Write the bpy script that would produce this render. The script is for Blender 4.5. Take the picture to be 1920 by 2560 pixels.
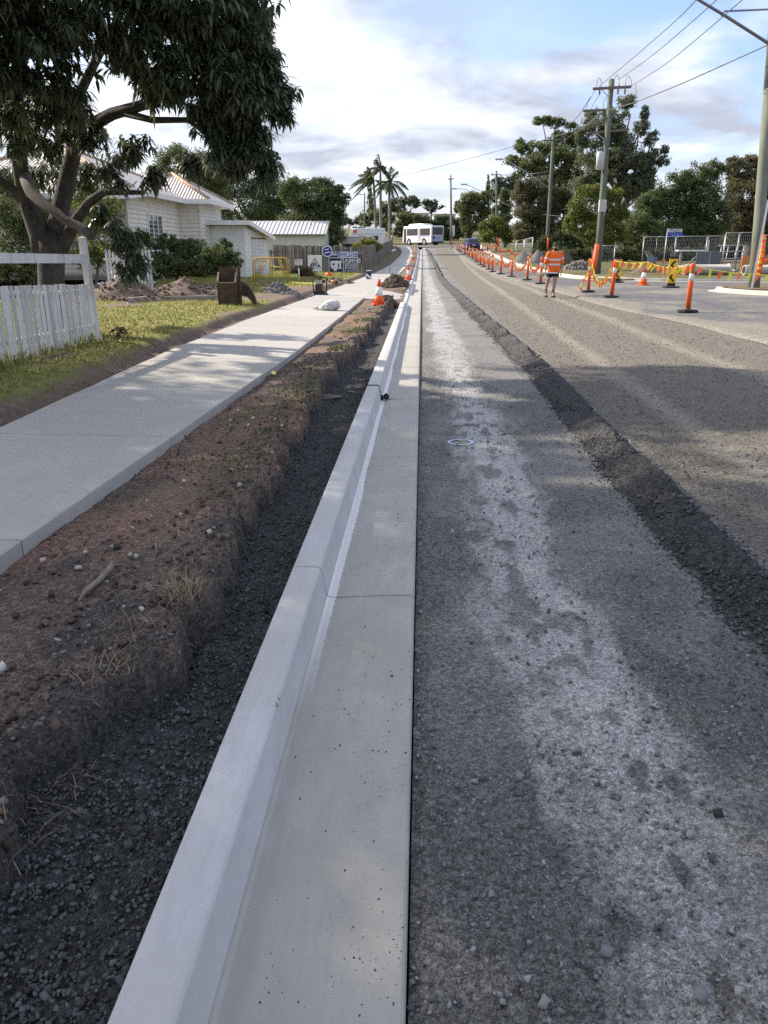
import bpy, bmesh, math, random
import numpy as np
from mathutils import Vector, Matrix, Euler
R = math.radians
random.seed(7)
rng = np.random.default_rng(11)
for o in list(bpy.data.objects): bpy.data.objects.remove(o)
scene = bpy.context.scene
COL = scene.collection

# ------------------------------------------------------------------ camera
PITCH, YAW = R(18.7), R(2.7)
CAM = np.array([0.012, 0.0, 1.68])
FPX = 1922.0                                   # focal length in pixels of the 1920 x 2560 photograph
cam_data = bpy.data.cameras.new('camera'); cam = bpy.data.objects.new('camera', cam_data); COL.objects.link(cam)
cam.location = CAM; cam.rotation_euler = (R(90) - PITCH, 0, YAW)
cam_data.sensor_fit = 'VERTICAL'; cam_data.sensor_height = 24.0; cam_data.lens = 24.0 * FPX / 2560.0
cam_data.clip_start = 0.05; cam_data.clip_end = 6000
scene.camera = cam

# ------------------------------------------------------------------ sky and sun
SUN_EL, SUN_AZ = R(33), R(-62)                 # azimuth measured from +Y (along the kerb) towards +X
world = bpy.data.worlds.new('World'); scene.world = world; world.use_nodes = True
wn, wl = world.node_tree.nodes, world.node_tree.links
wn.clear()
def N(nodes, t, **kw):
    n = nodes.new(t)
    for k, v in kw.items():
        if k.startswith('i_'):
            key = k[2:]; n.inputs[int(key) if key.isdigit() else key.replace('_', ' ')].default_value = v
        else: setattr(n, k, v)
    return n
sky = N(wn, 'ShaderNodeTexSky', sky_type='NISHITA', sun_disc=False, sun_elevation=SUN_EL, sun_rotation=SUN_AZ,
        altitude=20, air_density=1.0, dust_density=1.6, ozone_density=3.0)
tc = N(wn, 'ShaderNodeTexCoord')
sep = N(wn, 'ShaderNodeSeparateXYZ'); wl.new(tc.outputs['Generated'], sep.inputs[0])
zz = N(wn, 'ShaderNodeMath', operation='MAXIMUM', i_1=0.0); wl.new(sep.outputs['Z'], zz.inputs[0])
za = N(wn, 'ShaderNodeMath', operation='ADD', i_1=0.16); wl.new(zz.outputs[0], za.inputs[0])
dx = N(wn, 'ShaderNodeMath', operation='DIVIDE'); wl.new(sep.outputs['X'], dx.inputs[0]); wl.new(za.outputs[0], dx.inputs[1])
dy = N(wn, 'ShaderNodeMath', operation='DIVIDE'); wl.new(sep.outputs['Y'], dy.inputs[0]); wl.new(za.outputs[0], dy.inputs[1])
cmb = N(wn, 'ShaderNodeCombineXYZ'); wl.new(dx.outputs[0], cmb.inputs[0]); wl.new(dy.outputs[0], cmb.inputs[1])
SKY_OFF = (13.797, -5.285, 4.755)
mp = N(wn, 'ShaderNodeMapping'); mp.inputs['Location'].default_value = SKY_OFF; wl.new(cmb.outputs[0], mp.inputs[0])
n_big = N(wn, 'ShaderNodeTexNoise', i_Scale=0.95, i_Detail=9.0, i_Roughness=0.55, i_Distortion=0.25); wl.new(mp.outputs[0], n_big.inputs['Vector'])
n_shade = N(wn, 'ShaderNodeTexNoise', i_Scale=1.5, i_Detail=7.0, i_Roughness=0.55, i_Distortion=0.25)
mp2 = N(wn, 'ShaderNodeMapping'); mp2.inputs['Location'].default_value = (SKY_OFF[0] + 0.15, SKY_OFF[1] - 0.10, SKY_OFF[2] + 5.0); wl.new(cmb.outputs[0], mp2.inputs[0])
wl.new(mp2.outputs[0], n_shade.inputs['Vector'])
cov = N(wn, 'ShaderNodeMapRange', interpolation_type='SMOOTHSTEP'); cov.inputs['From Min'].default_value = 0.385; cov.inputs['From Max'].default_value = 0.55
wl.new(n_big.outputs['Fac'], cov.inputs['Value'])
shade = N(wn, 'ShaderNodeValToRGB')
cr = shade.color_ramp; cr.elements[0].position = 0.40; cr.elements[0].color = (2.35, 2.5, 2.95, 1); cr.elements[1].position = 0.60; cr.elements[1].color = (4.9, 5.05, 5.45, 1)
wl.new(n_shade.outputs['Fac'], shade.inputs[0])
hz = N(wn, 'ShaderNodeMapRange', interpolation_type='SMOOTHSTEP'); hz.inputs['From Min'].default_value = 0.0; hz.inputs['From Max'].default_value = 0.22
hz.inputs['To Min'].default_value = 0.75; hz.inputs['To Max'].default_value = 0.0; wl.new(zz.outputs[0], hz.inputs['Value'])
cl2 = N(wn, 'ShaderNodeMath', operation='MAXIMUM'); wl.new(cov.outputs[0], cl2.inputs[0]); wl.new(hz.outputs[0], cl2.inputs[1])
cl3 = N(wn, 'ShaderNodeMath', operation='MULTIPLY', i_1=0.93); wl.new(cl2.outputs[0], cl3.inputs[0])
mixc = N(wn, 'ShaderNodeMix', data_type='RGBA'); wl.new(cl3.outputs[0], mixc.inputs['Factor'])
wb = N(wn, 'ShaderNodeMix', data_type='RGBA', blend_type='MULTIPLY'); wb.inputs['Factor'].default_value = 1.0; wb.inputs['B'].default_value = (1.03, .98, 1.07, 1); wl.new(sky.outputs[0], wb.inputs['A'])
wl.new(wb.outputs['Result'], mixc.inputs['A']); wl.new(shade.outputs[0], mixc.inputs['B'])
bg = N(wn, 'ShaderNodeBackground', i_Strength=0.08); wl.new(mixc.outputs['Result'], bg.inputs[0])
wo = N(wn, 'ShaderNodeOutputWorld'); wl.new(bg.outputs[0], wo.inputs[0])

sun_data = bpy.data.lights.new('sun', 'SUN'); sun_data.energy = 2.8; sun_data.angle = R(0.9); sun_data.color = (1.0, 0.88, 0.72)
sun = bpy.data.objects.new('sun', sun_data); COL.objects.link(sun)
sdir = Vector((math.sin(SUN_AZ) * math.cos(SUN_EL), math.cos(SUN_AZ) * math.cos(SUN_EL), math.sin(SUN_EL)))
sun.rotation_euler = sdir.to_track_quat('Z', 'Y').to_euler(); sun.location = (-30, 30, 40)
vs = scene.view_settings
vs.view_transform = 'Standard'; vs.look = 'None'; vs.gamma = 1.0; vs.exposure = 1.62; vs.use_curve_mapping = False
scene.render.engine = 'CYCLES'
scene.cycles.use_denoising = False
scene.cycles.max_bounces = 8; scene.cycles.diffuse_bounces = 4; scene.cycles.transparent_max_bounces = 6
scene.cycles.use_adaptive_sampling = True; scene.cycles.adaptive_threshold = 0.01

# ------------------------------------------------------------------ where a pixel of the photograph lies in the place
_fw = np.array([-math.sin(YAW) * math.cos(PITCH), math.cos(YAW) * math.cos(PITCH), -math.sin(PITCH)])
_rt = np.array([math.cos(YAW), math.sin(YAW), 0.0]); _up = np.cross(_rt, _fw)
_ky = np.array([-200, 0, 15, 27, 47, 70, 98, 120, 126, 140, 160, 220, 320, 600, 1500, 4000.])
_kz = np.array([0, 0, .02, .10, .16, .42, 1.15, 2.35, 2.58, 2.75, 3.6, 6.3, 10.0, 15, 22, 30.])
_yy = np.linspace(-60, 360, 4201); _zz0 = np.interp(_yy, _ky, _kz)
_k = np.exp(-0.5 * (np.arange(-60, 61) / 25.0) ** 2); _k /= _k.sum()
_zz1 = np.convolve(np.pad(_zz0, 60, mode='edge'), _k, mode='valid')
def prof(y):
    y = np.asarray(y, float)
    return np.where(y < 330, np.interp(y, _yy, _zz1), np.interp(y, _ky, _kz))
def road_z(x, y): return prof(y) + .03 * np.clip(x, 0, 9)
def left_z(x, y): return prof(y) + .2 + .02 * np.clip(-np.asarray(x) - 4, 0, 8)
def right_z(x, y): return prof(y) + .36 + .012 * np.clip(np.asarray(x) - 8, 0, 25)
def land(x, y):
    if x < -.6: return float(left_z(x, y))
    if x > 8 and y > 37.5: return float(right_z(x, y))
    return float(road_z(x, y))
def pray(px, py): return _fw + _rt * (px - 960) / FPX - _up * (py - 1280) / FPX
def at(px, py, depth): return CAM + pray(px, py) * depth
def gp(px, py, zf=land):
    d = pray(px, py); t = 0.5
    while t < 3000:
        p = CAM + d * t
        if p[2] <= zf(p[0], p[1]): return p
        t *= 1.002
    return p
def xz_at_y(px, py, y):                         # the point of a pixel's ray at a given distance along the road
    d = pray(px, py); t = (y - CAM[1]) / d[1]; return CAM + d * t

# ------------------------------------------------------------------ noise
def _hash(ix, iy, s):
    h = (ix.astype(np.int64) * 374761393 + iy.astype(np.int64) * 668265263 + s * 1274126177) & 0x7fffffff
    h = ((h ^ (h >> 13)) * 1274126177) & 0x7fffffff
    return ((h ^ (h >> 16)) & 0xffff) / 65535.0
def vnoise(x, y, s=0):
    ix, iy = np.floor(x), np.floor(y); fx, fy = x - ix, y - iy
    fx = fx * fx * (3 - 2 * fx); fy = fy * fy * (3 - 2 * fy)
    a = _hash(ix, iy, s); b = _hash(ix + 1, iy, s); c = _hash(ix, iy + 1, s); d = _hash(ix + 1, iy + 1, s)
    return (a * (1 - fx) + b * fx) * (1 - fy) + (c * (1 - fx) + d * fx) * fy
def fbm(x, y, oct=4, s=0, g=.5):
    v = 0; a = 1.0; t = 0
    for i in range(oct): v = v + a * vnoise(x * 2 ** i, y * 2 ** i, s + i * 17); t += a; a *= g
    return v / t - .5
def worley(x, y, s=0):
    ix, iy = np.floor(x), np.floor(y); best = np.full(np.shape(x), 9.0); cid = np.zeros(np.shape(x))
    for i in (-1, 0, 1):
        for j in (-1, 0, 1):
            jx = ix + i + _hash(ix + i, iy + j, s); jy = iy + j + _hash(ix + i, iy + j, s + 5)
            d = (x - jx) ** 2 + (y - jy) ** 2
            r = _hash(ix + i, iy + j, s + 9); k = d < best
            cid = np.where(k, r, cid); best = np.where(k, d, best)
    return np.sqrt(best), cid
def stones_h(x, y, cell, s=0):                  # low rounded stones: height 0..1 with a random size for each
    d, c = worley(x / cell, y / cell, s)
    return np.clip(1 - (d / (.35 + .4 * c)) ** 2, 0, 1) * (.3 + .7 * c)

# ------------------------------------------------------------------ materials
MATS = {}
def pmat(name, c1, c2=None, scale=6.0, rough=.8, bump=0.0, bscale=60.0, detail=6.0, metal=0.0, spec=.35, island=0.0, c3=None,
         scale3=1.2, amt3=.5, stretch=None, rough2=None, emit=None, transl=0.0):
    if name in MATS: return MATS[name]
    m = bpy.data.materials.new(name); m.use_nodes = True; MATS[name] = m
    nt = m.node_tree; n, l = nt.nodes, nt.links; b = n['Principled BSDF']
    b.inputs['Roughness'].default_value = rough; b.inputs['Metallic'].default_value = metal; b.inputs['Specular IOR Level'].default_value = spec
    c1 = (*c1, 1); out = None
    t = N(n, 'ShaderNodeTexCoord'); vec = t.outputs['Object']
    if stretch:
        mpn = N(n, 'ShaderNodeMapping'); mpn.inputs['Scale'].default_value = stretch; l.new(vec, mpn.inputs[0]); vec = mpn.outputs[0]
    if c2 is not None:
        nz = N(n, 'ShaderNodeTexNoise', i_Scale=scale, i_Detail=detail, i_Roughness=.6); l.new(vec, nz.inputs['Vector'])
        mr = N(n, 'ShaderNodeMapRange'); mr.inputs['From Min'].default_value = .32; mr.inputs['From Max'].default_value = .68; l.new(nz.outputs['Fac'], mr.inputs['Value'])
        mx = N(n, 'ShaderNodeMix', data_type='RGBA'); mx.inputs['A'].default_value = c1; mx.inputs['B'].default_value = (*c2, 1)
        l.new(mr.outputs[0], mx.inputs['Factor']); out = mx.outputs['Result']
        if rough2 is not None:
            rr = N(n, 'ShaderNodeMapRange'); rr.inputs['To Min'].default_value = rough; rr.inputs['To Max'].default_value = rough2
            l.new(mr.outputs[0], rr.inputs['Value']); l.new(rr.outputs[0], b.inputs['Roughness'])
    if c3 is not None:
        nz = N(n, 'ShaderNodeTexNoise', i_Scale=scale3, i_Detail=5.0, i_Roughness=.65); l.new(vec, nz.inputs['Vector'])
        mr = N(n, 'ShaderNodeMapRange'); mr.inputs['From Min'].default_value = .48; mr.inputs['From Max'].default_value = .66; mr.inputs['To Max'].default_value = amt3; l.new(nz.outputs['Fac'], mr.inputs['Value'])
        mx = N(n, 'ShaderNodeMix', data_type='RGBA'); mx.inputs['B'].default_value = (*c3, 1)
        if out: l.new(out, mx.inputs['A'])
        else: mx.inputs['A'].default_value = c1
        l.new(mr.outputs[0], mx.inputs['Factor']); out = mx.outputs['Result']
    if island > 0:
        g = N(n, 'ShaderNodeNewGeometry'); hs = N(n, 'ShaderNodeHueSaturation')
        mr = N(n, 'ShaderNodeMapRange'); mr.inputs['To Min'].default_value = 1 - island; mr.inputs['To Max'].default_value = 1 + island
        l.new(g.outputs['Random Per Island'], mr.inputs['Value']); l.new(mr.outputs[0], hs.inputs['Value'])
        mh = N(n, 'ShaderNodeMapRange'); mh.inputs['To Min'].default_value = .5 + island * .05; mh.inputs['To Max'].default_value = .5 - island * .07
        l.new(g.outputs['Random Per Island'], mh.inputs['Value']); l.new(mh.outputs[0], hs.inputs['Hue'])
        if out: l.new(out, hs.inputs['Color'])
        else: hs.inputs['Color'].default_value = c1
        out = hs.outputs['Color']
    if out: l.new(out, b.inputs['Base Color'])
    else: b.inputs['Base Color'].default_value = c1
    if bump > 0:
        nb = N(n, 'ShaderNodeTexNoise', i_Scale=bscale, i_Detail=8.0, i_Roughness=.65); l.new(vec, nb.inputs['Vector'])
        bp = N(n, 'ShaderNodeBump', i_Strength=bump, i_Distance=.02); l.new(nb.outputs['Fac'], bp.inputs['Height']); l.new(bp.outputs[0], b.inputs['Normal'])
    if emit: b.inputs['Emission Color'].default_value = (*emit[:3], 1); b.inputs['Emission Strength'].default_value = emit[3]
    if transl > 0:
        tr = N(n, 'ShaderNodeBsdfTranslucent'); ms = N(n, 'ShaderNodeMixShader', i_0=transl)
        if out: l.new(out, tr.inputs[0])
        else: tr.inputs[0].default_value = c1
        o = n['Material Output']; l.new(b.outputs[0], ms.inputs[1]); l.new(tr.outputs[0], ms.inputs[2]); l.new(ms.outputs[0], o.inputs[0])
    return m

# ------------------------------------------------------------------ mesh helpers
def fastmesh(name, V, faces):
    me = bpy.data.meshes.new(name); V = np.asarray(V, np.float32)
    if not isinstance(faces, (list, tuple)): faces = [faces]
    faces = [np.asarray(f, np.int32) for f in faces if len(f)]
    tot = np.concatenate([np.full(len(f), f.shape[1], np.int32) for f in faces]); idx = np.concatenate([f.ravel() for f in faces])
    me.vertices.add(len(V)); me.vertices.foreach_set('co', V.ravel())
    me.loops.add(len(idx)); me.loops.foreach_set('vertex_index', idx)
    me.polygons.add(len(tot)); st = np.zeros(len(tot), np.int32); st[1:] = np.cumsum(tot)[:-1]
    me.polygons.foreach_set('loop_start', st); me.polygons.foreach_set('loop_total', tot)
    me.update(calc_edges=True); me.validate(); return me
def obj(name, me, mats=None, parent=None, loc=None, rot=None, smooth=False):
    o = bpy.data.objects.new(name, me); COL.objects.link(o)
    if mats is not None:
        for m in (mats if isinstance(mats, (list, tuple)) else [mats]): me.materials.append(m)
    if parent is not None: o.parent = parent
    if loc is not None: o.location = loc
    if rot is not None: o.rotation_euler = rot
    if smooth: me.polygons.foreach_set('use_smooth', np.ones(len(me.polygons), bool))
    return o
def tag(o, label=None, cat=None, group=None, kind=None):
    if label: o['label'] = label
    if cat: o['category'] = cat
    if group: o['group'] = group
    if kind: o['kind'] = kind
    return o
def thing(name, label, cat, loc=(0, 0, 0), rz=0.0, group=None, rot=None):
    o = bpy.data.objects.new(name, None); COL.objects.link(o); o.empty_display_size = .1
    o.location = [float(a) for a in loc]; o.rotation_euler = rot if rot is not None else (0, 0, rz)
    return tag(o, label, cat, group)
def copy_tree(o, parent=None, label=None):
    c = o.copy(); COL.objects.link(c); c.parent = parent
    if label: c['label'] = label
    for ch in list(o.children): copy_tree(ch, c)
    return c
def grid(xs, ys, zf):
    X, Y = np.meshgrid(xs, ys); Z = zf(X, Y); nx, ny = len(xs), len(ys)
    V = np.stack([X, Y, Z], -1).reshape(-1, 3)
    i = (np.arange(ny - 1)[:, None] * nx + np.arange(nx - 1)[None, :]).ravel()
    return V, np.stack([i, i + 1, i + nx + 1, i + nx], 1)
def attr(me, name, vals):
    a = me.attributes.new(name, 'FLOAT', 'POINT'); a.data.foreach_set('value', np.asarray(vals, np.float32).ravel())
class MB:
    def __init__(s): s.v = []; s.f = []; s.m = []; s.s = []
    def add(s, V, F, mi=0, smooth=False):
        b = len(s.v); s.v.extend([tuple(map(float, p)) for p in V])
        for f in F: s.f.append([b + i for i in f]); s.m.append(mi); s.s.append(smooth)
        return s
    def box(s, c, d, rot=None, mi=0, taper=(1, 1)):
        hx, hy, hz = d[0] / 2, d[1] / 2, d[2] / 2
        V = [(-hx, -hy, -hz), (hx, -hy, -hz), (hx, hy, -hz), (-hx, hy, -hz)] + [(a * taper[0], b * taper[1], hz) for a, b in ((-hx, -hy), (hx, -hy), (hx, hy), (-hx, hy))]
        M = Euler(rot).to_matrix() if rot else Matrix.Identity(3)
        V = [M @ Vector(p) + Vector(c) for p in V]
        return s.add(V, [(0, 3, 2, 1), (4, 5, 6, 7), (0, 1, 5, 4), (1, 2, 6, 5), (2, 3, 7, 6), (3, 0, 4, 7)], mi)
    def beam(s, p, q, w, h, mi=0, up=(0, 0, 1)):
        p, q = Vector(p), Vector(q); d = (q - p).normalized(); u = Vector(up)
        if abs(d.dot(u)) > .98: u = Vector((1, 0, 0))
        x = d.cross(u).normalized(); y = x.cross(d)
        V = [a + x * (i * w / 2) + y * (j * h / 2) for a in (p, q) for i, j in ((-1, -1), (1, -1), (1, 1), (-1, 1))]
        return s.add(V, [(0, 3, 2, 1), (4, 5, 6, 7), (0, 1, 5, 4), (1, 2, 6, 5), (2, 3, 7, 6), (3, 0, 4, 7)], mi)
    def tube(s, pts, rad, n=8, mi=0, cap=True, smooth=True, jit=0.0):
        pts = [Vector(p) for p in pts]; k = len(pts)
        if not hasattr(rad, '__len__'): rad = [rad] * k
        V = []; up = None
        for i in range(k):
            d = (pts[min(i + 1, k - 1)] - pts[max(i - 1, 0)]).normalized()
            if up is None: up = Vector((0, 0, 1)) if abs(d.z) < .9 else Vector((1, 0, 0))
            x = d.cross(up)
            if x.length < 1e-4: x = d.cross(Vector((0, 1, 0)))
            x.normalize(); y = x.cross(d).normalized(); up = y
            for j in range(n):
                a = 2 * math.pi * j / n; r = rad[i] * (1 + (random.uniform(-jit, jit) if jit else 0))
                V.append(pts[i] + x * (math.cos(a) * r) + y * (math.sin(a) * r))
        F = [(i * n + j, i * n + (j + 1) % n, (i + 1) * n + (j + 1) % n, (i + 1) * n + j) for i in range(k - 1) for j in range(n)]
        s.add(V, F, mi, smooth)
        if cap:
            b = len(s.v) - len(V)
            s.f.append([b + j for j in range(n)][::-1]); s.m.append(mi); s.s.append(False)
            s.f.append([b + (k - 1) * n + j for j in range(n)]); s.m.append(mi); s.s.append(False)
        return s
    def lathe(s, prof_, n=16, c=(0, 0, 0), mi=0, smooth=True):
        V = [(c[0] + r * math.cos(2 * math.pi * j / n), c[1] + r * math.sin(2 * math.pi * j / n), c[2] + z) for r, z in prof_ for j in range(n)]
        k = len(prof_)
        F = [(i * n + j, i * n + (j + 1) % n, (i + 1) * n + (j + 1) % n, (i + 1) * n + j) for i in range(k - 1) for j in range(n)]
        F += [list(range(n))[::-1], [(k - 1) * n + j for j in range(n)]]
        return s.add(V, F, mi, smooth)
    def slab(s, poly, o, u, v, th, mi=0):       # a flat outline (in u,v) given a thickness along u x v
        o, u, v = Vector(o), Vector(u), Vector(v); w = u.cross(v).normalized() * th; k = len(poly)
        A = [o + u * a + v * b for a, b in poly]; V = A + [p + w for p in A]
        F = [list(range(k))[::-1], [k + i for i in range(k)]] + [(i, (i + 1) % k, k + (i + 1) % k, k + i) for i in range(k)]
        return s.add(V, F, mi)
    def build(s, name, mats, parent=None, loc=None, rot=None, bevel=0.0, smooth=False, sharp=0):
        me = bpy.data.meshes.new(name); me.from_pydata(s.v, [], s.f)
        me.polygons.foreach_set('material_index', np.array(s.m, np.int32))
        me.polygons.foreach_set('use_smooth', np.array([smooth or x for x in s.s], bool)); me.update()
        bm = bmesh.new(); bm.from_mesh(me); bmesh.ops.recalc_face_normals(bm, faces=bm.faces); bm.to_mesh(me); bm.free()
        if sharp: me.set_sharp_from_angle(angle=R(sharp))
        o = obj(name, me, mats, parent, loc, rot)
        if bevel > 0:
            md = o.modifiers.new('bevel', 'BEVEL'); md.width = bevel; md.segments = 2; md.limit_method = 'ANGLE'; md.angle_limit = R(40)
        return o
def text_part(s, size, name, mat_, parent, o, u, v, th=.004, align='CENTER', width=None, shear=0.0):
    cu = bpy.data.curves.new('lettering', 'FONT'); cu.body = s; cu.size = size; cu.align_x = align; cu.align_y = 'CENTER'; cu.shear = shear
    cu.resolution_u = 3; cu.offset = .012 * size
    t = bpy.data.objects.new('lettering', cu); COL.objects.link(t)
    dg = bpy.context.evaluated_depsgraph_get(); me = bpy.data.meshes.new_from_object(t.evaluated_get(dg))
    bpy.data.objects.remove(t); bpy.data.curves.remove(cu)
    V = np.array([p.co[:] for p in me.vertices]).reshape(-1, 3)
    sx = 1.0 if width is None or np.ptp(V[:, 0]) < 1e-6 else width / np.ptp(V[:, 0])
    u, v = Vector(u), Vector(v); w = u.cross(v).normalized(); oo = Vector(o)
    for p in me.vertices: p.co = oo + u * (p.co.x * sx) + v * p.co.y + w * th
    me.materials.clear(); return obj(name, me, mat_, parent)
def stone_mesh(name, P, S, s=0, flat=.65):      # many small angular stones in one mesh
    n = len(P); r = np.random.default_rng(s)
    base = np.array([(-1, -1, -1), (1, -1, -1), (1, 1, -1), (-1, 1, -1), (-.8, -.8, 1), (.8, -.8, 1), (.8, .8, 1), (-.8, .8, 1)], float) * .5
    V = base[None] * (1 + r.uniform(-.38, .38, (n, 8, 3)))
    V *= (np.asarray(S)[:, None] * r.uniform(.7, 1.3, (n, 3)))[:, None, :]; V[:, :, 2] *= flat
    ax = r.normal(size=(n, 3)); ax /= np.linalg.norm(ax, axis=1, keepdims=True); an = r.uniform(0, 6.28, n)
    K = np.zeros((n, 3, 3)); K[:, 0, 1] = -ax[:, 2]; K[:, 0, 2] = ax[:, 1]; K[:, 1, 0] = ax[:, 2]; K[:, 1, 2] = -ax[:, 0]; K[:, 2, 0] = -ax[:, 1]; K[:, 2, 1] = ax[:, 0]
    M = np.eye(3)[None] + np.sin(an)[:, None, None] * K + (1 - np.cos(an))[:, None, None] * (K @ K)
    V = np.einsum('nij,nkj->nki', M, V) + np.asarray(P)[:, None, :]
    F = np.array([(0, 3, 2, 1), (4, 5, 6, 7), (0, 1, 5, 4), (1, 2, 6, 5), (2, 3, 7, 6), (3, 0, 4, 7)])
    F = (F[None] + (np.arange(n) * 8)[:, None, None]).reshape(-1, 4)
    return fastmesh(name, V.reshape(-1, 3), F)
def blades(name, P, hgt, lean=.5, w=.012, s=0):  # grass blades: one bent two-quad strip each
    n = len(P); r = np.random.default_rng(s); a = r.uniform(0, 6.28, n); H = np.asarray(hgt) * r.uniform(.5, 1.3, n); L = H * lean * r.uniform(.2, 1.6, n)
    D = np.stack([np.cos(a), np.sin(a), np.zeros(n)], 1); Q = np.stack([-np.sin(a), np.cos(a), np.zeros(n)], 1) * (np.asarray(w) * r.uniform(.6, 1.3, n))[:, None]
    up = np.array([0, 0, 1.])
    p1 = P + up * (H * .6)[:, None] + D * (L * .3)[:, None]; p2 = P + up * H[:, None] * .92 + D * L[:, None]
    V = np.stack([P - Q, P + Q, p1 - Q * .7, p1 + Q * .7, p2], 1).reshape(-1, 3); b = (np.arange(n) * 5)[:, None]
    return fastmesh(name, V, [b + np.array([[0, 1, 3, 2]]), b + np.array([[2, 3, 4]])])
# ================================================================== the setting
def zone_mat(name, layers, rough=.9, spec=.25, bump=.5, bscale=90, bdist=.015, grain=0.0, gscale=120):
    """layers: list of (attribute or None, colour a, colour b, noise scale, roughness)"""
    m = bpy.data.materials.new(name); m.use_nodes = True; MATS[name] = m
    n, l = m.node_tree.nodes, m.node_tree.links; b = n['Principled BSDF']; b.inputs['Specular IOR Level'].default_value = spec
    t = N(n, 'ShaderNodeTexCoord'); col = rg = None
    for k, (at_, ca, cb, sc, ro) in enumerate(layers):
        nz = N(n, 'ShaderNodeTexNoise', i_Scale=sc, i_Detail=9.0, i_Roughness=.7); l.new(t.outputs['Object'], nz.inputs['Vector'])
        mr = N(n, 'ShaderNodeMapRange'); mr.inputs['From Min'].default_value = .36; mr.inputs['From Max'].default_value = .64; l.new(nz.outputs['Fac'], mr.inputs['Value'])
        mx = N(n, 'ShaderNodeMix', data_type='RGBA'); mx.inputs['A'].default_value = (*ca, 1); mx.inputs['B'].default_value = (*cb, 1); l.new(mr.outputs[0], mx.inputs['Factor'])
        if col is None: col = mx.outputs['Result']; b.inputs['Roughness'].default_value = ro; r0 = ro
        else:
            a = N(n, 'ShaderNodeAttribute', attribute_name=at_)
            m2 = N(n, 'ShaderNodeMix', data_type='RGBA'); l.new(a.outputs['Fac'], m2.inputs['Factor']); l.new(col, m2.inputs['A']); l.new(mx.outputs['Result'], m2.inputs['B']); col = m2.outputs['Result']
            m3 = N(n, 'ShaderNodeMix', data_type='FLOAT'); l.new(a.outputs['Fac'], m3.inputs['Factor']); m3.inputs['B'].default_value = ro
            if rg: l.new(rg, m3.inputs['A'])
            else: m3.inputs['A'].default_value = r0
            rg = m3.outputs['Result']
    if grain:
        for gs, lo in ((gscale, 1 - grain), (gscale * .3, 1 - grain * .6)):
            vz_ = N(n, 'ShaderNodeTexVoronoi', feature='F1', i_Scale=gs); l.new(t.outputs['Object'], vz_.inputs['Vector'])
            sx_ = N(n, 'ShaderNodeSeparateColor'); l.new(vz_.outputs['Color'], sx_.inputs[0])
            gr = N(n, 'ShaderNodeMapRange'); gr.inputs['To Min'].default_value = lo; gr.inputs['To Max'].default_value = 1 + grain * .9; l.new(sx_.outputs[0], gr.inputs['Value'])
            gm = N(n, 'ShaderNodeVectorMath', operation='SCALE'); l.new(col, gm.inputs[0]); l.new(gr.outputs[0], gm.inputs['Scale']); col = gm.outputs[0]
    l.new(col, b.inputs['Base Color'])
    if rg: l.new(rg, b.inputs['Roughness'])
    if bump:
        nb = N(n, 'ShaderNodeTexNoise', i_Scale=bscale, i_Detail=10.0, i_Roughness=.75); l.new(t.outputs['Object'], nb.inputs['Vector'])
        bp = N(n, 'ShaderNodeBump', i_Strength=bump, i_Distance=bdist); l.new(nb.outputs['Fac'], bp.inputs['Height']); l.new(bp.outputs[0], b.inputs['Normal'])
    return m
def sstep(a, b, x): t = np.clip((x - a) / (b - a), 0, 1); return t * t * (3 - 2 * t)
def yspace(y0, y1, k=.006, m=1.6):
    ys = [y0]
    while ys[-1] < y1: ys.append(ys[-1] + k * max(abs(ys[-1]), m))
    return np.array(ys)

# ---- ground: one sheet out to the horizon
def gz(X, Y):
    z = np.where(X < 0, left_z(X, Y), right_z(X, Y)) + .10 * fbm(X * .15, Y * .15, 3, 3)
    corr = ((X > -12.45) & (X < 8.2) & (Y < 118.6)) | ((X > 8) & (Y < 37.5) & (X < 70)) | ((Y > 118.4) & (Y < 139) & (np.abs(X) < 80))
    z = np.where(corr, prof(Y) - .35, z)
    far = np.clip(np.abs(X) - 60, 0, None); return z + .004 * far
gx = np.concatenate([[-2500, -1200, -600, -300, -150, -90], np.arange(-80, -12.4, 2.5), [-12.5, -12.4, -8, -4, 0, 4, 8.1, 8.3, 10], np.arange(12, 80, 3), [80.1, 110, 180, 300, 700, 2500]])
gy = np.concatenate([[-300, -60, -20, -5, 2], np.arange(5, 37.3, 4), [37.4, 37.6], np.arange(40, 118, 3), [118.5, 118.7, 128, 138.9, 139.1], np.arange(142, 330, 6), [360, 420, 520, 700, 1100, 2000, 4000]])
V, Fq = grid(np.array(sorted(gx)), np.array(sorted(gy)), gz)
me = fastmesh('ground', V, Fq)
attr(me, 'dirt', sstep(-.02, .12, fbm(V[:, 0] * .12, V[:, 1] * .12, 4, 8)))
m_ground = zone_mat('ground_grass_and_dirt', [(None, (.075, .088, .028), (.13, .125, .05), 3.0, .95), ('dirt', (.13, .095, .06), (.2, .16, .11), 5.0, .95)], bump=.6, bscale=12, bdist=.06)
tag(obj('ground', me, m_ground, smooth=True), kind='structure')

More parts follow.
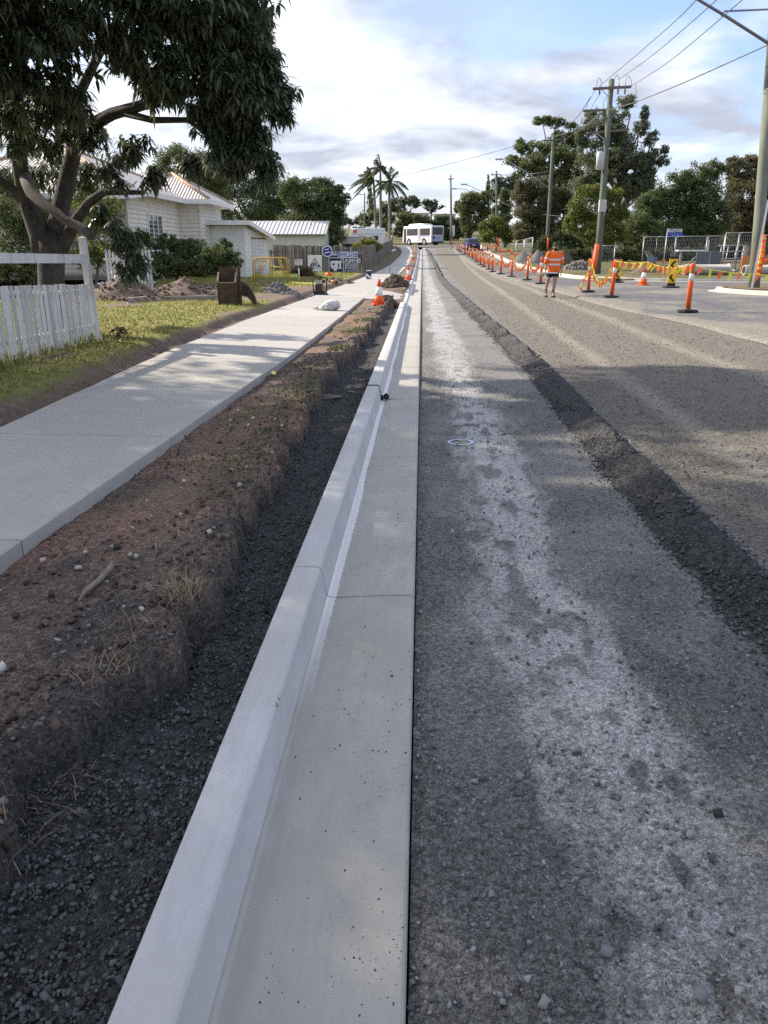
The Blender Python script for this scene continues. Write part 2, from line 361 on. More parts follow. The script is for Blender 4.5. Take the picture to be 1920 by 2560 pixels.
# ---- gravel road base, boxed out below the lip of the channel
xr = np.concatenate([np.arange(.006, 2.5, .0135), np.arange(2.5, 4.0, .03), np.arange(4.0, 6.3, .07)])
yr = np.concatenate([[-3, -2, -1, 0, .6], yspace(.95, 119.5, .0058, 1.6)])
X, Y = np.meshgrid(xr, yr)
def sty(y): return np.interp(y, [0, 1.2, 2, 3, 6, 9, 14, 40, 120], [.80, .76, .70, .66, .62, .58, .5, .4, .3])
streak = 1 - sstep(.10, .36 , np.abs(X - sty(Y) - .22 * fbm(Y * .5, X * .3, 3, 31)) + .42 * fbm(X * 9, Y * 1.7, 5, 12, .66))
streak = np.clip(streak * (1.0 - .9 * sstep(.08, .2, fbm(X * 9, Y * 5, 3, 71))), 0, 1) * (.75 + .5 * fbm(X * .7, Y * .35, 2, 5))
brown = sstep(1.7, 2.05, X + .1 * fbm(Y * .7, X, 2, 4))
tracks = np.maximum(1 - sstep(.0, .25, np.abs(X - (2.75 + .02 * (Y - 10)) + .1 * fbm(Y * .4, X, 2, 6))), 1 - sstep(0, .3, np.abs(X - 4.5 + .25 * fbm(Y * .3, X, 2, 7)))) * brown
loose = sstep(-.05, .15, fbm(X * 1.6, Y * 1.1, 4, 22) + .22 * (1 - sstep(1.2, 2.3, Y)) + .25 * (1 - sstep(0, .18, X)) - .25 * streak)
def road_base_z(X, Y): return road_z(X, Y) - .045
near = 1 - sstep(9, 16, Y)
fineh = (stones_h(X, Y, .034, 3) * .013 + stones_h(X, Y, .016, 5) * .006) * (.3 + .9 * loose) * near + stones_h(X, Y, .075, 9) * .012 * loose * near
Z = road_base_z(X, Y) + fineh + .018 * fbm(X * 2.2, Y * 1.4, 4, 41) + .006 * fbm(X * 14, Y * 14, 3, 43) - .012 * (1 - sstep(0, .06, X))
V = np.stack([X, Y, Z], -1).reshape(-1, 3); nx = len(xr); i = (np.arange(len(yr) - 1)[:, None] * nx + np.arange(nx - 1)[None, :]).ravel()
me = fastmesh('road', V, np.stack([i, i + 1, i + nx + 1, i + nx], 1))
for k, a in (('streak', streak), ('brown', brown), ('tracks', tracks), ('loose', loose)): attr(me, k, a)
m_road = zone_mat('crushed_rock_road', [(None, (.105, .104, .102), (.24, .237, .231), 60.0, .8), ('loose', (.075, .074, .072), (.205, .202, .197), 70.0, .85), ('brown', (.085, .078, .067), (.20, .182, .153), 40.0, .9),
                                   ('tracks', (.18, .165, .135), (.27, .248, .205), 30.0, .9), ('streak', (.26, .259, .255), (.50, .497, .49), 70.0, .40)], spec=.4, bump=.9, bscale=150, bdist=.012, grain=.5, gscale=230)
tag(obj('road', me, m_road), kind='structure')
def scatter_z(zfun, n, x0, x1, y0, y1, s, pw=1.0):
    r = np.random.default_rng(s); x = r.uniform(x0, x1, n); u = r.random(n); y = y0 * (y1 / y0) ** (u ** pw)
    return x, y
# loose stones lying on the road base
x, y = scatter_z(None, 17000, .01, 2.6, 1.15, 11, 3, 1.15)
keep = rng.random(len(x)) < np.clip(.16 + sstep(-.02, .16, fbm(x * 1.6, y * 1.1, 4, 22) + .22 * (1 - sstep(1.2, 2.3, y)) + .25 * (1 - sstep(0, .18, x))), 0, 1)
x, y = x[keep], y[keep]; S = .004 + .011 * rng.random(len(x)) ** 3 + .012 * (rng.random(len(x)) > .985)
o = obj('loose_road_stones', stone_mesh('loose_road_stones', np.stack([x, y, road_base_z(x, y) + .006 + S * .25 + .018 * fbm(x * 2.2, y * 1.4, 4, 41)], 1), S, 4),
        pmat('road_stone', (.13, .132, .138), (.24, .242, .25), scale=3, rough=.85, island=.55))
tag(o, 'loose grey crushed stones scattered over the gravel road beside the channel', 'gravel', kind='stuff')

x, y = scatter_z(None, 9000, 2.05, 5.7, 4.0, 30, 5, 1.0); S = .007 + .013 * rng.random(len(x)) ** 2.5
o = obj('loose_lane_stones', stone_mesh('loose_lane_stones', np.stack([x, y, road_base_z(x, y) + .004 + S * .2 + .018 * fbm(x * 2.2, y * 1.4, 4, 41)], 1), S, 14), pmat('lane_stone', (.13, .12, .105), (.25, .235, .21), scale=3, rough=.9, island=.6))
tag(o, 'loose brown grey stones scattered over the open gravel lane', 'gravel', kind='stuff')
# ---- windrow of graded material along the road base
yw = np.concatenate([[0.2, .8], yspace(1.4, 114, .008, 1.8)]); uw = np.linspace(-.38, .42, 64)
U, Yw = np.meshgrid(uw, yw)
cw = np.interp(Yw, [0, 4, 9, 12, 25, 40, 50, 74, 105, 115], [1.66, 1.68, 1.68, 1.72, 1.45, 1.2, 1.15, 1.25, .95, .5]) + .08 * fbm(Yw * .8, U * .2, 2, 13)
hgt = (.098 + .07 * fbm(Yw * .9, U * 0, 3, 15))
ridge = np.where(U < .14, np.clip((U + .34) / .48, 0, 1) ** 1.15, np.clip((.36 - U) / .22, 0, 1)) 
ridge = np.clip(ridge + .22 * fbm(U * 6 + 50, Yw * 4, 4, 17), 0, 1.2)
steps = .05 * sstep(.42, .5, np.mod(Yw / 1.55 + .3 * U + .25 * fbm(Yw * .7, U, 2, 3), 1.0)) * sstep(-.3, 0, U)
Xw = cw + U * (.66 + .25 * fbm(Yw * 2.1, U * 1.5 + 4, 3, 19))
edge = sstep(-.38, -.26, U) * sstep(.42, .33, U)
Zw = road_z(Xw, Yw) - .047 - .012 + edge * (ridge * hgt + steps * ridge + stones_h(Xw, Yw, .045, 21) * .014 + stones_h(Xw, Yw, .11, 27) * .012 + stones_h(Xw, Yw, .02, 23) * .009 + .035 * fbm(Xw * 9, Yw * 9, 4, 29) * ridge) 
V = np.stack([Xw, Yw, Zw], -1).reshape(-1, 3); nx = len(uw); i = (np.arange(len(yw) - 1)[:, None] * nx + np.arange(nx - 1)[None, :]).ravel()
me = fastmesh('gravel_windrow', V, np.stack([i, i + 1, i + nx + 1, i + nx], 1))
m_wind = zone_mat('damp_windrow_gravel', [(None, (.045, .046, .048), (.105, .106, .109), 35, .92)], bump=1.0, bscale=70, bdist=.03, grain=.55, gscale=140)
wr = tag(obj('gravel_windrow', me, m_wind), 'long low windrow of dark damp gravel along the unsealed road', 'windrow', kind='stuff')
x, y = scatter_z(None, 11000, -.40, .42, 2.2, 26, 33); c = np.interp(y, [0, 4, 9, 12, 25, 40], [1.66, 1.68, 1.68, 1.72, 1.45, 1.2])
rr = np.where(x < .14, np.clip((x + .34) / .48, 0, 1) ** 1.15, np.clip((.36 - x) / .22, 0, 1)); S = .005 + .014 * rng.random(len(x)) ** 2.4
P = np.stack([c + x * .7, y, road_z(c + x * .7, y) - .05 + rr * .10 + .004], 1)
o = obj('windrow_clods', stone_mesh('windrow_clods', P, S, 9, .8), pmat('clod', (.045, .046, .048), (.11, .111, .115), scale=4, rough=.95, island=.5), parent=wr); o['kind'] = 'stuff'
n = 420; y = 2.6 * (30 / 2.6) ** rng.random(n); c = np.interp(y, [0, 4, 9, 12, 25, 40], [1.66, 1.68, 1.68, 1.72, 1.45, 1.2]); x = c + .15 + .11 * rng.random(n)
o = obj('pale_stones', stone_mesh('pale_stones', np.stack([x, y, road_z(x, y) + .035 - (x - c - .15) * .5], 1), .010 + .014 * rng.random(n) ** 2, 12), pmat('pale_stone', (.28, .28, .29), (.16, .16, .17), scale=4, island=.3), parent=wr); o['kind'] = 'stuff'

# ---- kerb and channel, cast in lengths with tooled joints
m_conc = None
def concrete(name, base, dark, warm, broom=False):
    m = bpy.data.materials.new(name); m.use_nodes = True; MATS[name] = m
    n, l = m.node_tree.nodes, m.node_tree.links; b = n['Principled BSDF']; b.inputs['Roughness'].default_value = .62; b.inputs['Specular IOR Level'].default_value = .4
    t = N(n, 'ShaderNodeTexCoord'); geo = N(n, 'ShaderNodeNewGeometry')
    def noise(sc, det, lo, hi, amt, vec=geo.outputs['Position'], stretch=None):
        if stretch:
            mp_ = N(n, 'ShaderNodeMapping'); mp_.inputs['Scale'].default_value = stretch; l.new(vec, mp_.inputs[0]); vec = mp_.outputs[0]
        z = N(n, 'ShaderNodeTexNoise', i_Scale=sc, i_Detail=det, i_Roughness=.65); l.new(vec, z.inputs['Vector'])
        r = N(n, 'ShaderNodeMapRange'); r.inputs['From Min'].default_value = lo; r.inputs['From Max'].default_value = hi; r.inputs['To Max'].default_value = amt; l.new(z.outputs['Fac'], r.inputs['Value']); return r.outputs[0]
    def mix(a, c, f):
        x = N(n, 'ShaderNodeMix', data_type='RGBA'); l.new(f, x.inputs['Factor'])
        if isinstance(a, tuple): x.inputs['A'].default_value = (*a, 1)
        else: l.new(a, x.inputs['A'])
        x.inputs['B'].default_value = (*c, 1); return x.outputs['Result']
    c = mix(base, dark, noise(2.2, 8, .36, .66, .8)); c = mix(c, warm, noise(1.1, 6, .40, .66, .8)); c = mix(c, tuple(a * .7 for a in dark), noise(.9, 9, .58, .70, .5)); c = mix(c, tuple(a * .82 for a in base), noise(7, 10, .44, .68, .8, stretch=(3, .45, 1)))
    c = mix(c, tuple(a * .55 for a in base), noise(160, 3, .66, .74, .7)); c = mix(c, tuple(a * .6 for a in warm), noise(3.3, 9, .63, .72, .5))
    oi = N(n, 'ShaderNodeObjectInfo'); orr = N(n, 'ShaderNodeMapRange'); orr.inputs['To Min'].default_value = .86 if broom else .96; orr.inputs['To Max'].default_value = 1.08 if broom else 1.03; l.new(oi.outputs['Random'], orr.inputs['Value'])
    om = N(n, 'ShaderNodeVectorMath', operation='SCALE'); l.new(c, om.inputs[0]); l.new(orr.outputs[0], om.inputs['Scale']); c = om.outputs[0]
    if broom: c = mix(c, tuple(a * .8 for a in base), noise(1, 4, .42, .66, .7, stretch=(2, 90, 1)))
    l.new(c, b.inputs['Base Color'])
    z = N(n, 'ShaderNodeTexNoise', i_Scale=70, i_Detail=8, i_Roughness=.7); l.new(geo.outputs['Position'], z.inputs['Vector'])
    bp = N(n, 'ShaderNodeBump', i_Strength=.16, i_Distance=.006); l.new(z.outputs['Fac'], bp.inputs['Height']); l.new(bp.outputs[0], b.inputs['Normal'])
    return m, c, n, l, b, geo
m_kerb, col_k, n_, l_, b_, geo_ = concrete('kerb_concrete', (.55, .555, .565), (.45, .455, .465), (.50, .475, .43))
# pale cement slurry that has dried in the bottom of the channel, with its own ragged edge
sp = N(n_, 'ShaderNodeSeparateXYZ'); l_.new(geo_.outputs['Position'], sp.inputs[0])
mpx = N(n_, 'ShaderNodeMapping'); mpx.inputs['Scale'].default_value = (6, 16, 1); l_.new(geo_.outputs['Position'], mpx.inputs[0])
zs = N(n_, 'ShaderNodeTexNoise', i_Scale=1.6, i_Detail=9, i_Roughness=.7); l_.new(mpx.outputs[0], zs.inputs['Vector'])
mpy = N(n_, 'ShaderNodeMapping'); mpy.inputs['Scale'].default_value = (.2, .35, 1); l_.new(geo_.outputs['Position'], mpy.inputs[0])
zw = N(n_, 'ShaderNodeTexNoise', i_Scale=1.0, i_Detail=2); l_.new(mpy.outputs[0], zw.inputs['Vector'])
e1 = N(n_, 'ShaderNodeMath', operation='MULTIPLY_ADD', i_1=.05, i_2=-.02); l_.new(zs.outputs['Fac'], e1.inputs[0])
e2 = N(n_, 'ShaderNodeMath', operation='MULTIPLY_ADD', i_1=.08, i_2=-.452); l_.new(zw.outputs['Fac'], e2.inputs[0])
e3 = N(n_, 'ShaderNodeMath', operation='ADD'); l_.new(e1.outputs[0], e3.inputs[0]); l_.new(e2.outputs[0], e3.inputs[1])
le = N(n_, 'ShaderNodeMath', operation='LESS_THAN'); l_.new(sp.outputs[0], le.inputs[0]); l_.new(e3.outputs[0], le.inputs[1])
gt = N(n_, 'ShaderNodeMath', operation='GREATER_THAN', i_1=-.4525); l_.new(sp.outputs[0], gt.inputs[0])
gy1 = N(n_, 'ShaderNodeMapRange'); gy1.inputs['From Min'].default_value = 2.6; gy1.inputs['From Max'].default_value = 3.6; l_.new(sp.outputs[1], gy1.inputs['Value'])
mk = N(n_, 'ShaderNodeMath', operation='MULTIPLY'); l_.new(le.outputs[0], mk.inputs[0]); l_.new(gt.outputs[0], mk.inputs[1])
mk2 = N(n_, 'ShaderNodeMath', operation='MULTIPLY'); l_.new(mk.outputs[0], mk2.inputs[0]); l_.new(gy1.outputs[0], mk2.inputs[1])
chn = N(n_, 'ShaderNodeMath', operation='GREATER_THAN', i_1=-.455); l_.new(sp.outputs[0], chn.inputs[0])
chm = N(n_, 'ShaderNodeMix', data_type='RGBA', blend_type='MULTIPLY'); l_.new(chn.outputs[0], chm.inputs['Factor']); l_.new(col_k, chm.inputs['A']); chm.inputs['B'].default_value = (.76, .735, .68, 1); col_k = chm.outputs['Result']
mxs = N(n_, 'ShaderNodeMix', data_type='RGBA'); l_.new(mk2.outputs[0], mxs.inputs['Factor']); l_.new(col_k, mxs.inputs['A']); mxs.inputs['B'].default_value = (.68, .68, .67, 1); l_.new(mxs.outputs['Result'], b_.inputs['Base Color'])
rgh = N(n_, 'ShaderNodeMapRange'); rgh.inputs['To Min'].default_value = .6; rgh.inputs['To Max'].default_value = .3; l_.new(mk2.outputs[0], rgh.inputs['Value']); l_.new(rgh.outputs[0], b_.inputs['Roughness'])
m_path = concrete('footpath_concrete', (.45, .44, .42), (.36, .355, .345), (.45, .41, .35), broom=True)[0]

kerb = thing('kerb', None, None); kerb['kind'] = 'structure'
kprof = [(0, -.14), (.0, -.022), (-.004, -.010), (-.012, -.003), (-.024, 0), (-.09, -.001), (-.30, -.012), (-.40, -.020), (-.438, -.019), (-.450, -.012), (-.457, .004),
         (-.478, .128), (-.482, .140), (-.489, .147), (-.500, .150), (-.614, .150), (-.622, .147), (-.626, .138), (-.628, -.12)]
def khf(y):                                     # the kerb drops where the footpath crosses it
    return 1 - .8 * (sstep(24.2, 25.4, y) * (1 - sstep(30.0, 31.2, y)) + sstep(40.4, 41.2, y) * (1 - sstep(43.6, 44.4, y)))
J0 = [3.62 - 2.82 * 2, 3.62 - 2.82, 3.62, 6.43, 9.2]
while J0[-1] < 113: J0.append(J0[-1] + 2.6)
for a, b in zip(J0[:-1], J0[1:]):
    g = .0075 if abs(a - 9.2) > .1 else .009
    ys = np.linspace(a + g, b - g, 6); md = (a + b) / 2 + .05; rows = sorted([(ys[0], .006), (ys[0] + .006, 0)] + [(q, 0) for q in ys[1:-1]] + [(md - .006, 0), (md, -.0035), (md + .006, 0)] + [(ys[-1] - .006, 0), (ys[-1], .006)])
    V = []
    for q, ins in rows:
        hf = float(khf(q)); zz_ = float(prof(q))
        for (px, pz) in kprof:
            z = pz * hf if (pz > 0 and px < -.455) else pz
            gr = ins if ins > 0 else (-ins if px < -.456 else 0); V.append((px - (gr if px == 0 or (ins < 0 and px > -.485) else 0), q, zz_ + z - (gr if -.625 < px < -.002 else 0)))
    k = len(kprof); F = [(i * k + j, i * k + j + 1, (i + 1) * k + j + 1, (i + 1) * k + j) for i in range(len(rows) - 1) for j in range(k - 1)]
    F += [list(range(k)), [(len(rows) - 1) * k + j for j in range(k)][::-1]]
    MB().add(V, F, 0, True).build('kerb_segment', m_kerb, kerb, sharp=24)
for o in kerb.children:                          # keep the ends flat shaded
    for p in o.data.polygons:
        if len(p.vertices) > 4: p.use_smooth = False
g = gp(663, 1756, lambda x, y: .146); seg = min(kerb.children, key=lambda o_: abs(np.mean([v.co.y for v in o_.data.vertices]) - g[1]))
obj('chip', stone_mesh('chip', np.array([[-.485 + random.uniform(-.006, .006), g[1] + random.uniform(-.03, .03), .1445] for _ in range(9)]), [random.uniform(.006, .014) for _ in range(9)], 91, .4), pmat('chip_grey', (.22, .215, .205), (.33, .32, .31), scale=30, rough=.95), seg)
# dark grit on the channel
n = 1150; x = -.45 + .45 * rng.random(n) ** .55; y = 1.1 * (14 / 1.1) ** (rng.random(n) ** .9); S = .0018 + .0036 * rng.random(n) ** 4 + .004 * (rng.random(n) > .99)
k = fbm(x * 4, y * 2.2, 3, 2) + .25 * rng.random(n) > .03; x, y, S = x[k], y[k], S[k]
zc = np.interp(x, [-.45, -.40, -.30, -.09, 0], [-.015, -.020, -.012, -.001, 0])
tag(obj('channel_grit', stone_mesh('channel_grit', np.stack([x, y, prof(y) + zc + S * .25], 1), S, 5), pmat('grit', (.03, .03, .032), rough=.9, island=.4)), 'dark grit sprinkled over the pale concrete channel', 'grit', kind='stuff')
# black joint filler standing in the open joint
ej = thing('joint_filler', 'black rubber joint filler sticking out of the open kerb joint', 'joint filler', (0, 9.2, float(prof(9.2))))
m_rub = pmat('black_rubber', (.012, .012, .013), rough=.7)
MB().slab([(-.66, .05), (-.64, .160), (-.488, .160), (-.474, .14), (-.452, .02), (-.64, .02)], (0, -.004, 0), (1, 0, 0), (0, 0, 1), .008).build('filler_plate', m_rub, ej)
mb = MB()
for i in range(16): mb.lathe([(.001, -.012), (.016, -.01), (.02, .004), (.012, .016), (.001, .02)], 6, (-.45 + .09 * random.random() ** 1.5, random.uniform(-.1, .1), random.uniform(-.01, .03)))
mb.build('mastic_lump', pmat('mastic', (.006, .006, .007), rough=.6), ej)
MB().add([(-.45, -.012, -.009), (-.45, .014, -.009), (-.38, .012, -.012), (-.3, .010, -.0085), (-.2, .004, -.004), (-.2, -.004, -.004), (-.3, -.008, -.0085), (-.38, -.014, -.012)], [tuple(range(8))]).build('mastic_smear', MATS['mastic'], ej)

# ---- footpath, cast in bays
PR = ([-2, 3.6, 7.5, 12, 25, 31, 38, 44.2, 46, 65, 90, 104, 118], [-2.14, -2.14, -2.05, -1.92, -1.82, -1.75, -1.5, -1.45, -1.45, -1.2, -1.1, -1.2, -1.9])
PL = ([-2, 6.5, 8, 12, 17, 27, 38, 60, 90, 103, 118], [-3.68, -3.68, -3.75, -3.92, -3.9, -3.52, -3.3, -2.8, -2.55, -2.6, -3.3])
def path_r(y): return np.interp(y, *PR)
def path_l(y): return np.interp(y, *PL)
def path_z(y): return prof(y) + .2
fp = thing('footpath', None, None); fp['kind'] = 'structure'
ps = [-1.6, 1.35]; 
while ps[-1] < 116: ps.append(ps[-1] + 2.45)
for a, b in zip(ps[:-1], ps[1:]):
    ys = np.linspace(a + .007, b - .007, 5); V = []; 
    for q in ys:
        l0, r0, z = float(path_l(q)), float(path_r(q)), float(path_z(q)); c = .008 if q in (ys[0], ys[-1]) else 0
        V += [(r0, q, z - .13), (r0, q, z - .012), (r0 - .004, q, z - .004 - c * .3), (r0 - .014, q, z - c * .6), (l0 + .014, q, z + .012 - c * .6), (l0, q, z), (l0, q, z - .12)]
    F = [(i * 7 + j, i * 7 + j + 1, (i + 1) * 7 + j + 1, (i + 1) * 7 + j) for i in range(4) for j in range(6)] + [tuple(range(7)), tuple(28 + j for j in range(7))[::-1]]
    MB().add(V, F).build('slab', m_path, fp)
for (a, b) in ((25.2, 30.4), (41, 43.8)):        # crossing slabs between kerb and footpath
    ys = np.linspace(a, b, 5); V = []
    for q in ys:
        z = float(prof(q)); r0 = float(path_r(q)) + .006
        V += [(-.634, q, z - .1), (-.634, q, z + .032), (-1.15, q, z + .14), (r0, q, z + .196), (r0, q, z + .02)]
    F = [(i * 5 + j, i * 5 + j + 1, (i + 1) * 5 + j + 1, (i + 1) * 5 + j) for i in range(4) for j in range(4)] + [tuple(range(5)), tuple(20 + j for j in range(5))[::-1]]
    MB().add(V, F).build('crossing_slab', m_path, fp)

# ---- dirt verge with the open trench behind the kerb
xv = np.concatenate([np.arange(-2.4, -1.7, .03), np.arange(-1.7, -.625, .0145), [-.624]]); yv = np.concatenate([[-2, 0, .5], yspace(.9, 118.5, .0068, 1.7)])
def trench_x(y): return np.interp(y, [0, 1.6, 2, 2.5, 3.1, 4, 5, 7, 10, 13, 16.7, 22, 24, 118], [-1.1, -1.12, -1.2, -1.02, -.98, -1.1, -1.07, -1.13, -1.22, -1.15, -1.05, -.98, -.9, -.85]) + .26 * fbm(y * 1.5, y * 0, 3, 51) + .17 * fbm(y * 6, y * 0, 3, 52)
def verge_parts(X, Y):
    u = X - trench_x(Y) - .05 * fbm(X * 9, Y * 9, 3, 61)
    w = sstep(-.012, .022, u) * (1 - sstep(24.0, 25.0, Y))
    return u, w
def verge_z(X, Y, fine=True):
    u, w = verge_parts(X, Y)
    top = .155 + .05 * sstep(-.5, -.05, u) - .05 * sstep(-1.6, -2.05, X) + .06 * fbm(X * 1.7, Y * 1.7, 4, 62)
    top = top - .05 * sstep(2.5, 1.5, Y)
    bot = -.005 + .03 * fbm(X * 3, Y * 3, 3, 63) + .03 * sstep(-.82, -.63, X)
    if fine:
        top = top + .055 * fbm(X * 11, Y * 11, 5, 64, .6) * (.4 + sstep(-.4, 0, u)) + stones_h(X, Y, .06, 65) * .02 * sstep(.0, .2, fbm(X * 2, Y * 2, 3, 66) + .15 * sstep(-.45, -.1, u))
        bot = bot + stones_h(X, Y, .034, 67) * .016 + stones_h(X, Y, .07, 68) * .014 + .02 * fbm(X * 12, Y * 12, 3, 69)
    z = prof(Y) + top * (1 - w) + bot * w
    for a, b in ((25.0, 30.6), (40.8, 44.0)): z = z - .16 * sstep(a - .1, a + .1, Y) * (1 - sstep(b - .1, b + .1, Y))
    pr = path_r(Y); return np.where(X < pr - .03, prof(Y) + .05, z)
X, Y = np.meshgrid(xv, yv); Z = verge_z(X, Y)
V = np.stack([X, Y, Z], -1).reshape(-1, 3); nx = len(xv); i = (np.arange(len(yv) - 1)[:, None] * nx + np.arange(nx - 1)[None, :]).ravel()
me = fastmesh('verge', V, np.stack([i, i + 1, i + nx + 1, i + nx], 1)); u, w = verge_parts(X, Y)
attr(me, 'grav', np.clip(sstep(.45, .95, w) + .6 * sstep(.08, .25, fbm(X * 2.2, Y * 2.2, 4, 66) + .22 * sstep(2.6, 1.6, Y) + .12 * sstep(-.4, -.1, u)) * sstep(7, 4, Y), 0, 1))
attr(me, 'red', sstep(-.02, .14, fbm(X * 1.3, Y * 1.0, 4, 77) + .1 * sstep(-1.3, -1.9, X)) * sstep(.4, 0, w))
attr(me, 'turf', .45 * sstep(.14, .26, fbm(X * 1.2, Y * .45, 4, 78) + .12 * (1 - sstep(0, .3, np.abs(u + .15)))) * sstep(.5, .1, w) * sstep(4.2, 5.2, Y))
m_verge = zone_mat('verge_soil', [(None, (.085, .066, .058), (.20, .155, .128), 26.0, .95), ('red', (.15, .092, .07), (.27, .18, .14), 30.0, .95), ('turf', (.075, .075, .035), (.13, .125, .055), 40, .95),
                                  ('grav', (.028, .029, .031), (.085, .087, .092), 50.0, .88)], bump=.9, bscale=90, bdist=.02, grain=.5, gscale=180)
tag(obj('verge', me, m_verge), kind='structure')
# crushed rock in the trench and gravel spilt on the bank
x, y = scatter_z(None, 21000, -1.5, -.632, 1.05, 17, 44, 1.1); u, w = verge_parts(x, y); k = w > .75; x, y = x[k], y[k]
S = .0045 + .011 * rng.random(len(x)) ** 2.4 + .010 * (rng.random(len(x)) > .985)
tag(obj('trench_gravel', stone_mesh('trench_gravel', np.stack([x, y, verge_z(x, y, False) + .012 + S * .2], 1), S, 6), pmat('black_crushed_rock', (.05, .052, .056), (.10, .103, .11), scale=3, rough=.8, island=.6)),
    'black crushed rock filling the trench behind the kerb', 'gravel', kind='stuff')
x, y = scatter_z(None, 5200, -2.1, -.95, 1.05, 12, 45, 1.2); u, w = verge_parts(x, y); k = (w < .3) & (fbm(x * 2.2, y * 2.2, 4, 66) + .28 * sstep(2.6, 1.6, y) + .14 * sstep(-.5, -.1, u) > .1 - .12 * rng.random(len(x))); x, y = x[k], y[k]
S = .005 + .013 * rng.random(len(x)) ** 2.5
tag(obj('bank_pebbles', stone_mesh('bank_pebbles', np.stack([x, y, verge_z(x, y, False) + .012 + S * .2], 1), S, 7), pmat('mixed_pebble', (.075, .07, .068), (.16, .15, .145), scale=2.5, rough=.85, island=.75)),
    'mixed grey and brown pebbles on the dirt bank beside the trench', 'pebbles', kind='stuff')
n = 70; x = rng.uniform(-2.0, -1.1, n); y = 1.5 * (9 / 1.5) ** rng.random(n); u, w = verge_parts(x, y); k = w < .2; x, y = x[k], y[k]; S = .010 + .02 * rng.random(len(x)) ** 2.5
tag(obj('white_pebbles', stone_mesh('white_pebbles', np.stack([x, y, verge_z(x, y, False) + .02], 1), S, 8), pmat('white_pebble', (.5, .49, .47), (.32, .3, .27), scale=5, island=.2)), 'pale white pebbles dotted over the brown dirt bank', 'pebbles', kind='stuff')
x, y = scatter_z(None, 5200, -2.1, -.9, 1.1, 22, 46, 1.0); u, w = verge_parts(x, y); k = (w < .6) & (rng.random(len(x)) < .12 + .9 * sstep(-.5, -.02, u) * sstep(.12, .0, u)); x, y = x[k], y[k]
S = .006 + .026 * rng.random(len(x)) ** 3
tag(obj('soil_clods', stone_mesh('soil_clods', np.stack([x, y, verge_z(x, y, False) + .008 + S * .2], 1), S, 17, .8), pmat('soil_clod', (.075, .056, .047), (.14, .105, .086), scale=3, rough=.95, island=.45, bump=.5, bscale=60)),
    'crumbly brown soil clods along the broken edge of the bank', 'soil', kind='stuff')
# dry and green grass on the bank
def tuft(name, label, spots, mat_, s, lean=.9, w=.0035):
    P = []; H = []
    for (cx, cy, r, nn, hh) in spots:
        for _ in range(nn):
            a = random.uniform(0, 6.28); q = r * math.sqrt(random.random()); P.append((cx + q * math.cos(a), cy + q * math.sin(a) * 1.5)); H.append(hh)
    P = np.array(P); z = verge_z(P[:, 0], P[:, 1], False)
    return tag(obj(name, blades(name, np.column_stack([P, z]), np.array(H), lean, w, s), mat_), label, 'grass', kind='stuff')
m_dry = pmat('dry_grass', (.34, .28, .17), (.22, .17, .1), scale=9, rough=.8, island=.3); m_green = pmat('verge_grass', (.06, .10, .025), (.10, .13, .045), scale=9, rough=.7, island=.35, transl=.2)
tuft('dry_grass', 'straw coloured dry grass hanging over the broken edge of the dirt bank', [(-1.03, 3.1, .10, 150, .075), (-1.15, 2.8, .14, 60, .05), (-1.12, 2.4, .10, 60, .055), (-1.10, 2.0, .12, 36, .06), (-1.14, 1.65, .10, 24, .07), (-1.3, 3.6, .25, 70, .04), (-1.2, 4.7, .3, 90, .04), (-1.25, 6.3, .4, 150, .045), (-1.6, 3.2, .4, 60, .03), (-1.3, 8.5, .5, 200, .045)], m_dry, 3, 1.6, .0016)
tuft('verge_grass', 'green grass patches left on the dirt verge beside the trench', [(-2.0, 2.95, .10, 120, .035), (-2.05, 2.4, .09, 50, .03), (-1.3, 6.4, .16, 90, .05), (-1.45, 5.6, .3, 90, .035), (-1.6, 7.4, .35, 90, .035), (-1.45, 8.6, .25, 120, .05), (-1.5, 11.0, .35, 130, .045), (-1.28, 12.4, .2, 300, .055), (-1.3, 15.2, .25, 280, .055), (-1.2, 17.6, .3, 280, .055), (-1.7, 10, .3, 60, .04), (-1.4, 19.5, .4, 120, .05)], m_green, 4, .7, .005)

# ---- asphalt lane kept open, the side street and the cross street
def ax(y): return np.interp(y, [-30, 14.9, 16.7, 18.7, 21.8, 25, 31, 38, 44, 68, 100, 119], [6.1, 5.95, 5.9, 5.75, 5.35, 5.2, 5.1, 4.8, 4.7, 4.5, 4.4, 4.0]) + .08 * fbm(y * .8, y * 0, 3, 91)
ya = np.concatenate([np.arange(-20, 8, 4), yspace(8, 119.6, .012, 4)]); xa = np.concatenate([np.linspace(0, 1, 22), np.linspace(1.06, 8, 60)])
T, Y = np.meshgrid(xa, ya); lim = np.where(Y < 37.2, 0, 1)
Xa = np.where(T <= 1, ax(Y) + T * (8.35 - ax(Y)), 8.35 + (T - 1) * np.where(Y < 37.2, 8.0, .001))
Za = prof(Y) + .03 * np.clip(Xa, 0, 9) + .012 + .014 * fbm(Xa * .5, Y * .5, 3, 92) - .05 * (1 - sstep(0, .03, T))
V = np.stack([Xa, Y, Za], -1).reshape(-1, 3); nx = len(xa); i = (np.arange(len(ya) - 1)[:, None] * nx + np.arange(nx - 1)[None, :]).ravel()
me = fastmesh('asphalt_road', V, np.stack([i, i + 1, i + nx + 1, i + nx], 1))
dust = np.clip(sstep(.0, .22, fbm(Xa * 1.2, Y * .6, 4, 93) + .33 * (1 - sstep(0, .9, Xa - ax(Y))) + .2 * sstep(20, 15, Y)), 0, 1); attr(me, 'dust', dust)
m_asph = zone_mat('worn_asphalt', [(None, (.095, .097, .103), (.14, .142, .148), 40, .85), ('dust', (.17, .16, .14), (.23, .215, .19), 30, .9)], bump=.5, bscale=120, bdist=.01, grain=.3, gscale=60)
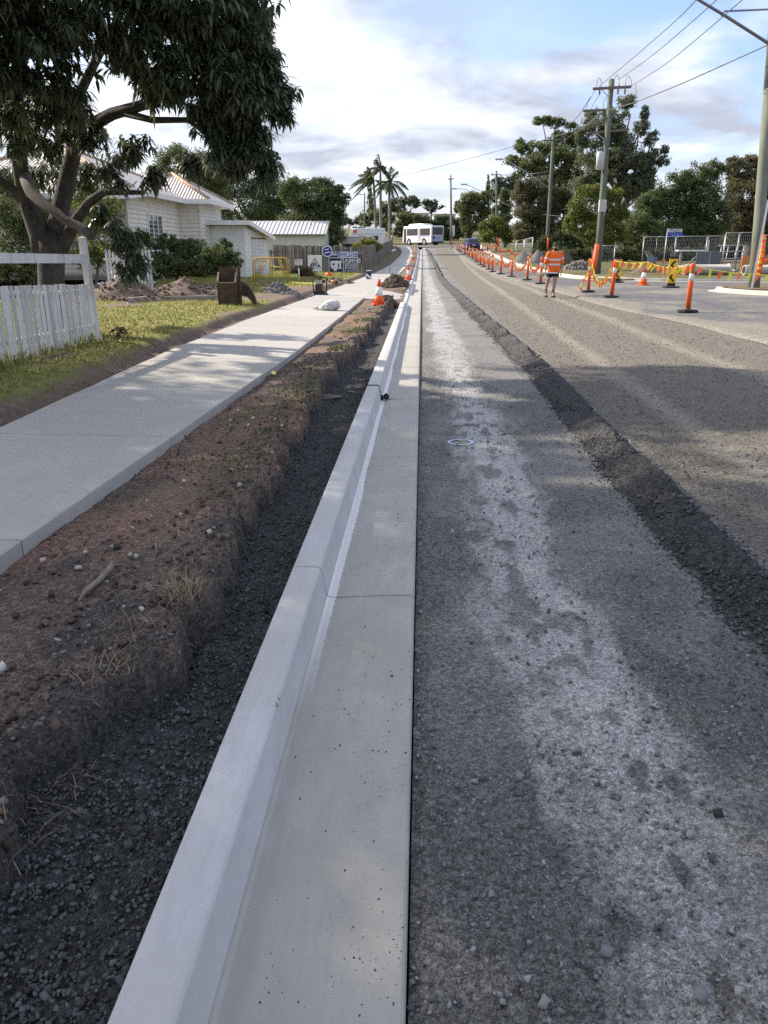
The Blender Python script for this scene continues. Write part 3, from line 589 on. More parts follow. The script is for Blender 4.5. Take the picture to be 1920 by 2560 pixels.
tag(obj('asphalt_road', me, m_asph), kind='structure')
def flat(name, xs, ys, dz, mat_): 
    V, Fq = grid(np.array(xs), np.array(ys), lambda X, Y: prof(Y) + dz + .03 * np.clip(X, 0, 9)); me = fastmesh(name, V, Fq); attr(me, 'dust', .35 * np.ones(len(V))); return tag(obj(name, me, mat_, smooth=True), kind='structure')
flat('cross_street', np.linspace(-78, 78, 40), np.linspace(118.9, 138.6, 12), .03, m_asph)
# kerb round the far corner of the side street, and the verge behind it
KP = np.array([(8.25, 118), (8.3, 100), (8.15, 85), (7.95, 70), (7.75, 55), (7.75, 46), (7.95, 41.5), (8.7, 38.6), (10.2, 37.0), (12.5, 36.6), (17, 36.4), (30, 36.2), (62, 36)])
def smooth_path(P, n):
    d = np.r_[0, np.cumsum(np.linalg.norm(np.diff(P, axis=0), axis=1))]; t = np.linspace(0, d[-1], n); Q = np.stack([np.interp(t, d, P[:, k]) for k in range(P.shape[1])], 1)
    for _ in range(3): Q[1:-1] = (Q[:-2] + 2 * Q[1:-1] + Q[2:]) / 4
    return Q
def sweep(name, Q, prof2, zf, mat_, closed=False):
    t = np.gradient(Q, axis=0); t /= np.linalg.norm(t, axis=1, keepdims=True); nrm = np.stack([t[:, 1], -t[:, 0]], 1)   # to the right of travel
    V = []; 
    for q, m in zip(Q, nrm):
        z = float(zf(q[0], q[1])); V += [(q[0] + m[0] * a, q[1] + m[1] * a, z + b) for a, b in prof2]
    k = len(prof2); n = len(Q); rng_ = range(n if closed else n - 1)
    F = [(i * k + j, i * k + j + 1, ((i + 1) % n) * k + j + 1, ((i + 1) % n) * k + j) for i in rng_ for j in range(k - 1)]
    return MB().add(V, F).build(name, mat_)
m_kerb2 = pmat('pale_kerb_concrete', (.50, .48, .43), (.40, .385, .35), scale=3, rough=.8, bump=.1)
Q = smooth_path(KP, 160)
# travel runs towards the camera then right, so the carriageway lies on the right-hand (minus) side
tag(sweep('corner_kerb', Q, [(.40, -.05), (.40, .015), (.02, .02), (-.0, .12), (-.02, .14), (-.16, .14), (-.17, -.1)], lambda x, y: road_z(x, y), m_kerb2), kind='structure')
Qi = Q.copy(); 
V = []; cols = np.array([-.165, -.5, -1.2, -2.4, -4.0]); t = np.gradient(Q, axis=0); t /= np.linalg.norm(t, axis=1, keepdims=True); nm = np.stack([t[:, 1], -t[:, 0]], 1)
V = np.array([(q[0] + m[0] * a, q[1] + m[1] * a, float(road_z(q[0], q[1])) + .13 + .03 * random.random() + (0 if a > -.3 else .04) - (0 if a > -3.5 else .12)) for q, m in zip(Q, nm) for a in cols])
i = (np.arange(len(Q) - 1)[:, None] * 5 + np.arange(4)[None]).ravel(); me = fastmesh('right_verge', V, np.stack([i, i + 1, i + 6, i + 5], 1))
attr(me, 'dirt', sstep(.0, .2, fbm(V[:, 0] * .4, V[:, 1] * .3, 4, 95) + .1)); tag(obj('right_verge', me, m_ground, smooth=True), kind='structure')
# splitter island in the mouth of the side street
IP = np.array([(34, 23.0), (20, 23.6), (14, 24.2), (11.3, 25.2), (10.3, 26.6), (9.95, 28.0), (10.3, 29.3), (11.5, 30.1), (14, 30.6), (20, 31.0), (34, 31.4)]); QI = smooth_path(IP, 60)
tag(sweep('island_kerb', QI, [(-.30, -.05), (-.30, .012), (-.03, .03), (-.0, .12), (.03, .14), (.24, .145), (.26, .05)], lambda x, y: road_z(x, y), m_kerb2), kind='structure')
h = len(QI) // 2; V = []
for j in range(h):
    a, b = QI[j], QI[len(QI) - 1 - j]
    for s_ in np.linspace(.02, .98, 7):
        q = a * (1 - s_) + b * s_; V.append((q[0] + .1, q[1], float(road_z(q[0], q[1])) + .15 + .05 * random.random() * (0 < s_ < 1)))
i = (np.arange(h - 1)[:, None] * 7 + np.arange(6)[None]).ravel(); me = fastmesh('island', V, np.stack([i, i + 1, i + 8, i + 7], 1)); V = np.array(V)
attr(me, 'dirt', np.ones(len(V))); tag(obj('island', me, m_ground, smooth=True), kind='structure')

# ---- front yard: lawn and bare dirt left of the footpath
xy_ = np.concatenate([np.arange(-13, -6, .14), np.arange(-6, -1.9, .06)]); yy_ = yspace(2.0, 118.5, .009, 7)
X, Y = np.meshgrid(xy_, yy_)
pl = path_l(Y); off = pl - X                                   # metres left of the footpath's edge
bare = 1 - sstep(.30, .62, off + .3 * fbm(X * 1.4, Y * 1.1, 4, 101) - .05)
bare = np.maximum(bare, (1 - sstep(.1, .9, off - 1.2 + .9 * fbm(X * 1.1, Y * .9, 4, 102))) * sstep(22.3, 23.6, Y) * (1 - sstep(30, 32, Y)))
bare = np.maximum(bare, sstep(.05, .2, fbm(X * .9, Y * .6, 4, 103) - .08 + .35 * sstep(-6.2, -7.5, X) * sstep(20.5, 22.5, Y) * (1 - sstep(26, 28, Y))))
bare = np.maximum(bare, sstep(1.6, .9, off) * sstep(24, 24.8, Y) * (1 - sstep(33, 36, Y)))
bare = np.maximum(bare, (1 - sstep(.5, .9, off + .4 * fbm(X, Y * .5, 3, 104))) * sstep(44, 50, Y))
def yard_z(X, Y):
    off = path_l(Y) - X
    return left_z(X, Y) + .012 - .11 * (1 - sstep(.25, .55, off + .12 * fbm(X * 1.5, Y * 1.5, 3, 101))) + .05 * sstep(.3, .6, off) + .03 * fbm(X * 2.5, Y * 2.5, 4, 105)
Z = yard_z(X, Y) + .02 * fbm(X * 9, Y * 9, 3, 106) * bare
Z = np.where(X > pl + .05, prof(Y) + .02, Z)
V = np.stack([X, Y, Z], -1).reshape(-1, 3); nx = len(xy_); i = (np.arange(len(yy_) - 1)[:, None] * nx + np.arange(nx - 1)[None, :]).ravel()
me = fastmesh('lawn', V, np.stack([i, i + 1, i + nx + 1, i + nx], 1)); attr(me, 'bare', bare)
m_lawn = zone_mat('lawn_and_dirt', [(None, (.17, .185, .05), (.25, .24, .085), 5.0, .95), ('bare', (.12, .088, .07), (.22, .165, .135), 9.0, .95)], bump=.7, bscale=35, bdist=.03)
tag(obj('lawn', me, m_lawn), kind='structure')
n = 60000; x = rng.uniform(-12, -3.9, n); y = 5 * (50 / 5) ** rng.random(n)
g = 1 - np.clip((1 - sstep(.30, .62, path_l(y) - x + .3 * fbm(x * 1.4, y * 1.1, 4, 101) - .05)) + (1 - sstep(.1, .9, path_l(y) - x - 1.2 + .9 * fbm(x * 1.1, y * .9, 4, 102))) * sstep(22.3, 23.6, y) * (1 - sstep(30, 32, y))
                + sstep(.05, .2, fbm(x * .9, y * .6, 4, 103) - .08 + .35 * sstep(-6.2, -7.5, x) * sstep(20.5, 22.5, y) * (1 - sstep(26, 28, y))) + sstep(1.6, .9, path_l(y) - x) * sstep(24, 24.8, y) * (1 - sstep(33, 36, y)), 0, 1)
k = rng.random(n) < g; x, y = x[k], y[k]
hh = .05 + .10 * (np.abs(x + 5.35 + .05 * (y - 10)) < .22) * (y < 13.2)
tag(obj('lawn_grass', blades('lawn_grass', np.column_stack([x, y, yard_z(x, y)]), hh, .8, .004 + .0006 * y, 14), pmat('lawn_grass', (.25, .27, .065), (.34, .32, .11), scale=1.5, rough=.7, island=.35, transl=.3)),
    'short yellow green lawn grass in the front yard', 'grass', kind='stuff')
# ================================================================== trees and shrubs
def whorls(name, C, k=11, L=.21, w=.027, s=0, droop=.4, el=(-1.05, .35)):
    r = np.random.default_rng(s); n = len(C) * k; c = np.repeat(C, k, 0)
    az = r.uniform(0, 6.283, n); e = r.uniform(*el, n); l = L * r.uniform(.6, 1.25, n)
    d = np.stack([np.cos(az) * np.cos(e), np.sin(az) * np.cos(e), np.sin(e)], 1); up = np.array([0, 0, 1.])
    q = np.cross(d, up); q /= np.linalg.norm(q, axis=1, keepdims=True) + 1e-6; ww = (w * r.uniform(.7, 1.2, n))[:, None] * q
    dz = up[None] * (l * droop * r.uniform(.3, 1.3, n))[:, None]; c = c + r.normal(0, .035, (n, 3)); l = l[:, None]
    p0 = c + d * .015; p1 = c + d * l * .35 - dz * .08; p2 = c + d * l * .72 - dz * .42; p3 = c + d * l - dz
    V = np.stack([p0, p1 - ww, p1 + ww, p2 - ww * .75, p2 + ww * .75, p3], 1).reshape(-1, 3); b = (np.arange(n) * 6)[:, None]
    return fastmesh(name, V, [b + np.array([[1, 2, 4, 3]]), np.concatenate([b + np.array([[0, 2, 1]]), b + np.array([[3, 4, 5]])])])
def leafquads(name, C, size, s=0, aspect=.55, hang=0.0):
    r = np.random.default_rng(s); n = len(C); d = r.normal(size=(n, 3)); d[:, 2] = d[:, 2] * (1 - hang) - hang * 1.6; d /= np.linalg.norm(d, axis=1, keepdims=True)
    t = r.normal(size=(n, 3)); q = np.cross(d, t); q /= np.linalg.norm(q, axis=1, keepdims=True) + 1e-6; w = np.cross(d, q)
    l = (np.asarray(size) * r.uniform(.6, 1.4, n))[:, None]
    V = np.stack([C - d * l * .5, C + q * l * aspect * .5 + w * l * .08, C + d * l * .5, C - q * l * aspect * .5 + w * l * .08], 1).reshape(-1, 3)
    return fastmesh(name, V, (np.arange(n) * 4)[:, None] + np.array([[0, 1, 2, 3]]))
def clump_points(c, rad, n, s, nsub=14, sub=.42, fill=.35, gaps=0.0):
    """points gathered in smaller tufts spread over an ellipsoid, so that a crown has lumps and gaps"""
    r = np.random.default_rng(s); d = r.normal(size=(nsub, 3)); d /= np.linalg.norm(d, axis=1, keepdims=True)
    sc = d * (fill + (1 - fill) * r.random((nsub, 1)) ** .5) * .82
    k = r.integers(0, nsub, n); p = r.normal(size=(n, 3)); p /= np.linalg.norm(p, axis=1, keepdims=True); p *= r.random((n, 1)) ** .45
    q = sc[k] + p * (sub * r.uniform(.6, 1.15, nsub))[k][:, None]
    loose = r.random(n) < .10; d2 = r.normal(size=(n, 3)); d2 /= np.linalg.norm(d2, axis=1, keepdims=True); q = np.where(loose[:, None], d2 * (r.random((n, 1)) ** .4) * r.uniform(.75, 1.12, (n, 1)), q)
    P = np.asarray(c) + q * np.asarray(rad)
    if gaps > 0:                                # drop whole pockets so that the outline breaks up and light comes through
        f = 2.6 / max(float(np.mean(rad)), .05); v = vnoise(P[:, 0] * f + 31, P[:, 2] * f, s) + vnoise(P[:, 1] * f + 7, P[:, 2] * f + 3, s + 1) + .5 * vnoise(P[:, 0] * f * 2.3, P[:, 2] * f * 2.3 + 11, s + 2)
        P = P[v > np.quantile(v, gaps)]
    return P
def branch(mb, p, q, r0, r1, k=5, wob=.06, n=7, sag=0.0):
    p, q = np.asarray(p, float), np.asarray(q, float); L = np.linalg.norm(q - p); pts = []
    for i in range(k + 1):
        t = i / k; o = np.array([random.uniform(-1, 1) for _ in range(3)]) * wob * L * (0 if i in (0, k) else 1); pts.append(p + (q - p) * t + o + np.array([0, 0, sag * L * math.sin(math.pi * t)]))
    mb.tube(pts, [r0 + (r1 - r0) * i / k for i in range(k + 1)], n); return pts
m_bark = pmat('grey_bark', (.085, .07, .06), (.15, .13, .115), scale=9, rough=.95, bump=.8, bscale=22, stretch=(1, 1, .35))
m_mbark = pmat('mango_bark', (.032, .027, .025), (.068, .06, .055), scale=14, rough=.95, bump=.9, bscale=30, stretch=(1, 1, .5), c3=(.14, .13, .12), scale3=5, amt3=.4)
m_pbark = pmat('pale_bark', (.26, .24, .21), (.16, .145, .125), scale=6, rough=.9, bump=.3, stretch=(1, 1, .3))
def foliage(name, a, b, **kw): return pmat(name, a, b, scale=.9, rough=kw.pop('rough', .6), island=kw.pop('island', .5), transl=kw.pop('transl', .42), spec=kw.pop('spec', .22), **kw)
m_mango = foliage('mango_leaf', (.075, .10, .058), (.115, .142, .082), rough=.34, transl=.4, spec=.4)

# ---- the mango tree behind the paling fence
MB0 = at(128, 745, 13.4); mloc = np.array([MB0[0], MB0[1], float(yard_z(np.array(MB0[0]), np.array(MB0[1])))])
mango = thing('mango_tree', 'big dark mango tree with forked trunk behind the white picket fence', 'tree', mloc)
def ml(px, py, d): return at(px, py, d) - mloc
tr = MB()
f0 = ml(128, 640, 13.4)
tr.tube([(0, 0, -.2), ml(130, 760, 13.4), ml(128, 700, 13.4), f0, ml(122, 590, 13.4)], [.30, .235, .215, .23, .24], 14, jit=.05)
tr.build('trunk', m_mbark, mango)
lb = MB()
def limb(pts, r0, r1, n=10): 
    P = [ml(*p) for p in pts]; k = len(P); lb.tube(P, [r0 + (r1 - r0) * i / (k - 1) for i in range(k)], n, jit=.05)
limb([(112, 640, 13.4), (100, 590, 13.35), (78, 530, 13.3), (60, 460, 13.2), (48, 400, 13.0), (50, 320, 12.6), (40, 230, 12.2), (60, 130, 11.6), (90, 0, 11)], .19, .06)
limb([(75, 520, 13.3), (40, 480, 13.2), (0, 452, 13.0), (-60, 420, 12.8), (-160, 360, 12.4)], .10, .05)
limb([(140, 640, 13.4), (142, 575, 13.45), (152, 520, 13.5), (165, 460, 13.5), (180, 400, 13.4), (190, 350, 13.2), (215, 320, 12.8), (280, 285, 12.2), (360, 262, 11.8), (430, 250, 11.5), (520, 210, 11.3), (600, 150, 11.2)], .19, .035)
limb([(185, 390, 13.4), (178, 330, 13.1), (190, 250, 12.6), (240, 150, 12), (300, 40, 11.4)], .12, .05)
limb([(150, 625, 13.4), (170, 590, 13.3), (195, 545, 13.2), (225, 505, 13.0), (262, 478, 12.8), (310, 480, 12.6), (360, 482, 12.4)], .13, .03)
limb([(300, 280, 12.1), (380, 300, 11.8), (470, 300, 11.5), (560, 300, 11.3), (640, 310, 11.2)], .06, .02, 7)
limb([(470, 300, 11.5), (520, 340, 11.3), (590, 380, 11.3)], .035, .015, 6)
lb.build('limb', m_mbark, mango)
cut = MB(); P = [ml(*p) for p in [(60, 440, 13.1), (78, 480, 12.9), (110, 512, 12.7), (140, 530, 12.6), (160, 550, 12.55), (190, 562, 12.5), (212, 575, 12.45), (230, 590, 12.4)]]
cut.tube(P, [.10, .10, .085, .075, .075, .07, .075, .08], 10, jit=.06)
co = cut.build('sawn_limb', pmat('weathered_limb', (.13, .12, .11), (.08, .072, .066), scale=12, rough=.95, bump=.6, bscale=30), mango)
mc = [(640, 85, 11, 75, 95, 55), (560, 55, 10.6, 95, 95, 70), (450, 60, 10.5, 100, 100, 80), (330, 50, 10.3, 110, 95, 60), (200, 40, 10.2, 115, 100, 56), (70, 40, 10.2, 120, 105, 85), (-40, 130, 10.2, 100, 120, 70),
      (650, 195, 11.1, 80, 75, 60), (560, 175, 10.8, 90, 80, 70), (450, 165, 10.6, 95, 75, 65), (610, 285, 11.1, 100, 75, 80), (700, 240, 11.4, 45, 65, 30), (530, 300, 11.2, 85, 65, 50), (645, 385, 11.4, 55, 65, 50), (560, 400, 11.3, 65, 42, 34), (470, 400, 11.6, 45, 36, 14),
      (300, 150, 10.8, 100, 55, 22), (150, 165, 10.4, 110, 75, 44), (55, 235, 10.8, 105, 75, 40), (170, 265, 11.4, 85, 50, 34), (20, 330, 11.6, 60, 60, 26), (320, 365, 12.2, 60, 35, 16), (400, 215, 11.3, 70, 45, 22), (230, 330, 12.4, 60, 45, 18), (120, 330, 12.2, 70, 60, 24), (280, 440, 12.4, 55, 35, 10), (380, 440, 12.0, 50, 30, 8),
      (300, 590, 12.6, 45, 55, 26), (330, 660, 12.4, 40, 35, 16), (250, 540, 12.9, 40, 30, 9), (100, 425, 15, 90, 50, 26), (215, 430, 15, 60, 45, 20), (20, 440, 15.5, 70, 60, 26), (290, 400, 14.5, 50, 35, 12),
      (560, -90, 10.6, 150, 110, 90), (350, -130, 10.4, 190, 150, 110), (120, -130, 10.4, 200, 160, 110), (-120, -40, 10.5, 160, 180, 100), (450, -60, 12.8, 170, 140, 80), (200, -60, 13, 190, 150, 80), (600, 60, 12.8, 90, 90, 44)]
C = []
for i, (px, py, d, rx, rz, n) in enumerate(mc):
    k = d / FPX; C.append(clump_points(at(px, py, d), (rx * k, (rx + rz) * .6 * k, rz * k), int(n * 2.2), 200 + i, nsub=max(6, n // 4), sub=.40, fill=.15))
for i, (c, rr, n) in enumerate([((-8.3, 9.6, 6.0), (2.6, 2.8, 2.6), 420), ((-6.5, 9.5, 8.2), (3.4, 3.2, 1.8), 380), ((-9.5, 12.5, 6.2), (2.4, 2.6, 2.4), 260), ((-4.6, 9.2, 7.4), (2.2, 2.0, 1.8), 240), ((-9.8, 7.0, 5.4), (2.6, 2.4, 2.2), 380), ((-8.0, 6.6, 6.9), (2.6, 2.2, 1.6), 300), ((-10.8, 10.8, 6.0), (2.4, 2.4, 2.2), 330), ((-8.7, 9.4, 4.3), (1.8, 1.9, 1.2), 230), ((-9.4, 7.2, 4.4), (2.1, 2.0, 1.5), 230), ((-7.4, 4.6, 5.6), (2.2, 2.0, 1.6), 260), ((-9.4, 4.6, 6.8), (2.4, 2.0, 1.6), 260), ((-6.6, 7.8, 5.6), (1.5, 1.7, 1.3), 200), ((-6.9, 5.4, 3.9), (1.3, 1.5, 1.0), 140)]):  # unseen crown clumps out of view, added to keep the foreground in shade
    C.append(clump_points(c, rr, int(n * 2.0), 300 + i, nsub=36, sub=.38, fill=.2))
C = np.concatenate(C); C = C[C[:, 2] > 1.2]
obj('crown', whorls('crown', C - mloc, 12, .18, .024, 5, .45), m_mango, mango)

def tree(name, label, cat, depth, base_px, clumps, lm, tm=None, leaf=None, dens=2.4, group=None, hang=0.0, aspect=.45, trunk_r=.22, crown='crown', trunk_pts=None, seed=0, nsub=24, sub=.46, base_z=None, limbs=True, thin=1.0, side=1.0, gaps=.13):
    """crown lumps are (x, y, half width, half height) of what the photo shows, put at one distance with their own depth"""
    k = depth / FPX; b = at(base_px, 640, depth); bx, by = float(b[0]), float(b[1]); bz = land(bx, by) if base_z is None else base_z
    loc = np.array([bx, by, bz]); root = thing(name, label, cat, loc, group=group); s = leaf or 2.1 * depth / 769.0
    pts = []
    cen = []
    for i, (px, py, rx, ry) in enumerate(clumps):
        c = at(px, py, depth + random.uniform(-1, 1) * .25 * rx * k); rad = (rx * k, (rx * .75 + ry * .25) * k * side, ry * k)
        n = int(4.6 * dens * (math.pi * rad[0] * rad[2] * 1.6) / (s * s * aspect) * thin); n = max(40, min(n, 14000)); cen.append((c, rad))
        pts.append(clump_points(c, rad, n, seed * 100 + i, nsub, sub, gaps=gaps))
    pts = np.concatenate(pts); pts = pts[pts[:, 2] > bz + .05]
    obj(crown, leafquads(crown, pts - loc, s, seed, aspect, hang), lm, root)
    if tm is not None:
        mb = MB(); top = np.mean([c for c, _ in cen], 0) - loc; top[2] = max(.6, min(c[2] - r[2] * .2 for c, r in cen) - bz)
        stem = [np.array([0, 0, -.3])] + [np.array([top[0] * t * .8 + random.uniform(-1, 1) * .08 * top[2] * t, top[1] * t, top[2] * t]) for t in (.33, .66, 1)]
        mb.tube(stem, [trunk_r * 1.25, trunk_r, trunk_r * .85, trunk_r * .7], 9, jit=.05); mb.build('trunk', tm, root)
        if limbs:
            mb = MB()
            for c, r in cen: branch(mb, stem[random.choice((2, 3))], c - loc, trunk_r * .45, trunk_r * .1, 5, .05, 6)
            mb.build('limb', tm, root)
    return root
def S(z, ox, oy, l): return [(ox + a / z, oy + b / z, c / z, d / z) for a, b, c, d in l]
f_dark = foliage('dark_fig_leaf', (0.075, 0.106, 0.044), (0.119, 0.156, 0.069)); f_olive = foliage('olive_leaf', (0.106, 0.138, 0.053), (0.156, 0.181, 0.075)); f_gum = foliage('gum_leaf', (0.104, 0.130, 0.072), (0.156, 0.182, 0.104), rough=.5)
f_bright = foliage('bright_leaf', (.11, .15, .035), (.17, .20, .055), transl=.35); f_mid = foliage('mid_leaf', (0.098, 0.132, 0.052), (0.144, 0.178, 0.075)); f_grey = foliage('grey_green_leaf', (.075, .095, .06), (.11, .13, .085)); f_brown = foliage('russet_leaf', (0.111, 0.117, 0.058), (0.169, 0.163, 0.085))
f_yel = foliage('yellow_green_leaf', (.15, .19, .03), (.22, .24, .05), transl=.35); f_dry = foliage('dry_leaf', (.11, .09, .05), (.19, .15, .09))

# ---- right of the road
tree('casuarina_tree', 'tall olive green casuarina with flat topped bare branched crown right of road', 'tree', 84, 1360, S(4.1475, 1100, 200, [(1060, 425, 105, 55), (1200, 445, 110, 55), (1370, 470, 75, 38), (840, 690, 95, 80), (1000, 730, 150, 100), (1230, 640, 130, 110), (1400, 600, 110, 100), (745, 830, 110, 55), (960, 900, 200, 140), (1230, 880, 190, 180), (1380, 900, 130, 200), (1230, 1150, 190, 160)]), f_olive, m_pbark, hang=.35, seed=1, trunk_r=.4, dens=2.4, gaps=.2)
tree('casuarina_tree', 'drooping brownish olive casuarina left of the second power pole', 'tree', 78, 1330, S(4.1475, 1100, 200, [(860, 1180, 130, 150), (1010, 1150, 150, 160), (900, 1400, 160, 150), (1080, 1400, 170, 190), (870, 1580, 140, 110), (1060, 1600, 200, 110), (1230, 1350, 130, 250), (1280, 1590, 150, 130)]), f_brown, m_bark, hang=.5, seed=2, trunk_r=.3, aspect=.4, dens=2.2)
tree('gum_tree', 'tall open gum tree with pale trunks behind the transformer pole', 'tree', 70, 1545, S(3.456, 1440, 0, [(430, 880, 95, 70), (595, 985, 48, 70), (140, 1010, 90, 70), (330, 1000, 130, 70), (250, 1120, 190, 90), (560, 1110, 75, 75), (655, 1190, 65, 55), (760, 1290, 45, 50), (600, 1330, 120, 110), (745, 1390, 70, 55), (400, 1280, 130, 120), (130, 1330, 140, 130), (520, 1450, 120, 130), (620, 1480, 70, 80), (250, 1480, 200, 130), (60, 1180, 80, 110), (60, 1550, 130, 110), (450, 1640, 170, 110), (620, 1600, 90, 110), (330, 1400, 180, 120), (480, 1560, 160, 90), (330, 1180, 130, 90)]), f_gum, m_pbark, seed=3, trunk_r=.35, dens=2.0, nsub=22, sub=.48, gaps=.24)
tree('fig_tree', 'bright yellow green leafy tree just behind the transformer pole base', 'tree', 47, 1490, S(3.456, 1440, 0, [(120, 1680, 150, 90), (310, 1690, 110, 90), (20, 1830, 130, 110), (200, 1850, 170, 120), (380, 1840, 80, 100), (150, 2020, 170, 110), (330, 2020, 110, 100), (-50, 1930, 80, 110)]), f_bright, m_bark, seed=4, trunk_r=.16, dens=2.2)
tree('fig_tree', 'broad dark fig tree behind the street name sign', 'tree', 60, 1690, S(3.456, 1440, 0, [(620, 1760, 120, 110), (760, 1680, 120, 110), (900, 1570, 130, 100), (1040, 1520, 140, 110), (1190, 1470, 110, 90), (850, 1800, 220, 160), (1100, 1720, 200, 180), (600, 1900, 150, 140), (800, 2000, 180, 110), (1020, 1980, 200, 120), (1230, 1900, 140, 160)]), f_dark, m_bark, seed=5, trunk_r=.4, dens=2.0)
tree('leafy_tree', 'grey green leafy tree hanging low over the site fence behind the blue sign', 'tree', 54, 1640, S(3.456, 1440, 0, [(520, 1900, 110, 90), (640, 1980, 110, 90), (560, 2080, 110, 80), (700, 2090, 90, 70), (480, 2020, 70, 90)]), f_mid, m_pbark, seed=6, trunk_r=.2, dens=1.7)
tree('tall_tree', 'tall russet tinged tree at the right edge behind the near pole', 'tree', 64, 1870, S(3.456, 1440, 0, [(1350, 1430, 90, 70), (1500, 1400, 120, 70), (1640, 1420, 110, 80), (1400, 1540, 140, 110), (1600, 1560, 150, 130), (1450, 1720, 190, 160), (1680, 1750, 170, 180), (1420, 1930, 190, 150), (1650, 1960, 180, 160), (1800, 1500, 120, 120), (1850, 1750, 150, 200)]), f_brown, m_bark, seed=7, trunk_r=.4, dens=1.9)
tree('dark_hedge', 'dark shady thicket under the trees behind the site fence', 'hedge', 74, 1760, [(1450, 600, 90, 60), (1560, 600, 90, 70), (1640, 605, 120, 60), (1740, 595, 90, 70), (1840, 600, 100, 70), (1930, 600, 90, 70), (1390, 625, 60, 40), (1500, 640, 120, 30), (1700, 640, 140, 30)], f_dark, None, seed=8, dens=1.8, side=.4)
tree('dark_hedge', 'low dark undergrowth along the back of the right verge', 'hedge', 66, 1560, [(1420, 640, 60, 22), (1500, 640, 60, 24), (1590, 640, 70, 26), (1690, 638, 80, 26), (1790, 636, 80, 28), (1890, 634, 80, 30)], f_dark, None, seed=40, dens=2.0, side=.4)
tree('round_tree', 'rounded mid green tree beyond the blue car', 'tree', 112, 1165, S(4.1475, 1100, 200, [(330, 1230, 130, 80), (450, 1220, 80, 70), (260, 1330, 90, 110), (390, 1370, 130, 110), (480, 1350, 60, 110), (280, 1480, 80, 110), (380, 1500, 90, 70), (290, 1580, 40, 60)]), f_olive, m_bark, seed=9, trunk_r=.2, dens=2.2)
tree('norfolk_pine', 'small dark conical pine on the skyline right of centre', 'tree', 190, 1220, S(4.1475, 1100, 200, [(500, 1010, 10, 30), (500, 1060, 20, 30), (500, 1110, 30, 30), (500, 1160, 38, 35), (500, 1220, 48, 40)]), f_dark, m_bark, seed=10, trunk_r=.2, dens=2)
tree('backdrop_tree', 'hazy grey green tree behind the third power pole', 'tree', 135, 1265, S(4.1475, 1100, 200, [(600, 1060, 70, 60), (720, 1050, 90, 60), (800, 1000, 60, 60), (650, 1150, 90, 80), (780, 1130, 90, 90), (560, 1200, 50, 90)]), f_grey, m_bark, seed=11, trunk_r=.25, dens=2)
tree('leafy_bush', 'rounded light green bush at the foot of the third power pole', 'bush', 96, 1240, S(4.1475, 1100, 200, [(450, 1530, 60, 70), (560, 1490, 110, 90), (640, 1560, 120, 90), (500, 1620, 120, 70), (700, 1620, 80, 80)]), f_bright, m_bark, seed=12, dens=2.2, trunk_r=.12, limbs=False)
tree('dark_tree', 'dark glossy tree between the light green bush and the casuarinas', 'tree', 104, 1262, S(4.1475, 1100, 200, [(680, 1200, 70, 70), (640, 1290, 60, 80), (700, 1330, 70, 90), (580, 1360, 50, 60), (660, 1430, 90, 70)]), f_dark, m_bark, seed=13, dens=2.2, trunk_r=.2)
# ---- centre, beyond the cross street
tree('poplar_tree', 'narrow upright grey green tree behind the palms', 'tree', 190, 925, S(4.1475, 760, 360, [(680, 500, 30, 70), (690, 590, 40, 80), (700, 680, 60, 60)]), f_grey, m_bark, seed=14, dens=1.6)
tree('roadside_tree', 'pale olive tree left of the palm trunks', 'tree', 175, 912, S(4.1475, 760, 360, [(620, 760, 60, 60), (700, 740, 70, 60), (760, 770, 60, 80), (640, 830, 70, 40)]), f_olive, m_bark, seed=15, dens=2)
tree('garden_tree', 'leafy green garden tree behind the right palm', 'tree', 158, 980, S(4.1475, 760, 360, [(830, 660, 60, 80), (920, 640, 60, 70), (870, 760, 80, 90), (930, 600, 50, 50), (850, 850, 80, 60)]), f_mid, m_bark, seed=16, dens=2)
tree('garden_tree', 'tall hazy tree behind the bus left of the white roofs', 'tree', 185, 1025, S(4.1475, 760, 360, [(1030, 600, 70, 50), (1120, 590, 80, 55), (1170, 620, 50, 50), (1000, 680, 70, 60)]), f_grey, m_bark, seed=17, dens=2)
tree('garden_tree', 'rounded dark green garden tree just behind the bus front', 'tree', 150, 1018, S(4.1475, 760, 360, [(1030, 740, 90, 70), (1100, 780, 90, 80), (1010, 830, 70, 60), (1160, 850, 80, 60)]), f_mid, m_bark, seed=18, dens=2.2)
tree('skyline_tree', 'pale grey tree on the skyline above the white roofs', 'tree', 215, 1075, S(4.1475, 760, 360, [(1270, 610, 50, 50), (1340, 620, 60, 55), (1300, 680, 80, 40), (1430, 660, 40, 30)]), f_grey, m_pbark, seed=19, dens=1.6)
tree('dark_hedge', 'long dark hedge behind the bus', 'hedge', 144, 1080, S(4.1475, 760, 360, [(1180, 800, 60, 70), (1280, 830, 90, 80), (1400, 820, 90, 90), (1500, 830, 90, 90), (1600, 860, 80, 90), (1330, 920, 160, 60), (1520, 930, 140, 70), (1000, 910, 90, 60), (1660, 900, 80, 90)]), f_dark, None, seed=20, dens=2.4, side=.35)
tree('backdrop_tree', 'distant dark tree line at the end of the left street', 'tree', 300, 870, S(4.1475, 760, 360, [(430, 800, 60, 40), (500, 810, 60, 30), (550, 800, 40, 40), (590, 760, 30, 30)]), f_grey, m_bark, seed=21, dens=2)
tree('backdrop_tree', 'distant palm topped tree right of the far power pole', 'tree', 190, 1152, S(4.1475, 760, 360, [(1590, 620, 40, 30), (1600, 680, 50, 50), (1650, 650, 50, 60)]), f_dark, m_bark, seed=22, dens=2)
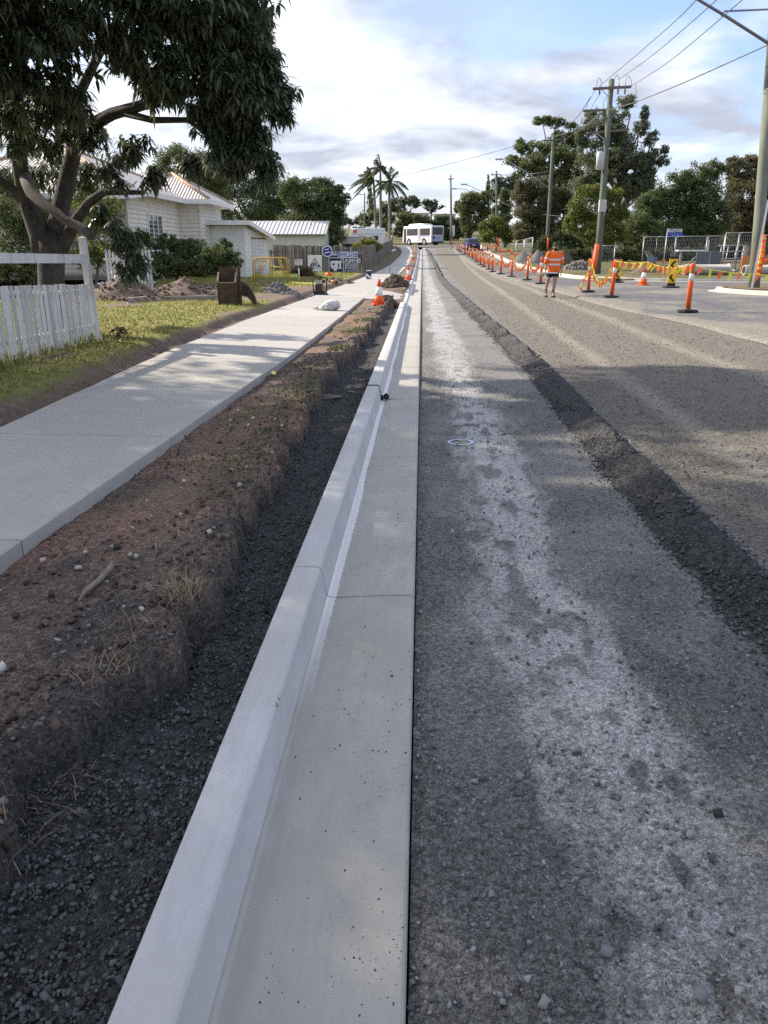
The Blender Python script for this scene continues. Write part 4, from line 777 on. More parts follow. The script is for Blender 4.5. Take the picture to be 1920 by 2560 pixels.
# ---- left, behind the house and the shed
tree('rain_tree', 'large dark spreading tree behind the long metal shed', 'tree', 72, 660, [(580, 470, 90, 50), (690, 480, 70, 50), (620, 520, 100, 45), (700, 530, 80, 40), (500, 440, 60, 60), (560, 420, 70, 40)], f_dark, m_bark, seed=23, trunk_r=.35, dens=1.9, hang=.3, leaf=.16)
tree('mango_tree', 'dark rounded mango tree right of the metal shed', 'tree', 66, 800, [(785, 500, 65, 45), (740, 480, 45, 38), (830, 525, 40, 50), (780, 560, 75, 45), (820, 590, 45, 40), (740, 560, 50, 40), (800, 462, 38, 22), (855, 498, 24, 18), (845, 475, 20, 14), (775, 610, 60, 25)], f_dark, m_bark, seed=24, trunk_r=.25, dens=2.0, hang=.2, leaf=.16)
tree('leafy_tree', 'sunlit green tree above the house roof left of the shed', 'tree', 55, 480, [(480, 430, 60, 40), (430, 400, 50, 40), (540, 440, 50, 36), (520, 480, 50, 40), (400, 440, 40, 30)], f_mid, m_bark, seed=25, trunk_r=.25, dens=1.5, hang=.2, leaf=.14)
tree('garden_shrub', 'leafy sunlit shrub behind the mango trunk at the left edge', 'shrub', 26, 60, [(20, 560, 60, 70), (70, 620, 60, 55), (0, 660, 60, 50), (110, 540, 40, 50), (20, 470, 50, 40), (90, 690, 60, 45)], f_mid, m_bark, seed=26, dens=1.1, leaf=.16, aspect=.32, trunk_r=.06)
tree('garden_shrub', 'bright leafed shrub behind the sawn mango limb', 'shrub', 25, 230, [(230, 540, 50, 50), (200, 480, 40, 45), (265, 600, 40, 55), (215, 640, 50, 45), (280, 520, 28, 34)], f_bright, m_bark, seed=27, dens=.8, leaf=.17, aspect=.3, trunk_r=.05)
tree('hibiscus_hedge', 'overgrown hibiscus hedge in front of the house wall', 'hedge', 28, 440, [(375, 655, 50, 38), (430, 640, 55, 48), (485, 645, 55, 45), (345, 665, 35, 34), (420, 602, 24, 22), (470, 612, 34, 20), (440, 670, 90, 28), (500, 665, 50, 30), (395, 612, 20, 18)], f_mid, m_bark, seed=28, dens=1.7, leaf=.085, trunk_r=.05, sub=.34)
tree('hibiscus_bush', 'low hibiscus bush with red flowers beside the rusty bucket', 'bush', 27, 560, [(545, 640, 48, 40), (580, 650, 32, 28), (530, 670, 40, 26), (560, 615, 26, 20)], f_mid, m_bark, seed=29, dens=1.6, leaf=.085, trunk_r=.04, sub=.34)
tree('climbing_shrub', 'dark climbing shrub against the verandah wall', 'shrub', 30.5, 335, [(330, 600, 34, 34), (360, 600, 22, 34), (300, 605, 24, 26), (320, 575, 18, 14)], f_dark, None, seed=30, dens=2, leaf=.11)
tree('dry_bush', 'brown half dead bush beside the letterbox', 'bush', 40, 755, [(745, 690, 26, 18), (772, 685, 24, 20), (725, 695, 20, 14), (760, 675, 18, 14)], f_dry, m_bark, seed=31, dens=1.2, leaf=.09, aspect=.3, trunk_r=.03)
tree('leafy_bush', 'yellow green bush peeping over the side fence', 'bush', 62, 915, [(900, 616, 22, 10), (925, 610, 22, 16), (940, 618, 20, 12), (912, 605, 12, 10)], f_yel, None, seed=32, dens=2, leaf=.13)

# ---- three wind-blown palms
def palm(label, px, py, depth, lean, fr, seed):
    random.seed(seed); c = at(px, py, depth); b = at(px + lean, 620, depth); bz = land(b[0], b[1]); loc = np.array([b[0], b[1], bz])
    root = thing('palm_tree', label, 'palm', loc, group='queen palms behind the side fence'); top = c - loc; mb = MB()
    mb.tube([np.array([top[0] * t ** 1.5, top[1] * t, top[2] * t - .2 * (1 - t)]) for t in (0, .15, .35, .55, .75, .9, 1)], [.26, .2, .18, .175, .16, .15, .11], 10); mb.build('trunk', m_pbark, root)
    V, F3 = [], []
    st = MB()
    for (az, el, L, dr) in fr:
        d = np.array([math.cos(R(az)) * math.cos(R(el)), math.sin(R(az)) * math.cos(R(el)), math.sin(R(el))]); wind = np.array([-.25, .05, 0])
        P = [top + d * L * t + np.array([0, 0, -dr * L * t * t]) + wind * t * t * L * .4 for t in np.linspace(0, 1, 12)]; st.tube(P, [.035 * (1 - .8 * i / 11) for i in range(12)], 5)
        for i in range(1, 75):
            t = .12 + .88 * i / 75; f = t * 11; k = int(min(f, 10)); p = P[k] + (P[k + 1] - P[k]) * (f - k); tg = P[k + 1] - P[k]; tg /= np.linalg.norm(tg)
            for sd in (-1, 1):
                q = np.cross(tg, [0, 0, 1.]); q /= np.linalg.norm(q) + 1e-6; l = .85 * math.sin(math.pi * (.15 + .8 * t)) * random.uniform(.8, 1.2)
                e = q * sd * .45 + tg * .5 + np.array([-.25, 0, -.65 + random.uniform(-.35, .35)]); e = e / np.linalg.norm(e) * l; w = np.cross(e, tg); w = w / (np.linalg.norm(w) + 1e-6) * .034
                b0 = len(V); V += [p - w, p + w, p + e * .6 + w * .8, p + e, p + e * .6 - w * .8]; F3.append((b0, b0 + 1, b0 + 2, b0 + 3, b0 + 4))
    st.build('frond_stem', f_olive, root); obj('crown', fastmesh('crown', V, np.array(F3)), f_gum, root); return root
palm('left wind blown palm with fronds swept to the left', 934, 452, 98, 6, [(180, 35, 3.2, .75), (170, 55, 3.0, .6), (200, 20, 3.2, .7), (150, 10, 2.8, .7), (220, 45, 2.8, .8), (190, 70, 2.6, .5), (100, 60, 2.2, .6), (260, 30, 2.4, .9), (0, 30, 1.8, 1.1), (180, -10, 2.6, .7), (140, 75, 2.6, .3)], 61)
palm('tallest middle palm of the three behind the side fence', 951, 428, 97, 0, [(120, 75, 2.6, .4), (60, 60, 2.4, .6), (180, 50, 2.6, .8), (250, 40, 2.4, 1.0), (0, 40, 2.2, 1.2), (200, 10, 2.2, .9), (330, 20, 2.2, 1.1), (90, 82, 2.6, .2), (150, 30, 2.4, 1.0)], 62)
palm('right palm of the three with one frond drooping to the right', 973, 458, 96, 0, [(20, 60, 2.8, .35), (0, 30, 3.2, .75), (350, 5, 2.8, .8), (180, 40, 2.4, .9), (200, 10, 2.4, 1.0), (90, 50, 2.2, .8), (270, 30, 2.4, 1.1), (40, 75, 2.6, .2), (130, 20, 2.4, 1.0), (320, -10, 2.2, .9), (300, -25, 2.0, .8)], 63)
random.seed(17)
# ================================================================== buildings
m_white = pmat('white_paint', (.80, .79, .77), (.72, .71, .69), scale=4, rough=.55, c3=(.62, .6, .56), scale3=2, amt3=.35)
m_cream = pmat('cream_weatherboard', (.80, .76, .68), (.72, .685, .61), scale=3, rough=.6, c3=(.62, .58, .5), scale3=1.3, amt3=.35)
m_glass = pmat('window_glass', (.03, .035, .045), rough=.08, spec=.8); m_sill = pmat('dark_sill', (.10, .065, .055), rough=.7)
def corrugated(name, c1, c2, pitch, axis=0, rust=None, depth=.02):
    m = bpy.data.materials.new(name); m.use_nodes = True; n, l = m.node_tree.nodes, m.node_tree.links; b = n['Principled BSDF']; b.inputs['Roughness'].default_value = .5; b.inputs['Specular IOR Level'].default_value = .4
    t = N(n, 'ShaderNodeTexCoord'); nz = N(n, 'ShaderNodeTexNoise', i_Scale=.8, i_Detail=6.0, i_Roughness=.6); l.new(t.outputs['Object'], nz.inputs['Vector'])
    mx = N(n, 'ShaderNodeMix', data_type='RGBA'); mx.inputs['A'].default_value = (*c1, 1); mx.inputs['B'].default_value = (*c2, 1); l.new(nz.outputs['Fac'], mx.inputs['Factor']); out = mx.outputs['Result']
    if rust:
        n2 = N(n, 'ShaderNodeTexNoise', i_Scale=1.4, i_Detail=8.0, i_Roughness=.7); l.new(t.outputs['Object'], n2.inputs['Vector']); mr = N(n, 'ShaderNodeMapRange'); mr.inputs['From Min'].default_value = .56; mr.inputs['From Max'].default_value = .66; mr.inputs['To Max'].default_value = .8; l.new(n2.outputs['Fac'], mr.inputs['Value'])
        m2 = N(n, 'ShaderNodeMix', data_type='RGBA'); l.new(mr.outputs[0], m2.inputs['Factor']); l.new(out, m2.inputs['A']); m2.inputs['B'].default_value = (*rust, 1); out = m2.outputs['Result']
    l.new(out, b.inputs['Base Color'])
    sx = N(n, 'ShaderNodeSeparateXYZ'); l.new(t.outputs['Object'], sx.inputs[0]); k = N(n, 'ShaderNodeMath', operation='MULTIPLY', i_1=2 * math.pi / pitch); l.new(sx.outputs[axis], k.inputs[0])
    s = N(n, 'ShaderNodeMath', operation='SINE'); l.new(k.outputs[0], s.inputs[0]); bp = N(n, 'ShaderNodeBump', i_Strength=.8, i_Distance=depth); l.new(s.outputs[0], bp.inputs['Height']); l.new(bp.outputs[0], b.inputs['Normal']); return m
m_roof = corrugated('old_iron_roof', (.52, .52, .53), (.40, .385, .37), .15, 1, rust=(.30, .14, .075)); m_roofx = corrugated('old_iron_roof_front', (.50, .48, .47), (.42, .37, .34), .15, 0, rust=(.34, .15, .08))
m_rust = pmat('rusty_ridge_cap', (.36, .20, .12), (.50, .40, .33), scale=4, rough=.85)
def boards(mb, a, b, z0, z1, n_out, pitch=.17, mi=0):
    """lapped weatherboards between two plan points; each board leans out at its lower edge"""
    a, b, o = Vector((*a, 0)), Vector((*b, 0)), Vector((*n_out, 0)); z = z0
    while z < z1 - .01:
        t = min(z + pitch, z1); V = [a + o * .04 + Vector((0, 0, z)), b + o * .04 + Vector((0, 0, z)), b + Vector((0, 0, t)), a + Vector((0, 0, t)), a + Vector((0, 0, z)), b + Vector((0, 0, z))]
        mb.add(V, [(0, 1, 2, 3), (0, 4, 5, 1)], mi); z = t
def window(parent, o, u, w, h, n_out, lights=3):
    """a casement window standing proud of the wall: frame, sill, one pane for each light"""
    o, u, nn = Vector(o), Vector((*u, 0)), Vector((*n_out, 0)); up = Vector((0, 0, 1)); f = MB(); c = o + nn * .04
    f.beam(c, c + u * w, .07, .07); f.beam(c + up * h, c + up * h + u * w, .07, .08)
    for i in range(lights + 1): f.beam(c + u * (w * i / lights), c + u * (w * i / lights) + up * h, .07, .07 if i in (0, lights) else .05)
    fo = f.build('window', m_white, parent)
    for i in range(lights):
        a = o + nn * .03 + u * (w * i / lights + .03); g = MB(); g.beam(a + up * .03 + u * (w / lights / 2 - .03), a + up * (h - .03) + u * (w / lights / 2 - .03), w / lights - .06, .012, up=tuple(nn)); g.build('pane', m_glass, fo)
    MB().beam(o + nn * .07 - u * .06 - up * .06, o + nn * .07 + u * (w + .06) - up * .06, .13, .05).build('sill', m_sill, fo)
    return fo
# ---- the weatherboard house
HX, HY = -11.3, 31.0; hz0 = float(left_z(HX, 34)); house = thing('weatherboard_house', 'old cream weatherboard house with rusty iron hip roof and verandah', 'house', (HX, HY, hz0))
EZ = 3.42; FZ = .55; L1, L2 = 6.7, 10.4                      # eaves, floor, where the side wall steps out, far end
w = MB(); boards(w, (0, 0), (0, L1), .25, EZ, (1, 0)); boards(w, (0, L1), (1.0, L1), .25, EZ, (0, -1)); boards(w, (1.0, L1), (1.0, L2), .25, EZ, (1, 0)); boards(w, (-8.5, 0), (0, 0), .25, EZ, (0, -1))
boards(w, (1.0, L2), (-8.5, L2), .25, EZ, (0, 1)); boards(w, (-8.5, L2), (-8.5, 0), .25, EZ, (-1, 0)); w.build('wall', m_cream, house)
for (x, y) in ((0, 0), (1.0, L1), (1.0, L2)): MB().box((x + .012, y - .012 if y < L2 else y + .012, EZ / 2 + .12), (.09, .09, EZ - .26)).build('corner_stop', m_white, house)
window(house, (0, 2.25, 1.25), (0, 1), 1.75, 1.45, (1, 0)); window(house, (1.0, L1 + 1.15, 1.3), (0, 1), 1.35, 1.35, (1, 0)); window(house, (-3.3, 0, .95), (1, 0), 2.0, 1.75, (0, -1), 4)
def hip(mb, x0, x1, y0, y1, z, rise, mi_x=0, mi_y=1):
    lx, ly = x1 - x0, y1 - y0
    if lx >= ly: A, B = (x0 + ly / 2, (y0 + y1) / 2, z + rise), (x1 - ly / 2, (y0 + y1) / 2, z + rise)
    else: A, B = ((x0 + x1) / 2, y0 + lx / 2, z + rise), ((x0 + x1) / 2, y1 - lx / 2, z + rise)
    c = [(x0, y0, z), (x1, y0, z), (x1, y1, z), (x0, y1, z)]
    if lx >= ly: fs = [([c[0], c[1], B, A], mi_y), ([c[1], c[2], B], mi_x), ([c[2], c[3], A, B], mi_y), ([c[3], c[0], A], mi_x)]; hp = [(c[0], A), (c[3], A), (c[1], B), (c[2], B), (A, B)]
    else: fs = [([c[0], c[1], A], mi_y), ([c[1], c[2], B, A], mi_x), ([c[2], c[3], B], mi_y), ([c[3], c[0], A, B], mi_x)]; hp = [(c[0], A), (c[1], A), (c[2], B), (c[3], B), (A, B)]
    for f, mi in fs: mb.add(f, [tuple(range(len(f)))], mi)
    mb.add(c, [(3, 2, 1, 0)], 2); return hp
rf = MB(); h1 = hip(rf, -9.1, .55, -.55, L2 + .5, EZ + .06, 2.0); h2 = hip(rf, -3.0, 1.6, L1 - .55, L2 + .55, EZ + .065, 1.25); ro = rf.build('roof', [m_roof, m_roofx, m_white], house)
cp = MB()
for a, b in h1 + h2: cp.tube([Vector(a) + Vector((0, 0, .02)), Vector(b) + Vector((0, 0, .02))], .075, 8)
cp.build('ridge_cap', m_rust, ro)
fa = MB(); z = EZ - .04
for a, b in (((.57, -.57), (.57, L1 - .56)), ((.57, L1 - .57), (1.62, L1 - .57)), ((1.62, L1 - .57), (1.62, L2 + .57)), ((-9.1, -.57), (.57, -.57)), ((1.62, L2 + .57), (-9.1, L2 + .57))): fa.beam((*a, z), (*b, z), .03, .2)
fa.build('fascia', m_white, ro)
so = MB(); so.box((-4.2, 4.9, EZ + .035), (9.4, 10.6, .02)); so.box((.7, (L1 + L2) / 2, EZ + .032), (1.7, 4.6, .02)); so.build('soffit', m_white, ro)
vr = MB(); v0 = EZ - .28; VD = 2.3
vr.add([(-8.6, .0, EZ + .0), (.9, .0, EZ + .0), (.9, -VD, v0), (-8.6, -VD, v0), (-8.6, 0, EZ - .03), (.9, 0, EZ - .03), (.9, -VD, v0 - .03), (-8.6, -VD, v0 - .03)], [(0, 3, 2, 1), (4, 5, 6, 7), (0, 1, 5, 4), (1, 2, 6, 5), (3, 0, 4, 7)])
vo = vr.build('verandah_roof', m_roofx, house); f = MB(); f.beam((-8.6, -VD - .015, v0 - .06), (.92, -VD - .015, v0 - .06), .03, .19); f.beam((.915, -VD, v0 - .06), (.915, -.1, EZ - .12), .03, .19); f.build('fascia', m_white, vo)
for x in (-.2, -2.9, -5.6): MB().tube([(x, -VD + .1, 0), (x, -VD + .1, v0 - .03)], .045, 10).build('verandah_post', m_white, house)
MB().box((-4.0, -1.2, .3), (9.0, 2.3, .12)).build('verandah_floor', pmat('grey_deck', (.22, .2, .18), rough=.85), house)
for y in np.arange(.3, L2, 1.7): MB().box((-.06 if y < L1 else .9, y, .1), (.2, .2, .5)).build('stump', pmat('stump_concrete', (.3, .29, .27), rough=.9), house)
# ---- small white garage with a falling roof
gx0, gy0 = -8.55, 39.0; gz0 = float(left_z(gx0, gy0)); gar = thing('garage', 'small white timber garage with sloping roof between house and shed', 'garage', (gx0, gy0, gz0 - .02)); GL = 5.6
w = MB(); w.add([(0, 0, 0), (0, GL, 0), (0, GL, 1.95), (0, 0, 2.45)], [(0, 1, 2, 3)]); w.add([(0, 0, 0), (-3, 0, 0), (-3, 0, 2.45), (0, 0, 2.45)], [(0, 3, 2, 1)]); w.add([(0, GL, 0), (-3, GL, 0), (-3, GL, 1.95), (0, GL, 1.95)], [(0, 1, 2, 3)])
w.build('wall', m_white, gar)
d = MB(); z = .03
while z < 1.85: d.box((.02, 3.2, z + .085), (.03, 3.4, .165)); z += .172
do = d.build('door', pmat('door_white', (.70, .70, .70), (.6, .6, .6), scale=3, rough=.6, c3=(.45, .42, .36), scale3=2, amt3=.4), gar); MB().box((.05, 3.2, .92), (.03, 3.4, .16)).build('rail', pmat('door_rail_grey', (.45, .47, .49), rough=.6), do); MB().box((.055, 3.2, 1.93), (.05, 3.6, .05)).build('track', m_sill, do)
MB().box((.03, GL - .06, .98), (.07, .12, 1.9)).build('corner_stop', m_white, gar)
r_ = MB(); r_.slab([(-.5, 2.62), (GL + .55, 2.0), (GL + .55, 2.06), (-.5, 2.68)], (.35, 0, 0), (0, 1, 0), (0, 0, 1), -3.8); r_.build('roof', m_roof, gar)
f = MB(); f.beam((.37, -.5, 2.58), (.37, GL + .55, 1.96), .03, .2); f.beam((.37, -.515, 2.58), (-3.4, -.515, 2.58), .03, .2); f.build('fascia', m_white, gar)
# ---- long cream metal shed
m_shed = corrugated('cream_shed_cladding', (.60, .595, .54), (.55, .545, .50), .19, 0, depth=.012)
se = at(812, 600, 62.5); sx, sy = float(se[0]), float(se[1]); sz = float(left_z(sx, sy)); shed = thing('metal_shed', 'long cream metal shed with white ribbed roof behind the timber fence', 'shed', (sx, sy, sz)); SL, SW, SE, SR = 12.5, 5.2, 2.42, 3.42
w = MB(); w.add([(0, 0, -.2), (-SL, 0, -.2), (-SL, 0, SE), (0, 0, SE)], [(0, 3, 2, 1)]); w.add([(0, 0, -.2), (0, SW, -.2), (0, SW, SE), (0, SW / 2, SR - .03), (0, 0, SE)], [(0, 1, 2, 3, 4)]); w.add([(0, SW, -.2), (-SL, SW, -.2), (-SL, SW, SE), (0, SW, SE)], [(0, 1, 2, 3)]); w.build('wall', m_shed, shed)
r_ = MB(); r_.slab([(-.25, SE - .08), (SW / 2, SR), (SW + .25, SE - .08), (SW + .25, SE - .04), (SW / 2, SR + .05), (-.25, SE - .04)], (.12, 0, 0), (0, 1, 0), (0, 0, 1), -SL - .3)
ro = r_.build('roof', pmat('white_roof_sheet', (.66, .66, .67), (.58, .58, .59), scale=1.5, rough=.45), shed)
x = -.1
while x > -SL: MB().beam((x, -.26, SE - .02), (x, SW / 2, SR + .075), .05, .05).build('rib', MATS['white_roof_sheet'], ro); x -= .33
f = MB(); f.beam((.14, -.27, SE - .07), (.14, SW / 2, SR + .04), .03, .16); f.beam((.14, SW / 2, SR + .04), (.14, SW + .27, SE - .07), .03, .16); f.build('barge_board', pmat('green_trim', (.30, .33, .20), rough=.6), ro)
MB().beam((.12, -.3, SE - .11), (-SL, -.3, SE - .11), .09, .11).build('gutter', pmat('green_gutter', (.10, .14, .10), rough=.5), ro)
# ---- two hip-roofed houses beyond the cross street
def far_house(label, px, depth, wpx, y_eave, y_ridge, seed):
    c = at(px, y_eave, depth); k = depth / FPX; W = wpx * k; g = float(prof(c[1])) + .3; e = c[2] - g; rr = (y_eave - y_ridge) * k; o = thing('hip_roof_house', label, 'house', (c[0], c[1], g), group='white roofed houses beyond the cross street')
    MB().box((0, 3.5, e / 2), (W * .9, 7.5, e)).build('wall', m_cream, o); r_ = MB(); hip(r_, -W / 2, W / 2, -.8, 8, e, rr, 0, 0); r_.build('roof', [pmat('far_white_roof', (.68, .69, .72), rough=.5), MATS['far_white_roof'], m_white], o)
    for i in (-.28, .05, .3):
        wd = MB(); wd.box((W * i, -.27, e - .75), (W * .16, .06, .9)); wo_ = wd.build('window', m_white, o); MB().box((W * i, -.31, e - .75), (W * .13, .03, .75)).build('pane', m_glass, wo_)
    return o
far_house('white hip roofed house seen above the front of the bus', 1050, 168, 50, 533, 515, 1); far_house('white hip roofed house seen above the rear of the bus', 1112, 170, 60, 535, 517, 2)

# ================================================================== fences
m_pick = pmat('flaking_white_paint', (.70, .70, .70), (.60, .60, .595), scale=22, rough=.75, stretch=(1, 1, .12), c3=(.36, .34, .31), scale3=9, amt3=.6, bump=.3)
m_pick2 = pmat('flaking_grey_paint', (.58, .58, .575), (.44, .435, .42), scale=22, rough=.8, stretch=(1, 1, .1), c3=(.3, .28, .25), scale3=5, amt3=.7, bump=.3)
fa_, fb_ = np.array([-5.5, 8.6]), np.array([-5.33, 12.72]); zf = lambda p: float(yard_z(np.array(p[0]), np.array(p[1])))
pf = thing('picket_fence', 'weathered white picket fence with a leaning end post at left', 'fence', (*fa_, zf(fa_))); dv = fb_ - fa_; FL = float(np.linalg.norm(dv)); dv /= FL; ang = math.atan2(dv[1], dv[0]); pf.rotation_euler = (0, 0, ang)
n = int(FL / .122); base = None
for i in range(n):
    x = .05 + i * (FL - .14) / n; zb = float(yard_z(np.array(fa_[0] + dv[0] * x), np.array(fa_[1] + dv[1] * x))) - zf(fa_); hgt = 1.0 - .12 * (i / n) + random.uniform(-.006, .006); tl = random.uniform(-.012, .012)
    p = MB(); p.slab([(-.046, 0), (.046, 0), (.046 + tl, hgt), (-.046 + tl, hgt + random.uniform(-.006, .006))], (x, -.012 + random.uniform(-.004, .004), zb), (1, 0, 0), (0, 0, 1), .010); p.build('picket', random.choice((m_pick, m_pick, m_pick2)), pf)
MB().beam((0, .03, .25), (FL - .1, .03, .22), .04, .07).build('rail', m_pick, pf); MB().beam((0, .03, .85), (FL - .1, .03, .78), .04, .07).build('rail', m_pick, pf)
MB().beam((0, 0, 1.32), (FL - .09, 0, 1.27), .04, .13).build('top_rail', m_pick, pf)
ep = MB(); ep.slab([(-.06, -.2), (.05, -.2), (-.07, 1.58), (-.1, 1.60), (-.18, 1.59)], (FL, .05, 0), (1, 0, 0), (0, 0, 1), .1); ep.build('end_post', m_pick, pf, bevel=.006)
MB().slab([(-.05, -.2), (.05, -.2), (.05, 1.4), (-.05, 1.4)], (1.0, .09, 0), (1, 0, 0), (0, 0, 1), .09).build('post', m_pick, pf)
# second stretch of white pickets by the house
q = at(268, 660, 24.0); yz = float(yard_z(np.array(q[0]), np.array(q[1]))); pf2 = thing('picket_fence', 'short stretch of white pickets half hidden behind mango leaves', 'fence', (q[0], q[1], yz), R(12))
for i in range(14): MB().slab([(-.035, 0), (.035, 0), (.035, 1.25), (0, 1.3), (-.035, 1.25)], (i * .1, 0, 0), (1, 0, 0), (0, 0, 1), .018).build('picket', m_pick, pf2)
MB().beam((-.1, .04, .3), (1.4, .04, .3), .04, .07).build('rail', m_pick, pf2); MB().beam((-.1, .04, 1.0), (1.4, .04, 1.0), .04, .07).build('rail', m_pick, pf2)

# ---- grey paling fence: along the street, then back to the garage
m_pal = pmat('weathered_paling', (.115, .10, .088), (.21, .19, .165), scale=14, rough=.95, stretch=(1, 1, .08), c3=(.06, .052, .047), scale3=3, amt3=.6, bump=.4)
m_pals = [m_pal, pmat('weathered_paling_dark', (.075, .066, .06), (.14, .125, .112), scale=14, rough=.95, stretch=(1, 1, .08), bump=.4), pmat('weathered_paling_light', (.18, .165, .145), (.27, .25, .22), scale=14, rough=.95, stretch=(1, 1, .08), bump=.4)]
def paling_meshes(w, hs, var):
    out = []
    for k in range(var):
        mb = MB(); h = hs + random.uniform(-.03, .03); mb.slab([(-w / 2, 0), (w / 2, 0), (w / 2, h), (-w / 2, h + random.uniform(-.015, .015))], (0, 0, 0), (1, 0, 0), (0, 0, 1), .018); o = mb.build('paling', m_pals[k % 3]); me = o.data; bpy.data.objects.remove(o); out.append(me)
    return out
def paling_run(root, pts, w, gap, hs, limit=None, var=9):
    meshes = paling_meshes(w, hs, var); P = np.array(pts, float); d = np.r_[0, np.cumsum(np.linalg.norm(np.diff(P, axis=0), axis=1))]; t = 0.0; cnt = 0; rest = MB(); R0 = Vector(root.location)
    while t < d[-1]:
        x, y = np.interp(t, d, P[:, 0]), np.interp(t, d, P[:, 1]); k = min(np.searchsorted(d, t, 'right'), len(d) - 1); dv = P[k] - P[k - 1]; a = math.atan2(dv[1], dv[0]); z = float(left_z(x, y)) - .03
        if limit is None or cnt < limit:
            o = bpy.data.objects.new('paling', random.choice(meshes)); COL.objects.link(o); o.parent = root; o.location = (x - R0.x, y - R0.y + random.uniform(-.006, .006), z - R0.z + random.uniform(-.02, .02)); o.rotation_euler = (0, random.uniform(-.012, .012), a)
        else:
            v, u = Vector((x - R0.x, y - R0.y, z - R0.z)), Vector((math.cos(a), math.sin(a), 0)); rest.slab([(-w / 2, 0), (w / 2, 0), (w / 2, hs), (-w / 2, hs)], v, u, (0, 0, 1), .018, random.randrange(3))
        cnt += 1; t += w + gap
    if rest.v: o = rest.build('far_palings', m_pals, root); o['kind'] = 'stuff'
    nr = Vector((-math.sin(a), math.cos(a), 0))
    return cnt
cn = gp(905, 684, lambda x, y: float(left_z(x, y)) if x < 0 else -9); cx0, cy0 = float(cn[0]), float(cn[1])
fr = thing('paling_fence', 'weathered grey paling fence carrying the park signs, facing the camera', 'fence', (cx0, cy0, float(left_z(cx0, cy0))))
paling_run(fr, [(cx0 - 5.5, cy0 + .25), (cx0 - .05, cy0)], .10, .008, 1.62); paling_run(fr, [(cx0 - 7.9, cy0 + .4), (cx0 - 5.6, cy0 + .26)], .08, .045, 1.35)
for z in (.35, 1.25): MB().beam((-7.8, .4 + .06, z), (-.05, .06, z), .05, .08).build('rail', m_pals[1], fr)
for x in (-7.7, -5.5, -3.6, -1.8, -.1): MB().box((x, .12 + .25 * (-x / 5.5), .7), (.11, .11, 1.5)).build('post', m_pals[1], fr)
sd = thing('paling_fence', 'long grey paling fence running away beside the footpath', 'fence', (cx0, cy0, float(left_z(cx0, cy0))))
SP = [(cx0, cy0 + .02), (-3.75, 60), (-3.7, 75), (-3.75, 95), (-4.0, 110), (-4.6, 117), (-6.5, 119)]
paling_run(sd, SP, .11, .01, 1.62, limit=300)
mb = MB(); zc = .0
for a, b in zip(SP[:-1], SP[1:]):
    for z in (.4, 1.62): mb.beam((a[0] - cx0 - .05, a[1] - cy0, float(left_z(*a)) - sd.location.z + z - .01), (b[0] - cx0 - .05, b[1] - cy0, float(left_z(*b)) - sd.location.z + z - .01), .06, .07)
mb.build('rail', m_pals[2], sd)

# ================================================================== signs on the fence
m_navy = pmat('sign_navy', (.022, .03, .065), rough=.4); m_swhite = pmat('sign_white', (.68, .70, .73), rough=.4); m_gold = pmat('sign_gold', (.45, .34, .12), rough=.5); m_blue = pmat('sign_blue', (.02, .035, .22), rough=.4); m_sky = pmat('sign_pale_blue', (.46, .56, .70), rough=.4)
FY = cy0 - .03
def spt(px, py): p = xz_at_y(px, py, FY); return p
def sign_box(parent, a, b, th, mat_, name, y=0.0):
    (x0, z1), (x1, z0) = a, b; return MB().box(((x0 + x1) / 2, y, (z0 + z1) / 2), (x1 - x0, th, z1 - z0)).build(name, mat_, parent)
def z2(a, b): return spt(740 + a / 6.38, 600 + b / 6.38)
U, W_ = (1, 0, 0), (0, 0, 1)
# TOP sign
a, b = z2(185, 240), z2(418, 520); sg = thing('park_sign', 'square white sign with navy triangle reading TOP on the paling fence', 'sign', (a[0], FY, b[2])); L = lambda q: (q[0] - a[0], q[2] - b[2])
sign_box(sg, L(a), L(b), .02, m_swhite, 'board'); t = [L(z2(*p)) for p in ((300, 278), (392, 428), (222, 416))]; MB().slab([t[2], t[1], t[0]], (0, -.016, 0), U, W_, .004).build('triangle', m_navy, sg)
tc_ = L(z2(304, 392)); text_part('TOP', .44, 'lettering', m_swhite, sg, (tc_[0], -.018, tc_[1]), U, W_, width=.46); tc_ = L(z2(325, 444)); text_part('TOURIST PARKS', .12, 'lettering', m_gold, sg, (tc_[0], -.014, tc_[1]), U, W_, width=.62)
s_ = L(z2(300, 333)); MB().slab([((.115 if i % 2 == 0 else .05) * math.sin(i * math.pi / 7), (.115 if i % 2 == 0 else .05) * math.cos(i * math.pi / 7)) for i in range(14)][::-1], (s_[0], -.022, s_[1]), U, W_, .004).build('star', pmat('sign_star', (.75, .68, .35), rough=.5), sg)
# CABINS sign
a, b = z2(525, 283), z2(990, 525); sg = thing('cabins_sign', 'wide navy sign with white caravan symbol advertising cabins', 'sign', (a[0], FY, b[2])); L = lambda q: (q[0] - a[0], q[2] - b[2])
sign_box(sg, L(a), L(b), .02, m_navy, 'board'); (X0, Z1), (X1, Z0) = L(a), L(b); xd = L(z2(757, 400))[0]; f = MB()
for p, q in (((X0, Z0), (X1, Z0)), ((X0, Z1), (X1, Z1)), ((X0, Z0), (X0, Z1)), ((X1, Z0), (X1, Z1)), ((xd, Z0), (xd, Z1))): f.beam((p[0], -.015, p[1]), (q[0], -.015, q[1]), .03, .03)
f.build('border', m_swhite, sg)
cv = [(550, 350), (560, 340), (580, 333), (690, 333), (710, 342), (720, 365), (720, 445), (745, 448), (745, 458), (655, 458), (648, 440), (628, 432), (608, 440), (600, 458), (575, 455), (555, 430), (549, 395)]
MB().slab([L(z2(*p)) for p in cv][::-1], (0, -.014, 0), U, W_, .006).build('caravan_symbol', m_swhite, sg)
